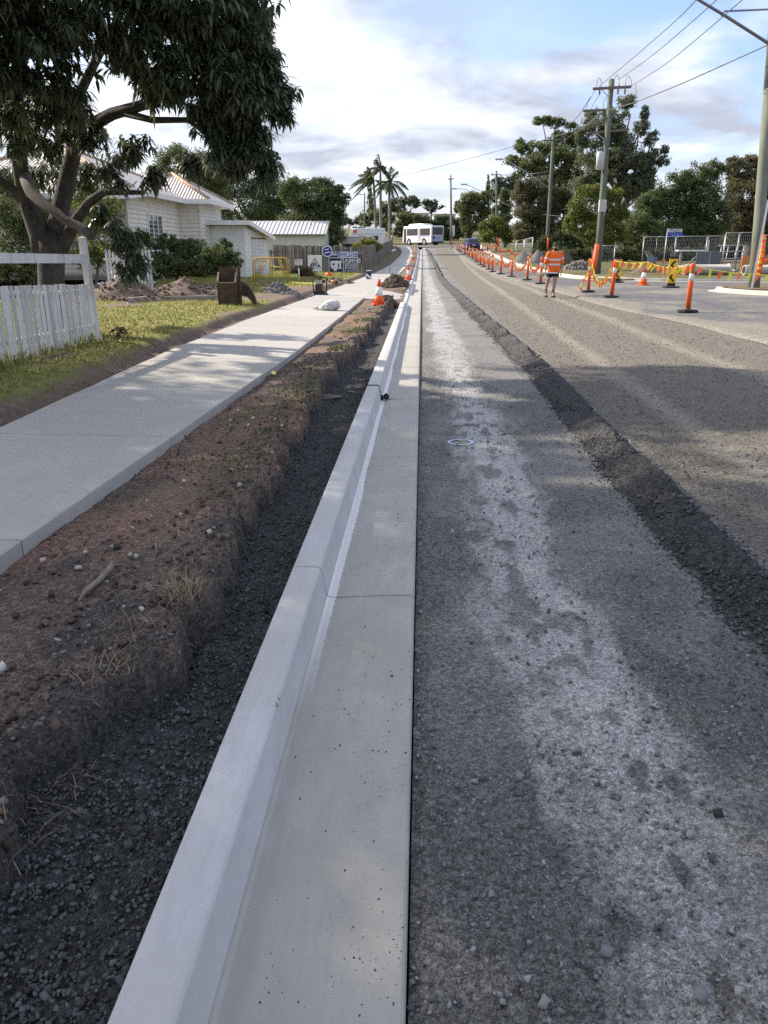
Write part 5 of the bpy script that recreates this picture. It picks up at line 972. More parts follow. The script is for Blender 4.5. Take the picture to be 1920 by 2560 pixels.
for p0, p1 in (((580, 372), (620, 400)), ((667, 372), (690, 445))): q0, q1 = L(z2(*p0)), L(z2(*p1)); sign_box(sg, q0, q1, .004, m_navy, 'symbol_window', -.024)
wc = L(z2(627, 462)); MB().slab([(.125 * math.cos(i * .3927), .125 * math.sin(i * .3927)) for i in range(16)], (wc[0], -.014, wc[1]), U, W_, .006).build('symbol_wheel', m_swhite, sg)
for s, px, py, sz, wd in (('CABINS', 871, 332, .33, 1.25), ('DELUXE', 877, 384, .16, .76), ('STUDIO', 875, 418, .16, .74), ('BUDGET', 878, 452, .16, .76), ('ALL ENSUITED', 868, 490, .13, .96)):
    q = L(z2(px, py)); text_part(s, sz, 'lettering', m_swhite, sg, (q[0], -.012, q[1]), U, W_, width=wd)
for py in (384, 418, 452): q = L(z2(792, py)); MB().box((q[0], -.014, q[1]), (.05, .006, .05)).build('bullet', m_swhite, sg)
# header board
a, b = z2(515, 185), z2(990, 278); sg = thing('park_sign', 'long pale blue sign board naming the tourist park above the cabins sign', 'sign', (a[0], FY, b[2])); L = lambda q: (q[0] - a[0], q[2] - b[2]); sign_box(sg, L(a), L(b), .02, m_sky, 'board')
m_lav = pmat('sign_lavender', (.16, .10, .34), rough=.5); q = L(z2(822, 216)); text_part('Fraser Coast', .3, 'lettering', m_lav, sg, (q[0], -.012, q[1]), U, W_, width=1.75); q = L(z2(825, 262)); text_part('TOP TOURIST PARK', .13, 'lettering', m_navy, sg, (q[0], -.012, q[1]), U, W_, width=1.45)
em = MB(); c_ = L(z2(600, 232)); em.slab([(.3 * math.cos(t) * (1 if t < math.pi else 1), .16 * math.sin(t)) for t in np.linspace(math.pi, 2 * math.pi, 10)], (c_[0], -.013, c_[1] - .05), U, W_, .004, 0)
for sx_ in (-1, 1):
    em.slab([(-.012, -.3), (.012, -.3), (.02, .12), (-.0, .12)], (c_[0] + sx_ * .27, -.013, c_[1]), U, W_, .004)
    for an in (20, 70, 120, 170): em.beam((c_[0] + sx_ * .27, -.013, c_[1] + .12), (c_[0] + sx_ * .27 + .13 * math.cos(R(an)), -.013, c_[1] + .12 + .07 * math.sin(R(an)) - .02), .004, .03)
em.build('emblem', m_navy, sg)
# round sign
c_ = z2(500, 180); sg = thing('round_sign', 'small round blue sign with white rim at the top of the fence', 'sign', (c_[0], FY - .03, c_[2])); ci = [(math.cos(i * math.pi / 14), math.sin(i * math.pi / 14)) for i in range(28)]
MB().slab([(x * .33, y * .33) for x, y in ci], (0, -.0, 0), U, W_, .012).build('rim', m_swhite, sg); MB().slab([(x * .27, y * .27) for x, y in ci], (0, -.0, 0), U, W_, .018).build('disc', m_blue, sg)
MB().slab([(-.17, .05), (.10, .11), (.12, .17), (-.15, .11)], (0, -.004, 0), U, W_, .022).build('mark', m_swhite, sg); MB().slab([(-.14, -.13), (.2, -.06), (.2, .0), (-.14, -.06)], (0, -.004, 0), U, W_, .022).build('mark', m_swhite, sg)
# ================================================================== poles and wires
m_pole = pmat('treated_pole', (.085, .112, .088), (.135, .145, .12), scale=5, rough=.9, stretch=(1, 1, .1), bump=.3); m_polep = pmat('pale_pole', (.19, .21, .165), (.135, .15, .12), scale=5, rough=.9, stretch=(1, 1, .1), bump=.3)
m_steel = pmat('galvanised_steel', (.42, .43, .45), (.32, .33, .35), scale=8, rough=.45, metal=.6); m_wire = pmat('wire', (.12, .12, .13), rough=.6); m_arm = pmat('timber_crossarm', (.12, .10, .085), (.18, .16, .14), scale=8, rough=.9)
m_orange = pmat('safety_orange', (.85, .12, .02), (.75, .10, .025), scale=3, rough=.55, c3=(.45, .16, .08), scale3=7, amt3=.5); m_yell = pmat('safety_yellow', (.85, .52, .03), rough=.5); m_black = pmat('black_plastic', (.018, .018, .02), rough=.6); m_lime = pmat('fluoro_yellow', (.68, .72, .05), rough=.6); m_pink = pmat('fluoro_orange', (.90, .20, .08), rough=.6)
m_wband = pmat('white_band', (.78, .79, .82), rough=.4); m_grey = pmat('grey_box', (.50, .50, .51), (.42, .42, .43), scale=6, rough=.5)
def pole(label, bpx, tpx, tpy, depth, r0, r1, m=m_pole, dz=0.0):
    b = at(bpx, 640, depth); bz = land(b[0], b[1]) + dz; loc = np.array([b[0], b[1], bz]); t = at(tpx, tpy, depth) - loc; o = thing('power_pole', label, 'power pole', loc); P = [np.array([0, 0, -.4]), t * .33, t * .66, t]
    MB().tube(P, [r0, r0 * .67 + r1 * .33, r0 * .33 + r1 * .67, r1], 12).build('pole', m, o); return o, loc, t
def rel(loc, px, py, d): return at(px, py, d) - loc
def arm(o, loc, pa, pb, d, w=.1, name='crossarm', m=m_arm):
    a, b = rel(loc, *pa, d), rel(loc, *pb, d); MB().beam(a, b, w, w).build(name, m, o); return a, b
def wire(name, label, P, r=.018, m=m_wire, group=None, parent=None):
    o = MB().tube(P, r, 5).build(name, m, parent)
    if parent is None: tag(o, label, 'wire', group)
    return o
def sagged(p, q, sag, n=14): p, q = np.asarray(p, float), np.asarray(q, float); return [p + (q - p) * t + np.array([0, 0, -sag * 4 * t * (1 - t)]) for t in np.linspace(0, 1, n)]
Z8 = lambda a, b: (1440 + a / 3.456, b / 3.456); Z5 = lambda a, b: (1100 + a / 4.1475, 200 + b / 4.1475)
# transformer pole
D1 = 40.5; p1, l1, t1 = pole('green timber power pole with crossarms and transformer at the street corner', 1496, *Z8(307, 690), D1, .20, .14)
arm(p1, l1, Z8(145, 768), Z8(475, 750), D1 - .15, .12); arm(p1, l1, Z8(60, 958), Z8(300, 950), D1 + .2, .11); arm(p1, l1, Z8(95, 1150), Z8(450, 1120), D1 + .2, .11)
MB().beam(rel(l1, *Z8(222, 775), D1 - .15), rel(l1, *Z8(285, 840), D1 - .15), .04, .04).build('brace', m_steel, p1); MB().beam(rel(l1, *Z8(175, 1145), D1 - .15), rel(l1, *Z8(245, 1205), D1 - .15), .04, .04).build('brace', m_steel, p1)
for a in (205, 365, 425): 
    q = rel(l1, *Z8(a, 770), D1 - .2); MB().lathe([(.02, -.25), (.055, -.2), (.03, -.15), (.06, -.08), (.03, -.02), (.06, .06), (.03, .12), (.015, .2)], 10, q).build('insulator', pmat('insulator_grey', (.16, .15, .16), rough=.4), p1)
for a0, a1, top in ((178, 222, 675), (330, 375, 650), (425, 482, 662)):
    P = [rel(l1, *Z8(a0 + (a1 - a0) * (.5 - .5 * math.cos(t)), 745 - (745 - top) * math.sin(t)), D1 - .2) for t in np.linspace(0, math.pi, 10)]; wire('jumper_wire', None, P, .014, parent=p1)
for s in (((165, 780), (100, 890), (85, 950)), ((215, 800), (150, 900), (130, 950)), ((270, 830), (240, 880), (232, 945)), ((515, 730), (520, 800), (512, 900)), ((150, 1290), (165, 1370), (190, 1400)), ((190, 1290), (150, 1290), (160, 1350))):
    wire('jumper_wire', None, [rel(l1, *Z8(*q), D1 - .2) for q in s], .014, parent=p1)
q = rel(l1, *Z8(208, 1392), D1 - .2); MB().lathe([(.12, -.42), (.2, -.4), (.21, .38), (.17, .44), (.05, .46)], 16, q).build('transformer', m_grey, p1)
for dx_ in (-.08, .02, .1): MB().lathe([(.03, 0), (.045, .05), (.025, .1), (.045, .16), (.015, .26)], 8, q + np.array([dx_, -.05, .44])).build('bushing', MATS['insulator_grey'], p1)
q = rel(l1, *Z8(228, 1778), D1 - .3); MB().box(q, (.36, .25, .58)).build('meter_box', m_grey, p1, bevel=.01)
P = [rel(l1, *Z8(258, 1730), D1 - .3), rel(l1, *Z8(262, 1800), D1 - .3), rel(l1, *Z8(240, 1866), D1 - .3)]; MB().tube(P, .025, 6).build('conduit', m_steel, p1)
g0, g1 = rel(l1, 1484, 680, D1 - .25), rel(l1, 1493, 612, D1 - .25); g0[2] = .25; MB().tube([g0, (g0 + g1) / 2, g1], .13, 10).build('pole_guard', m_orange, p1)
# second pole with street light
D2 = 74; p2, l2, t2 = pole('green timber power pole with street light, second along the right side', 1366, *Z5(1178, 570), D2, .21, .15)
a = arm(p2, l2, Z5(1055, 628), Z5(1280, 625), D2 - .2, .11); P = [rel(l2, *Z5(*q), D2 - .3) for q in ((1122, 1115), (940, 985), (780, 885), (700, 835), (640, 815))]; so_ = MB().tube(P, [.05, .045, .04, .035, .03], 7).build('light_arm', m_steel, p2); MB().box(rel(l2, *Z5(612, 822), D2 - .3), (.75, .3, .16)).build('lamp_head', m_grey, so_, bevel=.03)
wire('tie_rod', None, [rel(l2, *Z5(1130, 950), D2 - .3), rel(l2, *Z5(930, 978), D2 - .3)], .03, m_steel, parent=p2)
MB().tube([np.array([0, -.23, .1]), np.array([0.03, -.23, 1.9])], .1, 8).build('pole_guard', m_orange, p2)
D3 = 102; p3, l3, t3 = pole('thin power pole with short crossarm, third along the right side', 1241, *Z5(585, 945), D3, .17, .13); arm(p3, l3, Z5(525, 985), Z5(635, 980), D3 - .2, .12)
MB().tube([np.array([0, -.2, .1]), np.array([0, -.2, 2.0])], .14, 8).build('pole_guard', m_orange, p3); MB().lathe([(.03, 0), (.06, .1), (.02, .45)], 8, rel(l3, *Z5(545, 985), D3 - .2)).build('insulator', MATS['insulator_grey'], p3)
D4 = 122; p4, l4, t4 = pole('power pole with a small crossarm standing behind the bus', 1128, *Z5(110, 990), D4, .22, .13, m_polep); arm(p4, l4, Z5(82, 1028), Z5(145, 1024), D4 - .2, .13); MB().box(rel(l4, 1133.5, 577, D4 - .3), (.4, .3, 1.6)).build('meter_box', m_white, p4)
D5 = 26; p5, l5, t5 = pole('near power pole on the traffic island at the right edge', 1898, 1922, 225, 25.4, .19, .165, m_polep, dz=.15)
p5g = [rel(l5, 1893, 693, 25.2), rel(l5, 1905, 640, 25.2), rel(l5, 1909, 588, 25.2)]; MB().tube(p5g, .085, 10).build('pole_guard', m_orange, p5)
for i in range(7): t = (i + .5) / 7; q = p5g[0] + (p5g[2] - p5g[0]) * t; MB().box(q + np.array([-.005, -.065, 0]), (.09, .07, .085)).build('reflector_patch', m_yell, p5)
MB().beam(rel(l5, 1879, 722, 25.1), rel(l5, 1921, 500, 25.1), .07, .05).build('cable_cover', m_steel, p5)
top5 = rel(l5, 1935, -120, 25.2); MB().tube([t5, t5 + (t5 - np.array([0, 0, 0])) * .75], [.165, .14], 10).build('pole_top', m_polep, p5)
la = [rel(l5, *Z8(1790, 460), 25.0), rel(l5, *Z8(1659, 372), 24.6), rel(l5, *Z8(1270, 125), 23.4), rel(l5, *Z8(1060, 0), 22.8), rel(l5, *Z8(800, -150), 22.0)]; lo_ = MB().tube(la, [.055, .05, .045, .04, .035], 8).build('light_arm', pmat('arm_steel', (.18, .18, .20), rough=.5, metal=.4), p5)
MB().box(la[-1], (.8, .3, .16)).build('lamp_head', m_grey, lo_, bevel=.03); wire('tie_rod', None, [rel(l5, *Z8(1259, 138), 23.4), rel(l5, *Z8(1282, 98), 23.4), rel(l5, *Z8(1659, 82), 24.6), rel(l5, *Z8(1800, 78), 25)], .03, MATS['arm_steel'], parent=p5)
# far left poles
def simple_pole(label, bpx, tpx, tpy, depth, light=None, by=600):
    o, l, t = pole(label, bpx, tpx, tpy, depth, .2, .13, m_polep if light is None else m_pole)
    if light: P = [t * .96, rel(l, *light[0], depth - .2), rel(l, *light[1], depth - .2)]; a = MB().tube(P, .07, 6).build('light_arm', m_steel, o); MB().box(P[-1], (.9, .35, .2)).build('lamp_head', m_grey, a)
    return o
simple_pole('distant power pole with street light left of the palms', 911, 911.5, 482, 170, ((903, 487), (898, 486))); simple_pole('thin distant power pole right of the dark mango tree', 857.5, 858, 511, 190)
for lab, b, pts, d in (('low curved street light above the white roofs', 1171, ((1172, 480), (1166, 473), (1150, 472), (1134, 472)), 150), ('taller street light beside the small pine', 1208, ((1208, 480), (1190, 473), (1175, 465), (1160, 461)), 140)):
    q = at(b, 640, d); bz = land(q[0], q[1]); l = np.array([q[0], q[1], bz]); o = thing('street_light', lab, 'street light', l); P = [np.array([0, 0, -.3])] + [rel(l, *p, d) for p in pts]; MB().tube(P, [.09, .07, .06, .05, .05], 7).build('column', m_steel, o); MB().box(P[-1], (1.2, .4, .22)).build('lamp_head', m_grey, o)
# conductors
def wpx(label, pts, r=.02, name='power_line', group=None):
    P = [at(*p) for p in pts]; Q = []
    for i in range(len(P) - 1): Q += [P[i] + (P[i + 1] - P[i]) * t for t in np.linspace(0, 1, 6, endpoint=False)]
    Q = np.array(Q + [P[-1]]); 
    for _ in range(4): Q[1:-1] = (Q[:-2] + 2 * Q[1:-1] + Q[2:]) / 4
    o = MB().tube(Q, r, 5).build(name, m_wire); return tag(o, label, 'power line', group)
G = 'overhead power lines'
wpx('upper left overhead conductor climbing from the transformer pole to the top edge', [(*Z8(220, 730), 40.3), (*Z8(600, 410), 30), (*Z8(900, 145), 24), (*Z8(1040, 0), 21), (*Z8(1200, -170), 19)], .015, group=G)
wpx('middle overhead conductor from the transformer pole to the top edge', [(*Z8(370, 690), 40.3), (*Z8(700, 450), 30), (*Z8(1000, 190), 24), (*Z8(1215, 0), 21), (*Z8(1400, -170), 19)], .015, group=G)
wpx('lower right overhead conductor passing under the street light arm', [(*Z8(480, 742), 40.3), (*Z8(800, 540), 31), (*Z8(1100, 290), 25), (*Z8(1435, 0), 20.5), (*Z8(1600, -150), 19)], .015, group=G)
wpx('long service cable rising from the transformer pole to the right edge', [(*Z8(290, 950), 40.5), (*Z8(500, 890), 36), (*Z8(900, 730), 30), (*Z8(1300, 550), 26.5), (*Z8(1659, 388), 24.5), (*Z8(1760, 340), 24)], .022, group=G)
for k, (q0, q1, q2) in enumerate((((1200, 580), (1420, 400), (1560, 180)), ((1190, 590), (1500, 480), (1659, 340)), ((1280, 625), (1480, 500), (1640, 380)))):
    wpx(('topmost', 'middle', 'lowest')[k] + ' conductor between the transformer pole and the second pole', [(*Z5(*q0), D2), (*Z5(*q1), 56), (*Z5(*q2), D1 + .2)], .022, group=G)
for k, (a, b, c) in enumerate((((1060, 635), (900, 830), (700, 980)), ((1130, 650), (950, 860), (720, 985)), ((1265, 640), (1000, 890), (690, 1000)))):
    wpx(('left', 'middle', 'right')[k] + ' conductor sagging from the second pole towards the third', [(*Z5(*a), D2 - .2), (*Z5(*b), 84), (*Z5(*c), 94), (*Z5(600, 985), D3 - .2)], .024, group=G)
wpx('long cable crossing the sky above the palms', [(*Z5(1000, 610), 90), (*Z5(740, 695), 100), (*Z5(400, 790), 110), (*Z5(0, 895), 118), (1000, 441, 128), (925, 455, 136), (835, 469, 150)], .035, group=G)
wpx('low slack cable behind the transformer pole', [(*Z5(640, 1270), 100), (*Z5(820, 1340), 90), (*Z5(1000, 1385), 80), (*Z5(1200, 1410), 70), (*Z5(1300, 1412), 66)], .02, group=G)

# ================================================================== traffic control
def bollard_parts(o, hgt=1.15, tilt=0):
    MB().lathe([(.24, 0), (.25, .01), (.25, .05), (.22, .065), (.08, .075), (.07, .1)], 8, smooth=False).build('base', m_black, o)
    MB().lathe([(.062, .07), (.06, hgt - .42), (.058, hgt - .4)], 14).build('lower_post', m_orange, o); MB().lathe([(.060, hgt - .4), (.060, hgt - .4 + .14), (.058, hgt - .24)], 14).build('reflective_band', m_wband, o)
    MB().lathe([(.058, hgt - .24), (.058, hgt - .1), (.066, hgt - .08), (.07, hgt - .04), (.05, hgt), (.02, hgt + .012)], 14).build('top', m_orange, o)
z6 = lambda a, b: (1140 + a / 4.1475, 540 + b / 4.1475); z7 = lambda a, b: (1480 + a / 3.77, 540 + b / 3.77); zl = lambda a, b: (980 + a / 7.54, 540 + b / 7.54)
BP = [z7(900, 908), z7(180, 768), z6(1370, 790), z6(875, 706), z6(738, 667), z6(575, 631), z6(463, 604), z6(378, 579), z6(338, 555), z6(288, 530), z6(253, 510), z6(222, 482), z6(205, 468), z6(172, 447), z6(137, 420), z6(92, 395), zl(1300, 685), zl(1265, 664), zl(1230, 640), zl(1130, 608)]
ordn = ['nearest', 'second', 'third', 'fourth', 'fifth', 'sixth', 'seventh', 'eighth', 'ninth', 'tenth', 'eleventh', 'twelfth', 'thirteenth', 'fourteenth', 'fifteenth', 'sixteenth', 'seventeenth', 'eighteenth', 'nineteenth', 'farthest']
rz_as = lambda x, y: float(road_z(x, y)) + .012
b0 = None; bpos = []
for i, p in enumerate(BP):
    g = gp(*p, rz_as); bpos.append(g); extra = {0: 'nearest orange bollard with white band at the right', 1: 'orange bollard in front of the left chevron post', 2: 'orange bollard where the flag bunting hangs down to the ground', 3: 'orange bollard just behind the shovel blade of the worker', 4: 'orange bollard left of the worker, its white band above the far kerb'}.get(i, f'{ordn[i]} orange bollard counted from the camera along the open lane')
    if b0 is None: b0 = thing('traffic_bollard', extra, 'bollard', g, group='orange traffic bollards along the open lane'); bollard_parts(b0); o = b0
    else: o = copy_tree(b0, None, extra); o.location = g
    o.rotation_euler = (random.uniform(-.03, .03), random.uniform(-.04, .04) + (.05 if i < 3 else 0), random.uniform(0, 3))
def cone(label, px, py, h, zf, tilt=(0, 0), group='orange traffic cones'):
    g = gp(px, py, zf); o = thing('traffic_cone', label, 'cone', g, group=group, rot=(*tilt, random.uniform(0, 1))); r = lambda z: .165 - .135 * z / h; s = .0
    MB().box((0, 0, .018), (.38, .38, .035)).build('base', m_orange, o, bevel=.01); MB().lathe([(r(.0), .03), (r(h * .36), h * .36)], 20).build('lower_cone', m_orange, o); MB().lathe([(r(h * .36) + .001, h * .36), (r(h * .7) + .001, h * .7)], 20).build('reflective_band', m_wband, o); MB().lathe([(r(h * .7), h * .7), (.032, h * .97), (.022, h), (.01, h)], 20).build('tip', m_orange, o); return o
vz = lambda x, y: float(verge_z(np.array(x), np.array(y), False)) if x < -.6 else -9
cone('nearest traffic cone standing on the dirt verge by the footpath', 947, 762, .70, vz, (.03, .02)); cone('middle traffic cone on the verge beyond the dark spoil heap', 1021, 699, .70, vz); cone('farthest small traffic cone on the verge near the kerb', 1031, 650, .70, vz); cone('traffic cone on the asphalt between the two chevron posts', *z7(480, 652), .70, rz_as)
def chevron(label, px, py, hpx):
    g = gp(px, py, rz_as); dep = float((g - CAM) @ _fw); h = hpx * dep / FPX; w = .30; o = thing('chevron_post', label, 'chevron sign', g, R(-8), group='yellow chevron posts in the side street'); sh = .03
    MB().lathe([(.3, 0), (.32, .01), (.32, .04), (.25, .06), (.1, .07)], 8, smooth=False).build('base', m_black, o)
    MB().box((0, 0, .12), (w * .96, .05, .14)).build('foot', m_black, o); MB().box((0, 0, h / 2 + .06), (w, .05, h - .22)).build('board', m_yell, o); MB().box((0, 0, h - .02), (w * .98, .054, .10)).build('cap', m_black, o, bevel=.02)
    MB().box((0, -.028, h / 2 + .06), (w, .006, .025)).build('divider', m_black, o)
    for zc in (h * .30 + .06, h * .72 + .03): MB().slab([(.11, .16), (.02, .16), (-.11, 0), (.02, -.16), (.11, -.16), (-.02, 0)][::-1], (0, -.026, zc), (1, 0, 0), (0, 0, 1), .006).build('chevron', m_black, o)
chevron('left yellow chevron post behind an orange bollard', *z7(232, 628), 58); chevron('right yellow chevron post standing alone on the asphalt', *z7(742, 676), 72)
# bunting
fl_m = [m_pink, m_lime]
flagme = []
for m in fl_m: mb = MB(); mb.slab([(-.075, 0), (.075, 0), (.02, -.24)], (0, 0, 0), (1, 0, 0), (0, 0, 1), .003); o = mb.build('flag', m); flagme.append(o.data); bpy.data.objects.remove(o)
mb = MB(); mb.slab([(-.035, 0), (.035, 0), (.028, -.2), (-.028, -.2)], (0, 0, 0), (1, 0, 0), (0, 0, 1), .003); o = mb.build('flag', m_lime); flagme[1] = o.data; bpy.data.objects.remove(o)
def bunting(label, P, step=.22, sag=.12, sc=1.0, cat='bunting', wind=.5, mesh=None):
    P = [np.asarray(p, float) for p in P]; o = thing('flag_bunting', label, cat, P[0]); L = []
    for a, b in zip(P[:-1], P[1:]): L += sagged(a, b, sag * np.linalg.norm(b - a) / 4, 10)[:-1]
    L = np.array(L + [P[-1]]); MB().tube(L - P[0], .008, 4).build('cord', m_lime, o); d = np.r_[0, np.cumsum(np.linalg.norm(np.diff(L, axis=0), axis=1))]; t = step * .5; k = 0
    while t < d[-1]:
        q = np.array([np.interp(t, d, L[:, i]) for i in range(3)]) - P[0]; f = bpy.data.objects.new('flag', flagme[k % 2] if mesh is None else flagme[mesh]); COL.objects.link(f); f.parent = o; f.location = q; f.scale = (sc, sc, sc * random.uniform(.8, 1.15)); f.rotation_euler = (random.uniform(-.6, .3), random.uniform(.1, wind + .25), random.uniform(-.6, .6)); k += 1; t += step * random.uniform(.85, 1.15)
    return o
tops = [g + np.array([.02, 0, 1.12]) for g in bpos]
bunting('orange and yellow flag bunting across the side street from the nearest bollard', [tops[1], (tops[0] + tops[1]) / 2 + np.array([.3, 1.2, .0]), tops[0] + np.array([0, .06, -.02]), at(1860, 684, 18.6), at(1990, 686, 18.4)], .21, .1, .95)
bunting('flag bunting between the second and third bollards from the camera', [tops[2], tops[1]], .22, .9, 1.0)
q = gp(*z6(1290, 795), rz_as); bunting('loose end of flag bunting trailing onto the asphalt', [tops[2] + np.array([0, 0, -.3]), (tops[2] + q) / 2 + np.array([-.15, 0, -.3]), q + np.array([0, 0, .06])], .16, .0, 1.0)
bunting('orange flag bunting strung along the far run of bollards', [tops[i] for i in range(3, 17)], .34, .5, .95, mesh=0)
kz = lambda px, py, d: at(px, py, d)
bunting('small orange bunting between the site fence and the street sign', [at(*z7(350, 410), 46), at(*z7(460, 458), 46), at(*z7(690, 405), 46)], .5, .2, 1.3, mesh=0)
bunting('white and orange bunting strung between the two far poles', [at(*z6(330, 290), 92), at(*z6(410, 290), 88), at(*z6(560, 335), 80), at(*z6(690, 360), 72), at(*z6(920, 370), 66)], .7, .2, 1.4, mesh=0)
# far orange markers beyond the car
for i, (px, py) in enumerate(((1218, 634), (1207, 618), (1191, 613), (1245, 641))):
    g = at(px, py, 96 + 3 * i); g[2] = land(g[0], g[1]); o = thing('barrier_post', ('orange post by the kerb behind the blue car', 'orange barrier post on the far verge', 'short orange post beyond the blue car', 'orange post on the right verge near the third pole')[i], 'post', g, group='orange posts on the far verge'); MB().lathe([(.2, 0), (.2, .05), (.1, .08), (.07, .1)], 8).build('base', m_black, o); MB().lathe([(.09, .08), (.08, .85), (.02, .9)], 10).build('post', m_orange, o)

# ================================================================== signs, site fence and materials on the right
d = 52.5; g = at(1660, 640, d); gz_ = land(g[0], g[1]); o = thing('street_sign', 'street name sign with blue arrow board on a leaning steel post', 'street sign', (g[0], g[1], gz_)); l = np.array([g[0], g[1], gz_]); tp = rel(l, 1670, 571, d); MB().tube([np.array([0, 0, -.3]), tp], .04, 8).build('post', m_steel, o)
zr = lambda a, b: rel(l, 1600 + a / 5.184, 560 + b / 5.184, d - .1)
def plate(parent, P, mat_, name, th=.03): MB().add([np.asarray(p) for p in P] + [np.asarray(p) + np.array([0, th, 0]) for p in P], [tuple(range(len(P))), tuple(range(len(P), 2 * len(P)))[::-1]] + [(i, (i + 1) % len(P), len(P) + (i + 1) % len(P), len(P) + i) for i in range(len(P))]).build(name, mat_, parent)
plate(o, [zr(368, 108), zr(545, 108), zr(545, 64), zr(372, 64)], m_swhite, 'name_blade'); plate(o, [zr(362, 158), zr(548, 163), zr(572, 138), zr(548, 114), zr(368, 114)], pmat('arrow_blue', (.015, .04, .34), rough=.4), 'arrow_blade')
u_ = np.array([1, .05, 0]); c = zr(458, 92); text_part('TOTNESS ST', .3, 'lettering', m_black, o, (c[0], c[1] - .03, c[2]), u_, (0, 0, 1), width=1.4); 
for (xa, xb, yy) in ((385, 435, 130), (443, 500, 130), (508, 530, 130), (412, 470, 150), (476, 500, 150)): plate(o, [zr(xa, yy + 6) - np.array([0, .03, 0]), zr(xb, yy + 6) - np.array([0, .03, 0]), zr(xb, yy - 5) - np.array([0, .03, 0]), zr(xa, yy - 5) - np.array([0, .03, 0])], pmat('worn_lettering', (.13, .2, .55), rough=.5), 'worn_word', .01)
zR = lambda a, b: (1600 + a / 5.184, 560 + b / 5.184)
def panel(label, xa, xb, depth, h=1.9, tilt=0.0, wires=True, yaw=0.0):
    a, b = at(xa, 640, depth), at(xb, 640, depth + yaw); za, zb = land(a[0], a[1]), land(b[0], b[1]); o = thing('site_fence_panel', label, 'fence panel', (a[0], a[1], za), group='temporary steel mesh fence panels'); v = np.array([b[0] - a[0], b[1] - a[1], zb - za]); W = np.linalg.norm(v); off = np.array([0, -tilt, 0])
    for t in (0, 1): MB().tube([v * t, v * t + np.array([0, 0, h]) + off], .024, 7).build('upright', m_steel, o)
    for z in (.12, h): MB().tube([np.array([0, 0, z]) + off * z / h, v + np.array([0, 0, z]) + off * z / h], .022, 7).build('rail', m_steel, o)
    mb = MB(); n = int(W / .1)
    for i in range(1, n): q = v * i / n; mb.beam(q + np.array([0, 0, .12]), q + np.array([0, 0, h]) + off, .006, .006)
    for z in np.arange(.3, h, .2): mb.beam(np.array([0, 0, z]) + off * z / h, v + np.array([0, 0, z]) + off * z / h, .006, .006)
    w_ = mb.build('wire_mesh', m_steel, o); w_['kind'] = 'stuff'
    for t in (0, 1): MB().box(v * t + np.array([0, 0, .05]), (.22, .6, .1)).build('foot_block', pmat('fence_block', (.35, .34, .33), rough=.9), o)
panel('first site fence panel behind the left chevron post', zR(30, 0)[0], zR(200, 0)[0], 45); panel('site fence panel behind the leaning street sign post', zR(200, 0)[0], zR(440, 0)[0], 45); panel('site fence panel behind the right chevron post', zR(450, 0)[0], zR(845, 0)[0], 45); panel('site fence panel behind the grey board pair', zR(855, 0)[0], zR(1070, 0)[0], 45)
panel('taller site fence panel left of the near pole', zR(1080, 0)[0], zR(1250, 0)[0], 43.5, 2.05); panel('site fence panel behind the orange barrier board', zR(1260, 0)[0], zR(1460, 0)[0], 43.5, 2.05); panel('rightmost site fence panel beyond the near pole', zR(1580, 0)[0], zR(1760, 0)[0], 43.5, 1.9)
panel('leaning loose fence panel beside the round grey stockpile', z6(612, 0)[0], z6(690, 0)[0], 62, 1.9, .4); panel('second leaning fence panel nearer the round stockpile', z6(700, 0)[0], z6(780, 0)[0], 60, 2.0, .5, yaw=-2)
panel('farm style mesh gate right of the transformer pole', z6(1510, 0)[0], z6(1640, 0)[0], 44, 1.45)
def slabpx(name, label, cat, xa, ya, xb, yb, depth, th, mat_, group=None):
    a, b = at(xa, yb, depth), at(xb, ya, depth); g = land((a[0] + b[0]) / 2, a[1]); o = thing(name, label, cat, ((a[0] + b[0]) / 2, a[1], g), group=group); W, H = b[0] - a[0], b[2] - g
    MB().box((0, 0, H / 2 + .03), (W, th, H - .06)).build('board', mat_, o, bevel=.01); MB().beam((-W * .4, 0, .03), (W * .4, 0, .03), .35, .06).build('foot', m_steel, o); MB().beam((-W / 2, th * .6, H - .05), (W / 2, th * .6, H - .05), .03, .06).build('batten', m_steel, o); return o
m_slate = pmat('slate_board', (.10, .115, .14), (.13, .145, .165), scale=4, rough=.7)
slabpx('sheet_board', 'left of the two dark grey boards leaning on the site fence', 'board', *zR(712, 360), *zR(880, 565), 43, .05, m_slate, 'dark grey boards on the site fence'); slabpx('sheet_board', 'right of the two dark grey boards leaning on the site fence', 'board', *zR(888, 358), *zR(1035, 562), 43, .05, m_slate, 'dark grey boards on the site fence')
slabpx('sheet_board', 'faded blue board standing left of the street sign post', 'board', *zR(80, 425), *zR(208, 570), 47, .05, pmat('faded_blue_board', (.15, .20, .27), (.2, .25, .31), scale=4, rough=.7))
slabpx('barrier_board', 'upright orange plastic barrier board beside the near pole', 'barrier', *zR(1305, 415), *zR(1400, 580), 41, .06, pmat('faded_orange', (.58, .23, .08), (.5, .2, .08), scale=5, rough=.6))
slabpx('barrier_board', 'red and white slatted barrier at the right edge', 'barrier', *zR(1565, 405), *zR(1760, 520), 42, .05, pmat('dull_red_board', (.34, .09, .05), (.42, .2, .15), scale=9, rough=.7))
m_pipe = pmat('concrete_pipe', (.42, .41, .39), (.34, .335, .32), scale=5, rough=.85)
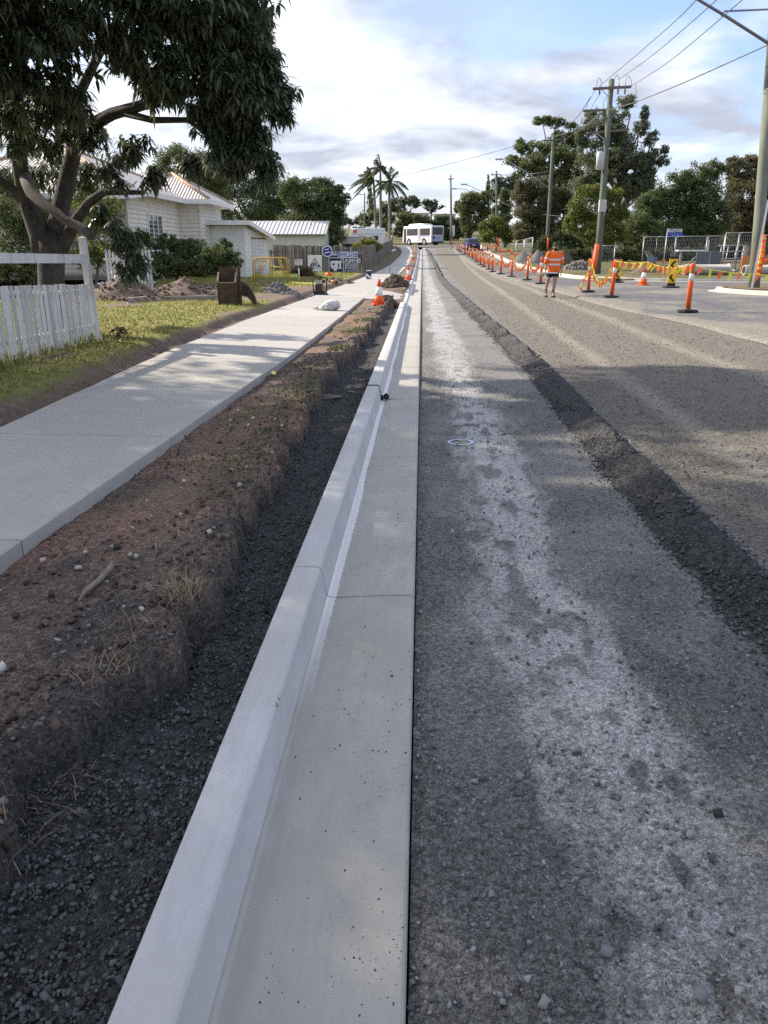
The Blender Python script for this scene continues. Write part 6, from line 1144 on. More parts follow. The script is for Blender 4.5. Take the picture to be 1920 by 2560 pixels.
for lab, a, b, dd, r in (('long grey concrete pipe lying on the right verge', zR(580, 595), zR(1160, 600), 38.5, .25), ('short concrete pipe lying behind the right chevron post', zR(370, 555), zR(595, 552), 41, .2), ('concrete pipe lying right of the near pole', zR(1345, 612), zR(1760, 600), 36.9, .24)):
    p, q = at(*a, dd), at(*b, dd); z = land(p[0], max(p[1], 38)) + r + .02; P = np.array([p[0], p[1], z]); Q_ = np.array([q[0], q[1], z]); o = thing('concrete_pipe', lab, 'pipe', (P + Q_) / 2 - np.array([0, 0, r]), group='concrete pipes on the right verge'); c = np.array([0, 0, r]); d_ = (Q_ - P) / 2
    MB().tube([c - d_, c - d_ * .98, c + d_ * .9, c + d_ * .91, c + d_], [r, r, r, r * 1.18, r * 1.18], 18).build('barrel', m_pipe, o); MB().tube([c - d_ * 1.004, c - d_ * .97], [r * .78, r * .78], 18).build('bore', m_black, o)
# orange machine arm at the right edge and other site clutter
g = at(1912, 660, 40); gz_ = land(g[0], g[1]); o = thing('pipe_trolley', 'orange pipe trolley at the right edge beyond the near pole', 'trolley', (g[0], g[1], gz_)); MB().beam((-.5, 0, .45), (1.2, 0, .95), .12, .14).build('beam', m_orange, o); MB().beam((-.4, 0, .3), (1.2, 0, .5), .1, .1).build('beam', m_orange, o)
for x in (-.2, .7): MB().tube([(x, -.12, .2), (x, .12, .2)], .2, 14).build('wheel', m_black, o)
g = at(zR(620, 0)[0], 640, 44); gz_ = land(g[0], g[1]); o = thing('work_trestle', 'white topped work trestle left of the grey boards', 'trestle', (g[0], g[1], gz_)); MB().box((.1, 0, 1.13), (1.5, .5, .08)).build('top', m_white, o); MB().beam((-.4, 0, 1.08), (-.4, 0, 0), .1, .1).build('leg', m_steel, o); MB().beam((.6, 0, 1.08), (.6, 0, 0), .1, .1).build('leg', m_steel, o); MB().beam((0, 0, .3), (.65, 0, 1.0), .08, .06).build('brace', m_steel, o)
g = at(zR(1110, 0)[0], 640, 45.5); gz_ = land(g[0], g[1]); o = thing('pipe_rack', 'grey steel pipe rack behind the taller fence panel', 'rack', (g[0], g[1], gz_))
for x in (-.4, 0, .5, .9): MB().tube([(x, 0, 0), (x + .1, 0, 1.35)], .03, 7).build('upright', m_steel, o)
for z in (.6, 1.0, 1.35): MB().tube([(-.5, 0, z), (1.0, 0, z + .05)], .03, 7).build('rail', m_steel, o)
g = at(zR(905, 0)[0], 640, 62); gz_ = land(g[0], g[1]); o = thing('site_shed', 'small dark site shed with pale flat roof behind the fence', 'shed', (g[0], g[1], gz_)); MB().box((0, 0, 1.1), (.55, .6, 2.2)).build('wall', m_slate, o); MB().box((0, -.1, 2.25), (.85, .9, .1)).build('roof', m_grey, o); MB().box((0, -.31, .9), (.3, .03, 1.5)).build('door', m_sill, o)
def heap(name, label, cat, c, rx, ry, h, mat_, zf, seed, stones=None, jag=.25, n=40):
    xs = np.linspace(-1, 1, n); X, Y = np.meshgrid(xs, xs); r = np.sqrt(X ** 2 + Y ** 2); prf = np.clip(1 - r, 0, 1) ** .8 * (1 + jag * 2 * fbm(X * 2.5 + seed, Y * 2.5, 4, seed)) + .12 * jag * fbm(X * 9, Y * 9, 3, seed + 3) * (r < .97)
    prf = np.where(r > .98, 0, prf); Zg = np.array([[zf(c[0] + a * rx, c[1] + b * ry) for a, b in zip(ra, rb)] for ra, rb in zip(X, Y)]); z0 = zf(c[0], c[1]); V = np.stack([X * rx, Y * ry, Zg - z0 + prf * h - .03], -1).reshape(-1, 3); i = (np.arange(n - 1)[:, None] * n + np.arange(n - 1)[None]).ravel(); me = fastmesh(name, V, np.stack([i, i + 1, i + n + 1, i + n], 1))
    o = thing(name, label, cat, (c[0], c[1], z0)); obj('mound', me, mat_, o, smooth=False)
    if stones:
        ns, smin, smax, sm = stones; a = rng.uniform(0, 6.28, ns); q = np.sqrt(rng.random(ns)) * .95; x, y = q * np.cos(a), q * np.sin(a); z = np.array([zf(c[0] + i_ * rx, c[1] + j_ * ry) - z0 for i_, j_ in zip(x, y)]) + np.clip(1 - q, 0, 1) ** .8 * h * (1 + jag * 2 * fbm(x * 2.5 + seed, y * 2.5, 4, seed)); s_ = obj('lumps', stone_mesh('lumps', np.stack([x * rx, y * ry, z], 1), rng.uniform(smin, smax, ns), seed, .8), sm, o); s_['kind'] = 'stuff'
    return o
m_soil = pmat('dark_soil', (.05, .035, .028), (.10, .072, .055), scale=6, rough=.95, bump=.8, bscale=18); m_clay = pmat('brown_spoil', (.11, .082, .065), (.19, .145, .115), scale=4, rough=.95, bump=.7, bscale=14, c3=(.07, .05, .04), scale3=2, amt3=.6); m_stock = pmat('grey_stockpile', (.14, .14, .145), (.19, .19, .19), scale=6, rough=.95, bump=.5, bscale=20)
lz = lambda x, y: land(x, y)
g = at(z6(850, 0)[0], 640, 62); heap('gravel_stockpile', 'rounded grey gravel stockpile left of the worker', 'stockpile', (g[0], g[1]), .95, .8, 1.15, m_stock, lz, 3, jag=.05)
g = at(z6(700, 0)[0], 640, 66); heap('gravel_stockpile', 'grey stockpile behind the leaning fence panels', 'stockpile', (g[0], g[1]), 1.0, .8, 1.0, m_stock, lz, 8, jag=.1)
g = at(z6(1120, 0)[0], 640, 50); heap('soil_heap', 'steep pale brown soil heap behind the worker', 'heap', (g[0], g[1]), .85, .7, 1.35, m_clay, lz, 5, jag=.2)
g = at(z6(1280, 0)[0], 640, 48); heap('rubble_heap', 'low grey rubble heap between the worker and the transformer pole', 'heap', (g[0], g[1]), 1.2, .7, .6, m_stock, lz, 6, (160, .06, .16, pmat('rubble', (.2, .19, .18), (.3, .28, .26), scale=4, island=.3)), .3)
g = at(zR(100, 0)[0], 640, 43); heap('soil_heap', 'small brown soil heap behind the cone on the right verge', 'heap', (g[0], g[1]), .9, .6, .45, m_clay, lz, 7)
# ================================================================== vehicles
m_bwhite = pmat('bus_white', (.74, .74, .75), rough=.3, spec=.5); m_bglass = pmat('dark_vehicle_glass', (.012, .014, .018), rough=.08, spec=.7); m_tyre = pmat('tyre', (.018, .018, .018), rough=.85); m_rim = pmat('rim', (.5, .5, .52), rough=.35, metal=.6)
def wheel(parent, x, y, r, w=.24, side=1):
    t = MB(); t.tube([(x - w / 2, y, r), (x - w / 2 + .03, y, r), (x + w / 2 - .03, y, r), (x + w / 2, y, r)], [r * .93, r, r, r * .93], 22); o = t.build('wheel', m_tyre, parent); MB().tube([(x + side * w / 2 - .02 * side, y, r), (x + side * (w / 2 + .012), y, r)], [r * .6, r * .55], 16).build('rim', m_rim, o); return o
def quad(parent, P, mat_, name, th, nrm):
    n_ = Vector(nrm).normalized() * th; P = [Vector(p) for p in P]; k = len(P); return MB().add(P + [p + n_ for p in P], [tuple(range(k)), tuple(range(k, 2 * k))] + [(i, (i + 1) % k, k + (i + 1) % k, k + i) for i in range(k)]).build(name, mat_, parent)
# ---- bus on the cross street, seen from behind
bw = gp(1071, 612, lambda x, y: float(prof(y)) + .04); bx, by = float(bw[0]) - 1.0, 130.0; bz = float(prof(by)) + .045
bus = thing('city_bus', 'white city bus with dark windows turning away on the cross street', 'bus', (bx, by, bz), R(38)); BL, BW = 7.5, 1.22
b = MB(); pr = [(-BL / 2, .42), (-BL / 2 + .1, .36), (BL / 2 - .1, .36), (BL / 2, .5), (BL / 2 - .03, 1.5), (BL / 2 - .25, 2.78), (BL / 2 - .4, 2.86), (-BL / 2 + .12, 2.84), (-BL / 2, 2.74)]
b.slab(pr, (-BW, 0, 0), (0, 1, 0), (0, 0, 1), 2 * BW); b.build('body', m_bwhite, bus, bevel=.07)
ac = MB(); ac.slab([(-1.6, 2.82), (2.9, 2.82), (2.4, 3.18), (-.2, 3.22), (-1.3, 3.12)], (-.85, 0, 0), (0, 1, 0), (0, 0, 1), 1.7); ac.build('roof_unit', m_bwhite, bus, bevel=.05); MB().box((-.86, .6, 3.0), (.03, 1.2, .2)).build('vent', m_grey, bus)
for y0, y1 in ((-3.35, -.85), (-.25, 2.55)): quad(bus, [(-BW - .004, y0, 1.45), (-BW - .004, y1, 1.45), (-BW - .004, y1, 2.45), (-BW - .004, y0, 2.45)], m_bglass, 'window', .012, (-1, 0, 0)); quad(bus, [(BW + .004, y0, 1.45), (BW + .004, y1, 1.45), (BW + .004, y1, 2.45), (BW + .004, y0, 2.45)], m_bglass, 'window', .012, (1, 0, 0))
quad(bus, [(-BW - .004, -.72, .6), (-BW - .004, -.4, .6), (-BW - .004, -.4, 2.4), (-BW - .004, -.72, 2.4)], pmat('bus_panel_grey', (.4, .42, .48), rough=.4), 'centre_pillar', .008, (-1, 0, 0)); quad(bus, [(-BW - .004, 2.75, .42), (-BW - .004, 3.4, .42), (-BW - .004, 3.35, 2.5), (-BW - .004, 2.75, 2.5)], m_bglass, 'door', .012, (-1, 0, 0))
m_lil = pmat('bus_lilac', (.36, .30, .62), rough=.4); m_bred = pmat('bus_red', (.65, .12, .14), rough=.4)
quad(bus, [(-BW - .004, -3.3, 1.22), (-BW - .004, -1.2, 1.28), (-BW - .004, -.35, .6), (-BW - .004, -.2, .6), (-BW - .004, -.9, 1.42), (-BW - .004, -3.3, 1.4)], m_lil, 'livery_stripe', .006, (-1, 0, 0))
for k in range(3): quad(bus, [(-BW - .004, -2.0 + .32 * k, 1.15 - .1 * k), (-BW - .004, -1.85 + .32 * k, 1.15 - .1 * k), (-BW - .004, -1.35 + .28 * k, .85 - .12 * k), (-BW - .004, -1.5 + .28 * k, .85 - .12 * k)], m_bred, 'livery_stripe', .007, (-1, 0, 0))
quad(bus, [(-BW - .004, -3.3, .6), (-BW - .004, -2.9, .6), (-BW - .004, -2.9, 1.0), (-BW - .004, -3.3, 1.0)], m_grey, 'engine_grille', .008, (-1, 0, 0))
yb = -BL / 2 - .004; quad(bus, [(-1.05, yb, 1.5), (1.05, yb, 1.5), (1.0, yb, 2.62), (-1.0, yb, 2.62)], m_bglass, 'rear_window', .012, (0, -1, 0)); quad(bus, [(-1.15, yb, .55), (1.15, yb, .55), (1.15, yb, 1.44), (-1.15, yb, 1.44)], pmat('bus_pale_blue', (.40, .48, .60), rough=.4), 'rear_panel', .008, (0, -1, 0)); quad(bus, [(-.95, yb - .01, .85), (-.5, yb - .01, .85), (-.5, yb - .01, 1.25), (-.95, yb - .01, 1.25)], m_blue, 'rear_grille', .008, (0, -1, 0))
quad(bus, [(-.25, yb - .01, 1.02), (.45, yb - .01, 1.1), (.4, yb - .01, 1.18), (-.2, yb - .01, 1.1)], pmat('bus_mark', (.15, .18, .3), rough=.5), 'livery_mark', .008, (0, -1, 0)); MB().box((0, -BL / 2 - .04, .42), (2.3, .12, .22)).build('rear_bumper', m_black, bus)
for x in (-1.12, 1.12): MB().box((x, -BL / 2 - .02, 1.2), (.1, .05, .4)).build('tail_light', m_bred, bus)
for y in (-1.95, 2.0):
    for sx in (-1, 1):
        MB().tube([(sx * (BW - .28), y, .46), (sx * (BW + .006), y, .46)], .56, 20).build('wheel_arch', m_black, bus); wheel(bus, sx * (BW - .11), y, .46, .26, sx)
quad(bus, [(-1.05, BL / 2 - .01, 1.3), (1.05, BL / 2 - .01, 1.3), (1.0, BL / 2 - .22, 2.6), (-1.0, BL / 2 - .22, 2.6)], m_bglass, 'windscreen', .02, (0, 1, .15))
# ---- small cars
def car(name, label, loc, rz, paint, group=None, rot=None):
    o = thing(name, label, 'car', loc, rz, group=group, rot=rot); W = .86
    mb = MB(); mb.slab([(-2.0, .38), (-1.95, .28), (1.9, .28), (2.02, .42), (2.0, .62), (1.85, .78), (.95, .92), (.25, 1.40), (-.1, 1.46), (-1.2, 1.46), (-1.45, 1.40), (-1.92, .98), (-2.02, .9)], (-W, 0, 0), (0, 1, 0), (0, 0, 1), 2 * W)
    mb.v = [(x * (1 - .25 * max(0, min(1, (z - .85) / .6))), y, z) for x, y, z in mb.v]; mb.build('body', paint, o, bevel=.06)
    quad(o, [(-.68, -1.87, 1.03), (.68, -1.87, 1.03), (.58, -1.53, 1.36), (-.58, -1.53, 1.36)], m_bglass, 'rear_window', .025, (0, -1, .8)); quad(o, [(-.68, .90, .96), (.68, .90, .96), (.58, .3, 1.38), (-.58, .3, 1.38)], m_bglass, 'windscreen', .03, (0, 1, 1))
    for s in (-1, 1): quad(o, [(s * .825, -1.55, .98), (s * .825, .75, .98), (s * .69, .15, 1.36), (s * .69, -1.35, 1.36)], m_bglass, 'side_window', .02, (s, 0, .25)); MB().box((s * .66, -2.0, .82), (.26, .06, .18)).build('tail_light', m_bred, o); MB().box((s * .62, 1.97, .66), (.3, .06, .14)).build('headlight', m_wband, o)
    MB().box((0, -2.03, .68), (.4, .02, .12)).build('number_plate', m_swhite, o); MB().box((0, -2.02, .42), (1.6, .08, .2)).build('bumper', m_black, o); MB().box((0, -1.97, .93), (1.3, .05, .05)).build('spoiler', pmat('car_trim', (.35, .4, .55), rough=.3), o)
    for y in (-1.28, 1.3):
        for s in (-1, 1): wheel(o, s * .76, y, .31, .2, s)
    return o
cg = gp(1181, 627, rz_as); car('hatchback_car', 'dark blue hatchback driving away in the open lane behind the bollards', (cg[0], cg[1] + 2, float(road_z(cg[0], cg[1] + 2)) + .02), R(5), pmat('blue_car_paint', (.012, .03, .17), rough=.2, spec=.6), rot=(R(2.6), 0, R(5)))
for lab, px, py, dd in (('distant white car with dark windows beyond the caravan', 888, 565, 215), ('distant white car right of its neighbour beyond the caravan', 901, 566, 205)):
    p = at(px, py, dd); car('parked_car', lab, (p[0], p[1], land(p[0], p[1])), R(170), pmat('white_car_paint', (.7, .7, .7), rough=.25), group='distant white cars')
# ---- caravans behind the side fence
d = 84; a, b2 = at(878, 571, d), at(962, 571, d); g = land(a[0], a[1]); H = a[2] - g; L = b2[0] - a[0]; o = thing('motorhome', 'white motorhome with sloping cab window behind the side fence', 'motorhome', (a[0], a[1], g)); m_mh = pmat('motorhome_white', (.66, .70, .76), rough=.35)
MB().slab([(-.1, .45), (L, .45), (L, H), (.6, H), (.1, H - .25), (-.1, H - .7)], (0, 1.2, 0), (1, 0, 0), (0, 0, 1), 2.3).build('body', m_mh, o, bevel=.06); MB().slab([(-1.2, .45), (0, .45), (0, H - .75), (-.35, H - .8), (-1.0, H - 1.5), (-1.2, H - 1.6)], (0, 1.1, 0), (1, 0, 0), (0, 0, 1), 2.1).build('cab', m_mh, o, bevel=.05)
quad(o, [(-.9, -1.02, H - 1.5), (-.15, -1.02, H - 1.5), (-.15, -1.02, H - .85), (-.38, -1.02, H - .85)], m_bglass, 'cab_window', .02, (0, -1, 0))
for x in (.8, 2.2): quad(o, [(x, -1.12, H - 1.25), (x + .8, -1.12, H - 1.25), (x + .8, -1.12, H - .8), (x, -1.12, H - .8)], m_bglass, 'window', .02, (0, -1, 0))
MB().box((L * .55, 0, H + .08), (.8, .7, .16)).build('roof_vent', m_white, o); MB().slab([(.3, H - .5), (.7, H - .5), (.7, H - .15), (.3, H - .15)], (0, -1.11, 0), (1, 0, 0), (0, 0, 1), .012).build('emblem', m_bred, o); quad(o, [(.2, -1.115, H - .62), (L - .1, -1.115, H - .62), (L - .1, -1.115, H - .55), (.2, -1.115, H - .55)], m_sky, 'stripe', .01, (0, -1, 0))
for x in (-.6, L - .9): MB().tube([(x, -1.13, .4), (x, 1.13, .4)], .38, 18).build('wheel', m_tyre, o)
d = 70; a, b2 = at(853, 593, d), at(934, 593, d); g = land(a[0], a[1]); H = a[2] - g; L = b2[0] - a[0]; o = thing('camper_trailer', 'low white box trailer with dark underside behind the fence corner', 'trailer', (a[0], a[1], g)); MB().box((L / 2, 0, H - .3), (L, 1.8, .6)).build('body', pmat('trailer_pink_white', (.62, .58, .58), rough=.5), o, bevel=.03); MB().box((L / 2, 0, H + .03), (L + .06, 1.9, .06)).build('lid', m_white, o, bevel=.02); MB().box((L / 2, 0, H - .75), (L - .3, 1.5, .28)).build('chassis', m_black, o); MB().box((L - .2, -.93, H - .25), (.3, .06, .4)).build('panel', m_blue, o)
for x in (L * .4, L * .65): MB().tube([(x, -.95, .35), (x, .95, .35)], .35, 16).build('wheel', m_tyre, o)
MB().beam((0, 0, .5), (-1.0, 0, .45), .1, .1).build('drawbar', m_steel, o)

# ================================================================== things in the yard and on the footpath
yz_ = lambda x, y: float(yard_z(np.array(x), np.array(y))) if x < -2 else -9
m_brown = pmat('rusty_bucket_steel', (.045, .035, .03), (.10, .065, .045), scale=7, rough=.75, metal=.3, c3=(.16, .085, .05), scale3=3, amt3=.6, bump=.2); m_worn = pmat('worn_edge_steel', (.35, .29, .24), (.22, .18, .15), scale=8, rough=.5, metal=.5)
g = gp(570, 762, yz_); o = thing('excavator_bucket', 'rusty brown excavator bucket standing on end on the lawn', 'bucket', g, R(6)); W = .46
back = [(0, 0), (W, 0), (W, .93)] + [(W - .02 - (W - .04) * i / 10, .93 if i % 2 else .98) for i in range(11)] + [(0, .93)]
MB().slab(back, (-W / 2, .30, 0), (1, 0, 0), (0, 0, 1), .03).build('back_plate', m_brown, o); MB().slab([(0, 0), (W, 0), (W, .56), (0, .56)], (-W / 2, -.02, 0), (1, 0, 0), (0, 0, 1), .025).build('front_plate', m_brown, o); MB().beam((-W / 2, -.035, .565), (W / 2, -.035, .565), .035, .03).build('lip', m_worn, o)
sp_ = [(-.04, 0), (.30, 0), (.30, .93), (.24, .80), (-.06, .57), (-.07, .45)]
for s in (-1, 1):
    MB().slab(sp_, (s * W / 2 + (-.015 if s < 0 else -.015), 0, 0), (0, 1, 0), (0, 0, 1), .03).build('side_plate', m_brown, o); MB().beam((s * W / 2, -.06, .58), (s * W / 2, .24, .81), .045, .03).build('worn_edge', m_worn, o)
MB().slab([(.1, 0), (.42, 0), (.42, .95), (.30, 1.0)], (W / 2 + .03, 0, 0), (0, 1, 0), (0, 0, 1), .07).build('cheek_plate', m_brown, o)
MB().box((0, .15, .03), (W, .32, .05)).build('floor_plate', m_brown, o)
g = gp(604, 759, yz_); o = thing('ripper_tooth', 'curved rusty ripper arm lying beside the excavator bucket', 'ripper', g, R(4)); k = 1 / (8.295 * 89.)
pts = [(440, 1200), (520, 1210), (600, 1255), (680, 1340), (730, 1430), (770, 1530), (800, 1640), (720, 1640), (690, 1600), (650, 1545), (600, 1500), (540, 1478), (450, 1490)]
MB().slab([((x - 440) * k, (1640 - y) * k) for x, y in pts][::-1], (-.05, 0, 0), (1, 0, 0), (0, 0, 1), .14).build('hook', m_brown, o, bevel=.008); MB().box((-.12, -.05, .38), (.16, .16, .4)).build('mount', m_brown, o); MB().box((-.12, -.05, .1), (.12, .14, .2)).build('foot', m_brown, o)
# plate compactor
g = gp(800, 745, yz_); o = thing('plate_compactor', 'black framed plate compactor standing on bare dirt by the footpath', 'compactor', g, R(-6))
MB().slab([(-.26, .0), (.22, .0), (.26, .05), (.24, .09), (-.24, .09), (-.3, .05)], (0, .22, 0), (1, 0, 0), (0, 0, 1), .46).build('base_plate', m_brown, o); MB().box((0, 0, .16), (.36, .3, .14)).build('mount', m_black, o, bevel=.02); MB().box((-.01, -.02, .33), (.24, .24, .24)).build('engine', pmat('engine_dark', (.03, .025, .022), (.06, .05, .04), scale=9, rough=.6), o, bevel=.02); MB().box((-.01, .02, .5), (.22, .2, .13)).build('fuel_tank', pmat('tank_cream', (.45, .44, .40), (.3, .29, .26), scale=8, rough=.5), o, bevel=.03); MB().box((.14, .0, .54), (.08, .1, .1)).build('air_filter', m_black, o, bevel=.01); MB().tube([(.13, -.05, .3), (.13, -.1, .3)], .1, 14).build('pulley_guard', pmat('guard_tan', (.3, .2, .1), rough=.6), o)
MB().tube([(-.22, .05, .12), (-.235, .03, .4), (-.235, 0, .62), (-.215, 0, .665), (-.17, 0, .68), (.17, 0, .665), (.215, 0, .65), (.235, 0, .6), (.235, .03, .4), (.22, .05, .12)], .018, 8).build('frame', m_black, o); MB().tube([(.0, -.06, .45), (.01, -.03, .62), (.03, 0, .69), (.05, .02, .62)], .018, 8).build('handle', m_black, o)
for s in (-1, 1): MB().tube([(s * .24, -.05, .1), (s * .24, .05, .1)], .05, 10).build('rubber_mount', m_wband if s < 0 else m_black, o)
# cement sack
g = gp(822, 776, lambda x, y: float(path_z(y)) if x < -1.5 else -9); o = thing('cement_sack', 'crumpled white cement sack lying on the footpath', 'sack', g, R(-8)); bm = bmesh.new(); bmesh.ops.create_icosphere(bm, subdivisions=4, radius=1)
for v in bm.verts:
    x, y, z = v.co; t = (x + 1) / 2; ww = .06 + .12 * sstep(0, .55, t); hh = .04 + .10 * sstep(0, .6, t); n = float(fbm(np.array(x * 3 + 9), np.array(y * 3 + z * 2), 4, 6)); nx_ = math.copysign(abs(x) ** .8, x)
    v.co = (nx_ * .30 + .02 * n, y * ww * 1.15 * (1 + .5 * n), max(0, (abs(z) ** .7 * math.copysign(1, z)) * hh * (1 + .6 * n) + hh * .9))
me = bpy.data.meshes.new('bag'); bm.to_mesh(me); bm.free(); obj('bag', me, pmat('sack_white', (.70, .71, .73), (.5, .5, .5), scale=7, rough=.7, c3=(.2, .2, .21), scale3=6, amt3=.7, bump=.3, bscale=14), o, smooth=True); MB().tube([(-.28, 0, .05), (-.34, .02, .07), (-.38, -.03, .04)], [.05, .03, .05], 7, jit=.2).build('twisted_neck', pmat('sack_cream', (.68, .63, .5), rough=.8), o)
# dirt mounds in the yard
for lab, px, py, rx, ry, h, sd_ in (('low brown spoil mound behind the lawn left of the bushes', 285, 752, 1.5, .9, .52, 21), ('long dark spoil mound in front of the hibiscus hedge', 440, 745, 1.6, 1.0, .52, 22), ('spoil mound tail beside the rusty bucket', 525, 742, 1.1, .9, .42, 23)):
    g = gp(px, py, yz_); heap('spoil_mound', lab, 'mound', (g[0], g[1] + ry * .8), rx, ry, h, m_clay, yz_, sd_, (140, .02, .08, m_clay), .45)
g = gp(690, 733, yz_); heap('gravel_pile', 'small blue grey gravel pile on the bare dirt beyond the bucket', 'pile', (g[0], g[1] + .3), .62, .5, .34, m_stock, yz_, 24, (260, .02, .05, m_stock), .35); g = gp(735, 738, yz_); heap('gravel_pile', 'flat scatter of grey gravel right of the small gravel pile', 'pile', (g[0], g[1] + .3), .5, .35, .12, m_stock, yz_, 25, (120, .02, .05, m_stock), .4)
g = gp(860, 716, yz_); heap('dirt_bank', 'small dirt bank between the compactor and the footpath', 'bank', (g[0] - .2, g[1] + .6), 1.0, 1.4, .28, m_clay, yz_, 26, (90, .02, .07, m_soil), .35)
heap('spoil_heap', 'dark wet spoil heap on the verge beyond the crossing slab', 'heap', (-1.15, 34.2), .62, 2.6, .42, m_soil, lambda x, y: float(verge_z(np.array(min(x, -.68)), np.array(y), False)), 27, (500, .03, .12, m_soil), .5); heap('spoil_heap', 'low brown soil heap at the far edge of the near dirt verge', 'heap', (-1.1, 24.0), .45, 1.0, .2, m_soil, lambda x, y: float(verge_z(np.array(min(x, -.68)), np.array(y), False)), 28, (160, .02, .06, m_soil), .5)
# timber on the grass
m_timber = pmat('grey_timber', (.34, .32, .29), (.24, .22, .2), scale=10, rough=.9, stretch=(.1, 1, 1)); a, b2 = gp(383, 752, yz_), gp(545, 750, yz_)
o = thing('timber_plank', 'long weathered plank lying along the back of the lawn', 'plank', a); MB().beam((0, 0, .06), (b2[0] - a[0], b2[1] - a[1], b2[2] - a[2] + .06), .10, .12).build('board', m_timber, o); MB().beam((.1, .1, .03), (b2[0] - a[0] - .3, b2[1] - a[1] + .12, b2[2] - a[2] + .03), .08, .05).build('packer', m_timber, o)
a, b2 = gp(322, 757, yz_), gp(364, 754, yz_); o = thing('timber_offcut', 'short pale timber offcut left of the long plank', 'offcut', a); MB().beam((0, 0, .11), (b2[0] - a[0], b2[1] - a[1], .12), .12, .03).build('board', m_timber, o); MB().box((.06, .02, .05), (.14, .1, .1)).build('block', m_timber, o)
a, b2 = gp(725, 709, yz_), gp(790, 714, yz_); o = thing('yellow_batten', 'thin yellow batten lying on the grass left of the compactor', 'batten', a); MB().beam((0, 0, .05), (b2[0] - a[0], b2[1] - a[1], .05), .05, .05).build('board', pmat('yellow_batten', (.62, .58, .16), rough=.6), o); MB().box((.1, 0, .02), (.5, .12, .03)).build('dark_end', m_black, o)
# metal scrap on the mound
g = gp(268, 742, yz_); o = thing('scrap_metal', 'bent grey metal scrap lying on the spoil at left', 'scrap', (g[0], g[1] + .1, g[2] + .12), R(15), rot=(.2, .1, .2)); MB().add([(-.25, 0, .2), (-.1, .02, .02), (.12, 0, .05), (.25, .05, .12), (.22, .3, .16), (0, .3, .12), (-.2, .25, .25)], [(0, 1, 5, 6), (1, 2, 4, 5), (2, 3, 4)]).build('sheet', pmat('scrap_steel', (.3, .31, .33), rough=.5, metal=.4), o); MB().tube([(-.27, -.02, .22), (-.2, -.02, .25), (-.13, 0, .05)], .018, 6).build('bent_edge', m_white, o); MB().tube([(.1, 0, .1), (.2, 0, .16), (.29, 0, .02)], .016, 6).build('bent_edge', m_white, o)
# dead palm litter by the fence end
g = gp(285, 850, yz_); o = thing('palm_litter', 'heap of dry brown palm fronds at the end of the picket fence', 'litter', g); mp_ = pmat('dead_frond', (.12, .06, .04), (.2, .11, .07), scale=9, rough=.9)
for i in range(16):
    a = random.uniform(-.4, .5); x0 = random.uniform(-.15, .1); L = random.uniform(.15, .32); z = random.uniform(.02, .18); MB().add([(x0, -.03 + .1 * random.random(), z), (x0 + L * .5, .05 * random.random(), z + .08 * random.random() + .02), (x0 + L, a * .2, max(.01, z - .12)), (x0 + L * .5, .07 + .05 * random.random(), z + .05)], [(0, 1, 2, 3)]).build('frond', mp_, o)
MB().tube([(.1, .1, .1), (.22, .12, .17), (.34, .1, .15), (.42, .05, .04)], .006, 5).build('stalk', mp_, o)
# letterbox, hard hat, rag, barricades
g = gp(748, 703, yz_); o = thing('letterbox', 'cream letterbox on a thin post in front of the paling fence', 'letterbox', g); dd = float((g - CAM) @ _fw); k = dd / FPX; MB().tube([(0, 0, 0), (0, 0, 30 * k)], .03, 8).build('post', m_white, o); MB().box((0, 0, 44 * k), (18 * k, .25, 12 * k)).build('box', pmat('letterbox_cream', (.62, .62, .54), rough=.5), o, bevel=.015); MB().box((0, 0, 50.5 * k), (19.5 * k, .3, .03)).build('lid', m_white, o)
g = gp(822, 690, yz_); o = thing('hard_hat', 'orange hard hat left on the grass below the signs', 'hard hat', g); MB().lathe([(.20, 0), (.205, .02), (.185, .08), (.15, .15), (.09, .195), (.02, .21)], 18).build('shell', m_orange, o); MB().slab([(.17, -.1), (.32, -.06), (.34, 0), (.32, .06), (.17, .1)], (0, 0, .01), (1, 0, 0), (0, 1, 0), .015).build('brim', m_orange, o); MB().slab([(-.02, -.17), (.02, -.17), (.02, .17), (-.02, .17)], (0, 0, .2), (1, 0, 0), (0, 1, 0), .02).build('ridge', m_orange, o)
g = gp(825, 707, yz_); o = thing('marker_rag', 'crumpled orange and yellow rag on the grass near the compactor', 'rag', g)
for i, m in enumerate((m_pink, m_yell, m_pink)): mb = MB(); mb.add([(-.15 + .1 * i, 0, 0), (-.02 + .1 * i, -.05, .04), (.05 + .08 * i, 0, .16 * (i + 1) / 3), (-.05 + .1 * i, .08, .1), (-.1 + .1 * i, .05, .02)], [(0, 1, 2), (0, 2, 3), (0, 3, 4), (1, 4, 3, 2)]); mb.build('fold', m, o)
m_by = pmat('barricade_yellow', (.62, .40, .05), (.5, .31, .04), scale=5, rough=.5)
def barricade(root):
    MB().tube([(-.72, 0, 0), (-.73, 0, .8), (-.71, 0, .93), (-.62, 0, 1.0), (.62, 0, 1.0), (.71, 0, .93), (.73, 0, .8), (.72, 0, 0)], .022, 8).build('frame', m_by, root); MB().tube([(-.72, 0, .26), (.72, 0, .26)], .02, 8).build('rail', m_by, root)
    for x0, x1 in ((-.35, -.62), (0, 0), (.35, .62)): MB().tube([(x0, 0, .99), (x1, 0, .27)], .018, 8).build('bar', m_by, root)
    MB().tube([(-.2, 0, .99), (-.5, 0, .27)], .016, 8).build('bar', m_by, root); MB().tube([(.15, 0, .62), (.6, 0, .62)], .018, 8).build('rail', m_by, root)
ga = gp(676, 706, yz_); b0 = None
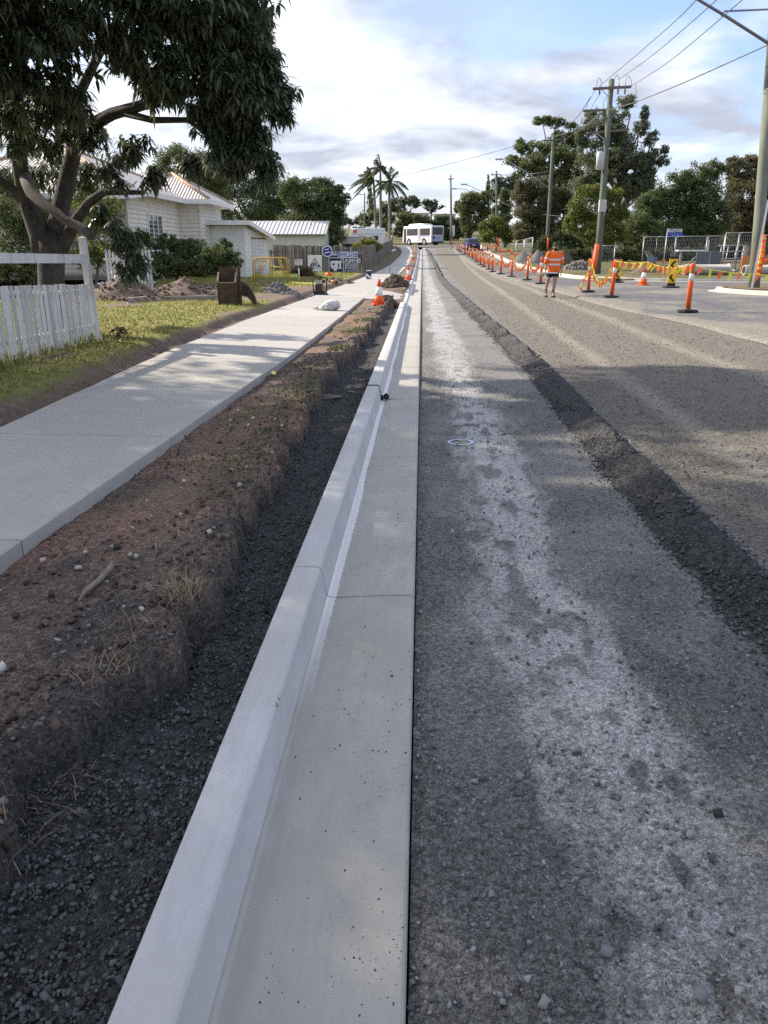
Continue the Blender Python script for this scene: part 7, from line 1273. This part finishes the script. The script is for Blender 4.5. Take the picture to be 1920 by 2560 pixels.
for i, (dx_, dy_, rz, lab) in enumerate(((0, 0, 2, 'front of the three yellow tube barricades stacked on the grass'), (.06, .16, -1, 'middle of the three yellow tube barricades stacked on the grass'), (-.05, .30, 3, 'rearmost of the three yellow tube barricades stacked on the grass'))):
    if b0 is None: b0 = thing('tube_barricade', lab, 'barricade', ga, group='yellow tube barricades'); barricade(b0); o = b0
    else: o = copy_tree(b0, None, lab)
    o.location = (ga[0] + dx_, ga[1] + dy_, yz_(ga[0] + dx_, ga[1] + dy_)); o.rotation_euler = (R(-3), 0, R(rz))
g = gp(632, 697, yz_); o = thing('lime_board', 'pale lime board lying behind the yellow barricades', 'board', (g[0], g[1] + .9, g[2])); MB().box((.9, 0, .12), (2.2, .06, .16)).build('plank', pmat('lime_board', (.60, .66, .22), rough=.6), o); MB().box((.2, .05, .05), (.08, .2, .1)).build('block', m_timber, o)
# striped service post, thin stake and other small things beside the path
pz_ = lambda x, y: float(path_z(y)) if x < -.8 else -9
g = gp(922, 698, pz_); o = thing('marker_block', 'small black and white striped marker standing on the footpath', 'marker', g); MB().box((0, 0, .2), (.26, .14, .4)).build('body', m_navy, o, bevel=.02); MB().slab([(-.13, .30), (-.13, .18), (.10, .02), (.13, .10)], (0, -.072, 0), (1, 0, 0), (0, 0, 1), .006).build('stripe', m_wband, o); MB().box((0, 0, .42), (.24, .13, .04)).build('cap', m_wband, o)
g = gp(975, 680, pz_); o = thing('marker_stake', 'thin dark stake standing on the footpath', 'stake', g); MB().beam((0, 0, 0), (0, 0, .32), .035, .035).build('stake', m_navy, o); MB().box((0, 0, .33), (.05, .05, .03)).build('head', m_black, o)
g = gp(982, 632, lambda x, y: float(left_z(x, y)) if x < -2 else -9); o = thing('pipe_offcut', 'white plastic pipe offcut on the verge by the long fence', 'pipe', g); MB().tube([(-.3, 0, .12), (.25, .6, .35)], .16, 12).build('pipe', m_wband, o); MB().tube([(-.31, -.01, .12), (-.28, .02, .13)], .13, 12).build('bore', m_black, o)
g = gp(682, 940, vz); o = thing('yellow_cup', 'small yellow plastic cup on the dirt beside the footpath edge', 'cup', g, rot=(.5, .4, 0)); MB().lathe([(.022, 0), (.03, .05), (.032, .055)], 14).build('cup', pmat('cup_yellow', (.75, .55, .03), rough=.4), o); MB().lathe([(.033, .05), (.034, .058), (.028, .058)], 14).build('rim', pmat('cup_rim', (.85, .7, .2), rough=.4), o)
g = gp(830, 998, vz); o = thing('sheet_scrap', 'flat brown sheet scrap lying in the trench', 'scrap', (g[0], g[1], g[2] + .02), R(20)); MB().add([(-.12, -.08, 0), (.09, -.1, .02), (.13, .06, .015), (-.08, .09, .035), (-.12, -.08, -.006), (.09, -.1, .014), (.13, .06, .009), (-.08, .09, .029)], [(0, 1, 2, 3), (7, 6, 5, 4), (0, 4, 5, 1), (1, 5, 6, 2), (2, 6, 7, 3), (3, 7, 4, 0)]).build('sheet', pmat('sheet_brown', (.10, .085, .07), (.15, .13, .11), scale=9, rough=.8), o)
g = gp(880, 985, vz); o = thing('sheet_scrap', 'small dark sheet scrap lying against the kerb in the trench', 'scrap', (g[0], g[1], g[2] + .02), R(-10)); MB().box((0, 0, .006), (.11, .05, .01), rot=(.1, .15, .2)).build('sheet', MATS['sheet_brown'], o)
# root and twigs on the bank
a, b2 = gp(198, 1508, vz), gp(285, 1420, vz); o = thing('dry_root', 'pale twisted dry root lying on the dirt bank', 'root', a); d_ = b2 - a
MB().tube([np.array([0, 0, .012]), d_ * .25 + np.array([-.005, -.015, .02]), d_ * .5 + np.array([.01, .01, .022]), d_ * .75 + np.array([.012, .02, .03]), d_ + np.array([0, 0, .03])], [.006, .013, .015, .017, .011], 9, jit=.18).build('stem', pmat('dry_root', (.30, .25, .21), (.2, .165, .14), scale=18, rough=.95, bump=.6, bscale=60), o); MB().tube([d_ * .9 + np.array([0, 0, .03]), d_ + np.array([.03, .02, .012])], [.008, .004], 7).build('twig', MATS['dry_root'], o)
# paint ring sprayed on the road
g = gp(1151, 1109, lambda x, y: float(road_base_z(np.array(x), np.array(y)))); o = thing('paint_ring', 'pale blue spray paint ring on the gravel road', 'paint mark', (g[0], g[1], g[2] + .012)); mb = MB(); ring = []
for i in range(48):
    t = i / 48 * 2 * math.pi; q = np.array([g[0] + .105 * math.cos(t) * 1.05, g[1] + .105 * math.sin(t)]); z = float(road_base_z(q[0], q[1]) + .018 * fbm(np.array(q[0] * 2.2), np.array(q[1] * 1.4), 4, 41)) + .014 - g[2] - .012; w1 = .010 + .004 * random.random()
    for s in (-1, 1): ring.append((.105 * math.cos(t) * 1.05 + s * w1 * math.cos(t), .105 * math.sin(t) + s * w1 * math.sin(t), z))
mb.add(ring, [(2 * i, 2 * i + 1, (2 * i + 3) % 96, (2 * i + 2) % 96) for i in range(48) if random.random() > .06]); mb.build('paint', pmat('spray_blue', (.42, .55, .78), rough=.8), o)
# dark clods on the road
for lab, px, py, r in (('dark clod on the pale road surface at lower right', 1790, 2045, .012), ('flat grey stone on the road near the bottom edge', 1515, 2395, .013), ('pale stone at the bottom of the road', 1745, 2505, .014)):
    g = gp(px, py, lambda x, y: float(road_base_z(np.array(x), np.array(y)))); tag(obj('road_stone', stone_mesh('road_stone', np.array([[0, 0, r * .6 + .012]]), [r * 2.2], int(px)), pmat('stone_dark', (.03, .03, .032), rough=.9) if r == .012 else MATS['road_stone'], loc=g), lab, 'stone')
# chip in the kerb edge
g = xz_at_y(663, 1756, 2.35); 

# ================================================================== the road worker
def loft(rings, n=18, mi=0, mb=None, cap=True):
    mb = mb or MB(); V = []
    for (c, rx, ry) in rings:
        for j in range(n): t = 2 * math.pi * j / n; V.append((c[0] + rx * math.cos(t), c[1] + ry * math.sin(t), c[2]))
    k = len(rings); F = [(i * n + j, i * n + (j + 1) % n, (i + 1) * n + (j + 1) % n, (i + 1) * n + j) for i in range(k - 1) for j in range(n)]
    if cap: F += [tuple(range(n))[::-1], tuple((k - 1) * n + j for j in range(n))]
    return mb.add(V, F, mi, True)
def skin(name, chains, mat_, parent, sub=2):
    V, E, Rr, roots = [], [], [], []; idx = {}
    def vid(p, r):
        key = tuple(round(c, 4) for c in p)
        if key not in idx: idx[key] = len(V); V.append(p); Rr.append(r)
        return idx[key]
    for ch in chains:
        ids = [vid(p, r) for p, r in ch]
        E += list(zip(ids[:-1], ids[1:]))
    me = bpy.data.meshes.new(name); me.from_pydata(V, E, []); o = obj(name, me, mat_, parent); md = o.modifiers.new('skin', 'SKIN'); md.use_smooth_shade = True
    dat = me.skin_vertices[0].data; par = list(range(len(V)))
    def find(a):
        while par[a] != a: a = par[a]
        return a
    for a, b in E: par[find(a)] = find(b)
    seen = set()
    for i, d in enumerate(dat):
        d.radius = Rr[i] if hasattr(Rr[i], '__len__') else (Rr[i], Rr[i]); r_ = find(i); d.use_root = r_ not in seen; seen.add(r_)
    s = o.modifiers.new('sub', 'SUBSURF'); s.levels = sub; s.render_levels = sub; return o
g = gp(*z6(995, 838), lambda x, y: float(road_z(x, y)) - .02); man = thing('person', 'road worker in orange high visibility shirt, shorts and cap carrying a shovel', 'person', g, R(4))
m_skin = pmat('skin', (.42, .25, .17), (.36, .21, .14), scale=6, rough=.55); m_hv = pmat('orange_shirt', (.86, .17, .025), (.72, .13, .02), scale=7, rough=.8); m_refl = pmat('reflective_tape', (.60, .60, .64), rough=.35); m_short = pmat('navy_shorts', (.012, .014, .022), rough=.85); m_boot = pmat('tan_boot', (.30, .23, .15), (.22, .17, .11), scale=9, rough=.85); m_cap = pmat('dark_cap', (.045, .05, .042), rough=.85)
hipL, hipR = (-.10, 0, .86), (.09, 0, .86)
leg1 = [((0, 0, .93), .12), (hipL, .10), ((-.15, -.02, .70), .085), ((-.185, -.03, .51), .06), ((-.20, .03, .38), .058), ((-.213, .06, .22), .04), ((-.215, .07, .10), .042), ((-.215, -.06, .05), .035)]
leg2 = [((0, 0, .93), .12), (hipR, .10), ((.065, -.05, .70), .087), ((.04, -.10, .48), .062), ((.03, -.09, .36), .06), ((.012, -.07, .20), .041), ((.01, -.08, .09), .042), ((.015, -.21, .05), .035)]
tor = [((0, 0, .93), .12), ((0, 0, 1.1), .13), ((0, 0, 1.3), .14), ((0, 0.01, 1.42), .11), ((0, 0.0, 1.49), .055), ((0, -.015, 1.55), (.066, .07)), ((0, -.025, 1.62), (.078, .088)), ((0, -.01, 1.69), (.072, .08)), ((0, -.005, 1.725), .04)]
arm1 = [((0, 0.01, 1.42), .11), ((-.17, 0, 1.42), .062), ((-.25, .01, 1.27), .05), ((-.275, .0, 1.11), .042), ((-.295, -.06, .96), .038), ((-.305, -.10, .86), .028), ((-.305, -.115, .81), (.032, .022)), ((-.30, -.125, .775), (.03, .02))]
arm2 = [((0, 0.01, 1.42), .11), ((.18, 0, 1.42), .062), ((.235, .01, 1.27), .05), ((.255, .02, 1.10), .042), ((.262, -.01, .95), .038), ((.258, -.03, .855), .028), ((.252, -.035, .80), (.02, .034)), ((.248, -.04, .765), (.018, .032))]
fing = []
for k in range(4): y0 = -.065 + .018 * k; fing.append([((.249, y0, .775), .009), ((.246 - .004 * k, y0 - .003, .735), .0085), ((.236, y0 - .004, .705 + .004 * abs(k - 1.4)), .008), ((.226, y0, .69 + .006 * abs(k - 1.4)), .007)])
fing.append([((.25, -.06, .80), .010), ((.243, -.085, .77), .0095), ((.236, -.088, .74), .008)])
for k in range(4): x0 = -.325 + .017 * k; fing.append([((x0, -.12, .785), .009), ((x0, -.145, .775), .0085), ((x0, -.15, .75), .008), ((x0, -.13, .738), .0075)])
fing.append([((-.275, -.115, .80), .010), ((-.27, -.135, .785), .0095), ((-.285, -.15, .765), .008)])
skin('body', [tor, leg1, leg2, arm1, arm2] + fing, m_skin, man)
sh = loft([((0, 0, .79), .205, .135), ((0, 0, .84), .21, .14), ((0, 0, 1.0), .205, .145), ((0, 0, 1.2), .215, .145), ((0, 0, 1.34), .225, .14), ((0, .0, 1.42), .205, .12), ((0, .005, 1.47), .12, .085), ((0, 0, 1.50), .075, .075)]); so_ = sh.build('shirt', m_hv, man)
for lab, P, rr in (('sleeve', [(-.14, 0, 1.43), (-.2, 0, 1.40), (-.255, .01, 1.27), (-.28, 0, 1.14), (-.284, -.005, 1.09)], [.085, .085, .073, .068, .068]), ('sleeve', [(.14, 0, 1.43), (.2, 0, 1.40), (.245, .01, 1.27), (.262, .02, 1.13), (.265, .02, 1.08)], [.085, .085, .073, .068, .068])): MB().tube(P, rr, 14).build('sleeve', m_hv, so_)
for z in (1.215, 1.06): loft([((0, 0, z - .027), .2165 if z > 1.1 else .2125, .150), ((0, 0, z + .027), .2165 if z > 1.1 else .2125, .150)], cap=False).build('reflective_band', m_refl, so_)
for P in ([(-.245, .01, 1.285), (-.263, .008, 1.235)], [(.237, .01, 1.285), (.253, .012, 1.235)]): MB().tube(P, .0765, 14, cap=False).build('reflective_band', m_refl, so_)
MB().slab([(-.05, 0), (.05, 0), (0, -.06)], (0, -.086, 1.475), (1, 0, 0), (0, 0, 1), .006).build('undershirt', m_wband, so_); MB().tube([(-.075, .03, 1.5), (-.06, -.06, 1.49), (0, -.09, 1.46), (.06, -.06, 1.49), (.075, .03, 1.5)], .014, 6).build('collar', m_hv, so_)
st_ = loft([((0, 0, .70), .19, .125), ((0, 0, .78), .20, .13), ((0, 0, .86), .195, .13)]); sho = st_.build('shorts', m_short, man)
for P in ([(-.10, 0, .80), (-.135, -.015, .72), (-.15, -.02, .655)], [(.085, -.01, .80), (.075, -.035, .72), (.063, -.05, .655)]): MB().tube(P, [.105, .105, .108], 14).build('leg', m_short, sho)
for (x, y, dy) in ((-.215, .065, -.14), (.01, -.085, -.14)):
    bt = loft([((x, y, .10), .055, .062), ((x, y, .15), .056, .064), ((x, y, .20), .052, .058)]); bo = bt.build('boot', m_boot, man); MB().slab([(-.052, .07), (.052, .07), (.055, -.10), (.045, -.19), (0, -.215), (-.045, -.19), (-.055, -.10)], (x, y, .0), (1, 0, 0), (0, 1, 0), .035).build('sole', m_black, bo)
    loft([((x, y - .06, .03), .054, .13), ((x, y - .06, .07), .05, .12), ((x, y - .04, .10), .044, .08), ((x, y - .02, .125), .035, .05)]).build('upper', m_boot, bo); loft([((x, y, .19), .046, .05), ((x, y, .235), .045, .048)]).build('sock', m_short, bo)
loft([((0, -.012, 1.655), .088, .10), ((0, -.01, 1.70), .088, .098), ((0, -.005, 1.745), .07, .08), ((0, 0, 1.768), .035, .04)]).build('cap', m_cap, man); MB().slab([(-.08, 0), (.08, 0), (.075, .06), (.04, .095), (-.04, .095), (-.075, .06)], (0, -.085, 1.665), (1, 0, 0), (0, -1, -.25), .008).build('cap_peak', m_cap, man)
loft([((0, -.055, 1.50), .04, .04), ((0, -.06, 1.53), .058, .055), ((0, -.05, 1.565), .066, .064), ((0, -.045, 1.585), .066, .062)]).build('beard', pmat('dark_beard', (.03, .02, .015), rough=.9), man); MB().slab([(-.012, 0), (.012, 0), (.008, .045), (-.008, .045)], (0, -.108, 1.595), (1, 0, 0), (0, 0, 1), .02).build('nose', m_skin, man)
for s in (-1, 1): MB().lathe([(.001, -.012), (.008, -.006), (.009, .004), (.001, .01)], 8, (s * .032, -.104, 1.642)).build('eye', m_black, man); MB().lathe([(.004, -.03), (.014, -.015), (.015, .01), (.006, .03)], 8, (s * .082, -.01, 1.61)).build('ear', m_skin, man)
MB().box((0, -.112, 1.572), (.04, .008, .008)).build('mouth', pmat('lips', (.3, .13, .1), rough=.6), man)
shv = thing('shovel', 'square mouth shovel with white handle held level by the worker', 'shovel', g, R(4)); MB().tube([(-.34, -.10, .79), (-.15, -.17, .795), (.06, -.24, .785)], [.018, .02, .02], 10).build('shaft', m_wband, shv); MB().tube([(.06, -.24, .785), (.09, -.25, .784)], [.024, .024], 10).build('grip', m_wband, shv)
MB().add([(-.32, -.16, .815), (-.34, -.02, .80), (-.47, -.02, .80), (-.585, -.12, .69), (-.58, -.2, .69), (-.38, -.26, .68), (-.40, -.05, .79), (-.33, -.16, .805), (-.35, -.02, .79), (-.48, -.02, .79), (-.595, -.12, .68), (-.59, -.2, .68), (-.38, -.26, .67)], [(0, 1, 2, 3, 4, 5), (12, 11, 10, 9, 8, 7), (0, 7, 8, 1), (1, 8, 9, 2), (2, 9, 10, 3), (3, 10, 11, 4), (4, 11, 12, 5), (5, 12, 7, 0)]).build('blade', pmat('shovel_blade', (.20, .16, .11), (.14, .11, .08), scale=8, rough=.6, metal=.3), shv)
# hibiscus flowers
for i, (px, py) in enumerate(((606, 676), (552, 637), (513, 681))):
    p = at(px, py, 26.6); tag(obj('hibiscus_flower', whorls('hibiscus_flower', np.zeros((1, 3)), 7, .07, .025, 60 + i, .1, (-.3, .6)), pmat('hibiscus_red', (.6, .03, .05), rough=.5), loc=p), ('red hibiscus flower hanging right of the rusty bucket', 'orange red hibiscus flower high in the bush', 'small red hibiscus flower low in the bush')[i], 'flower')
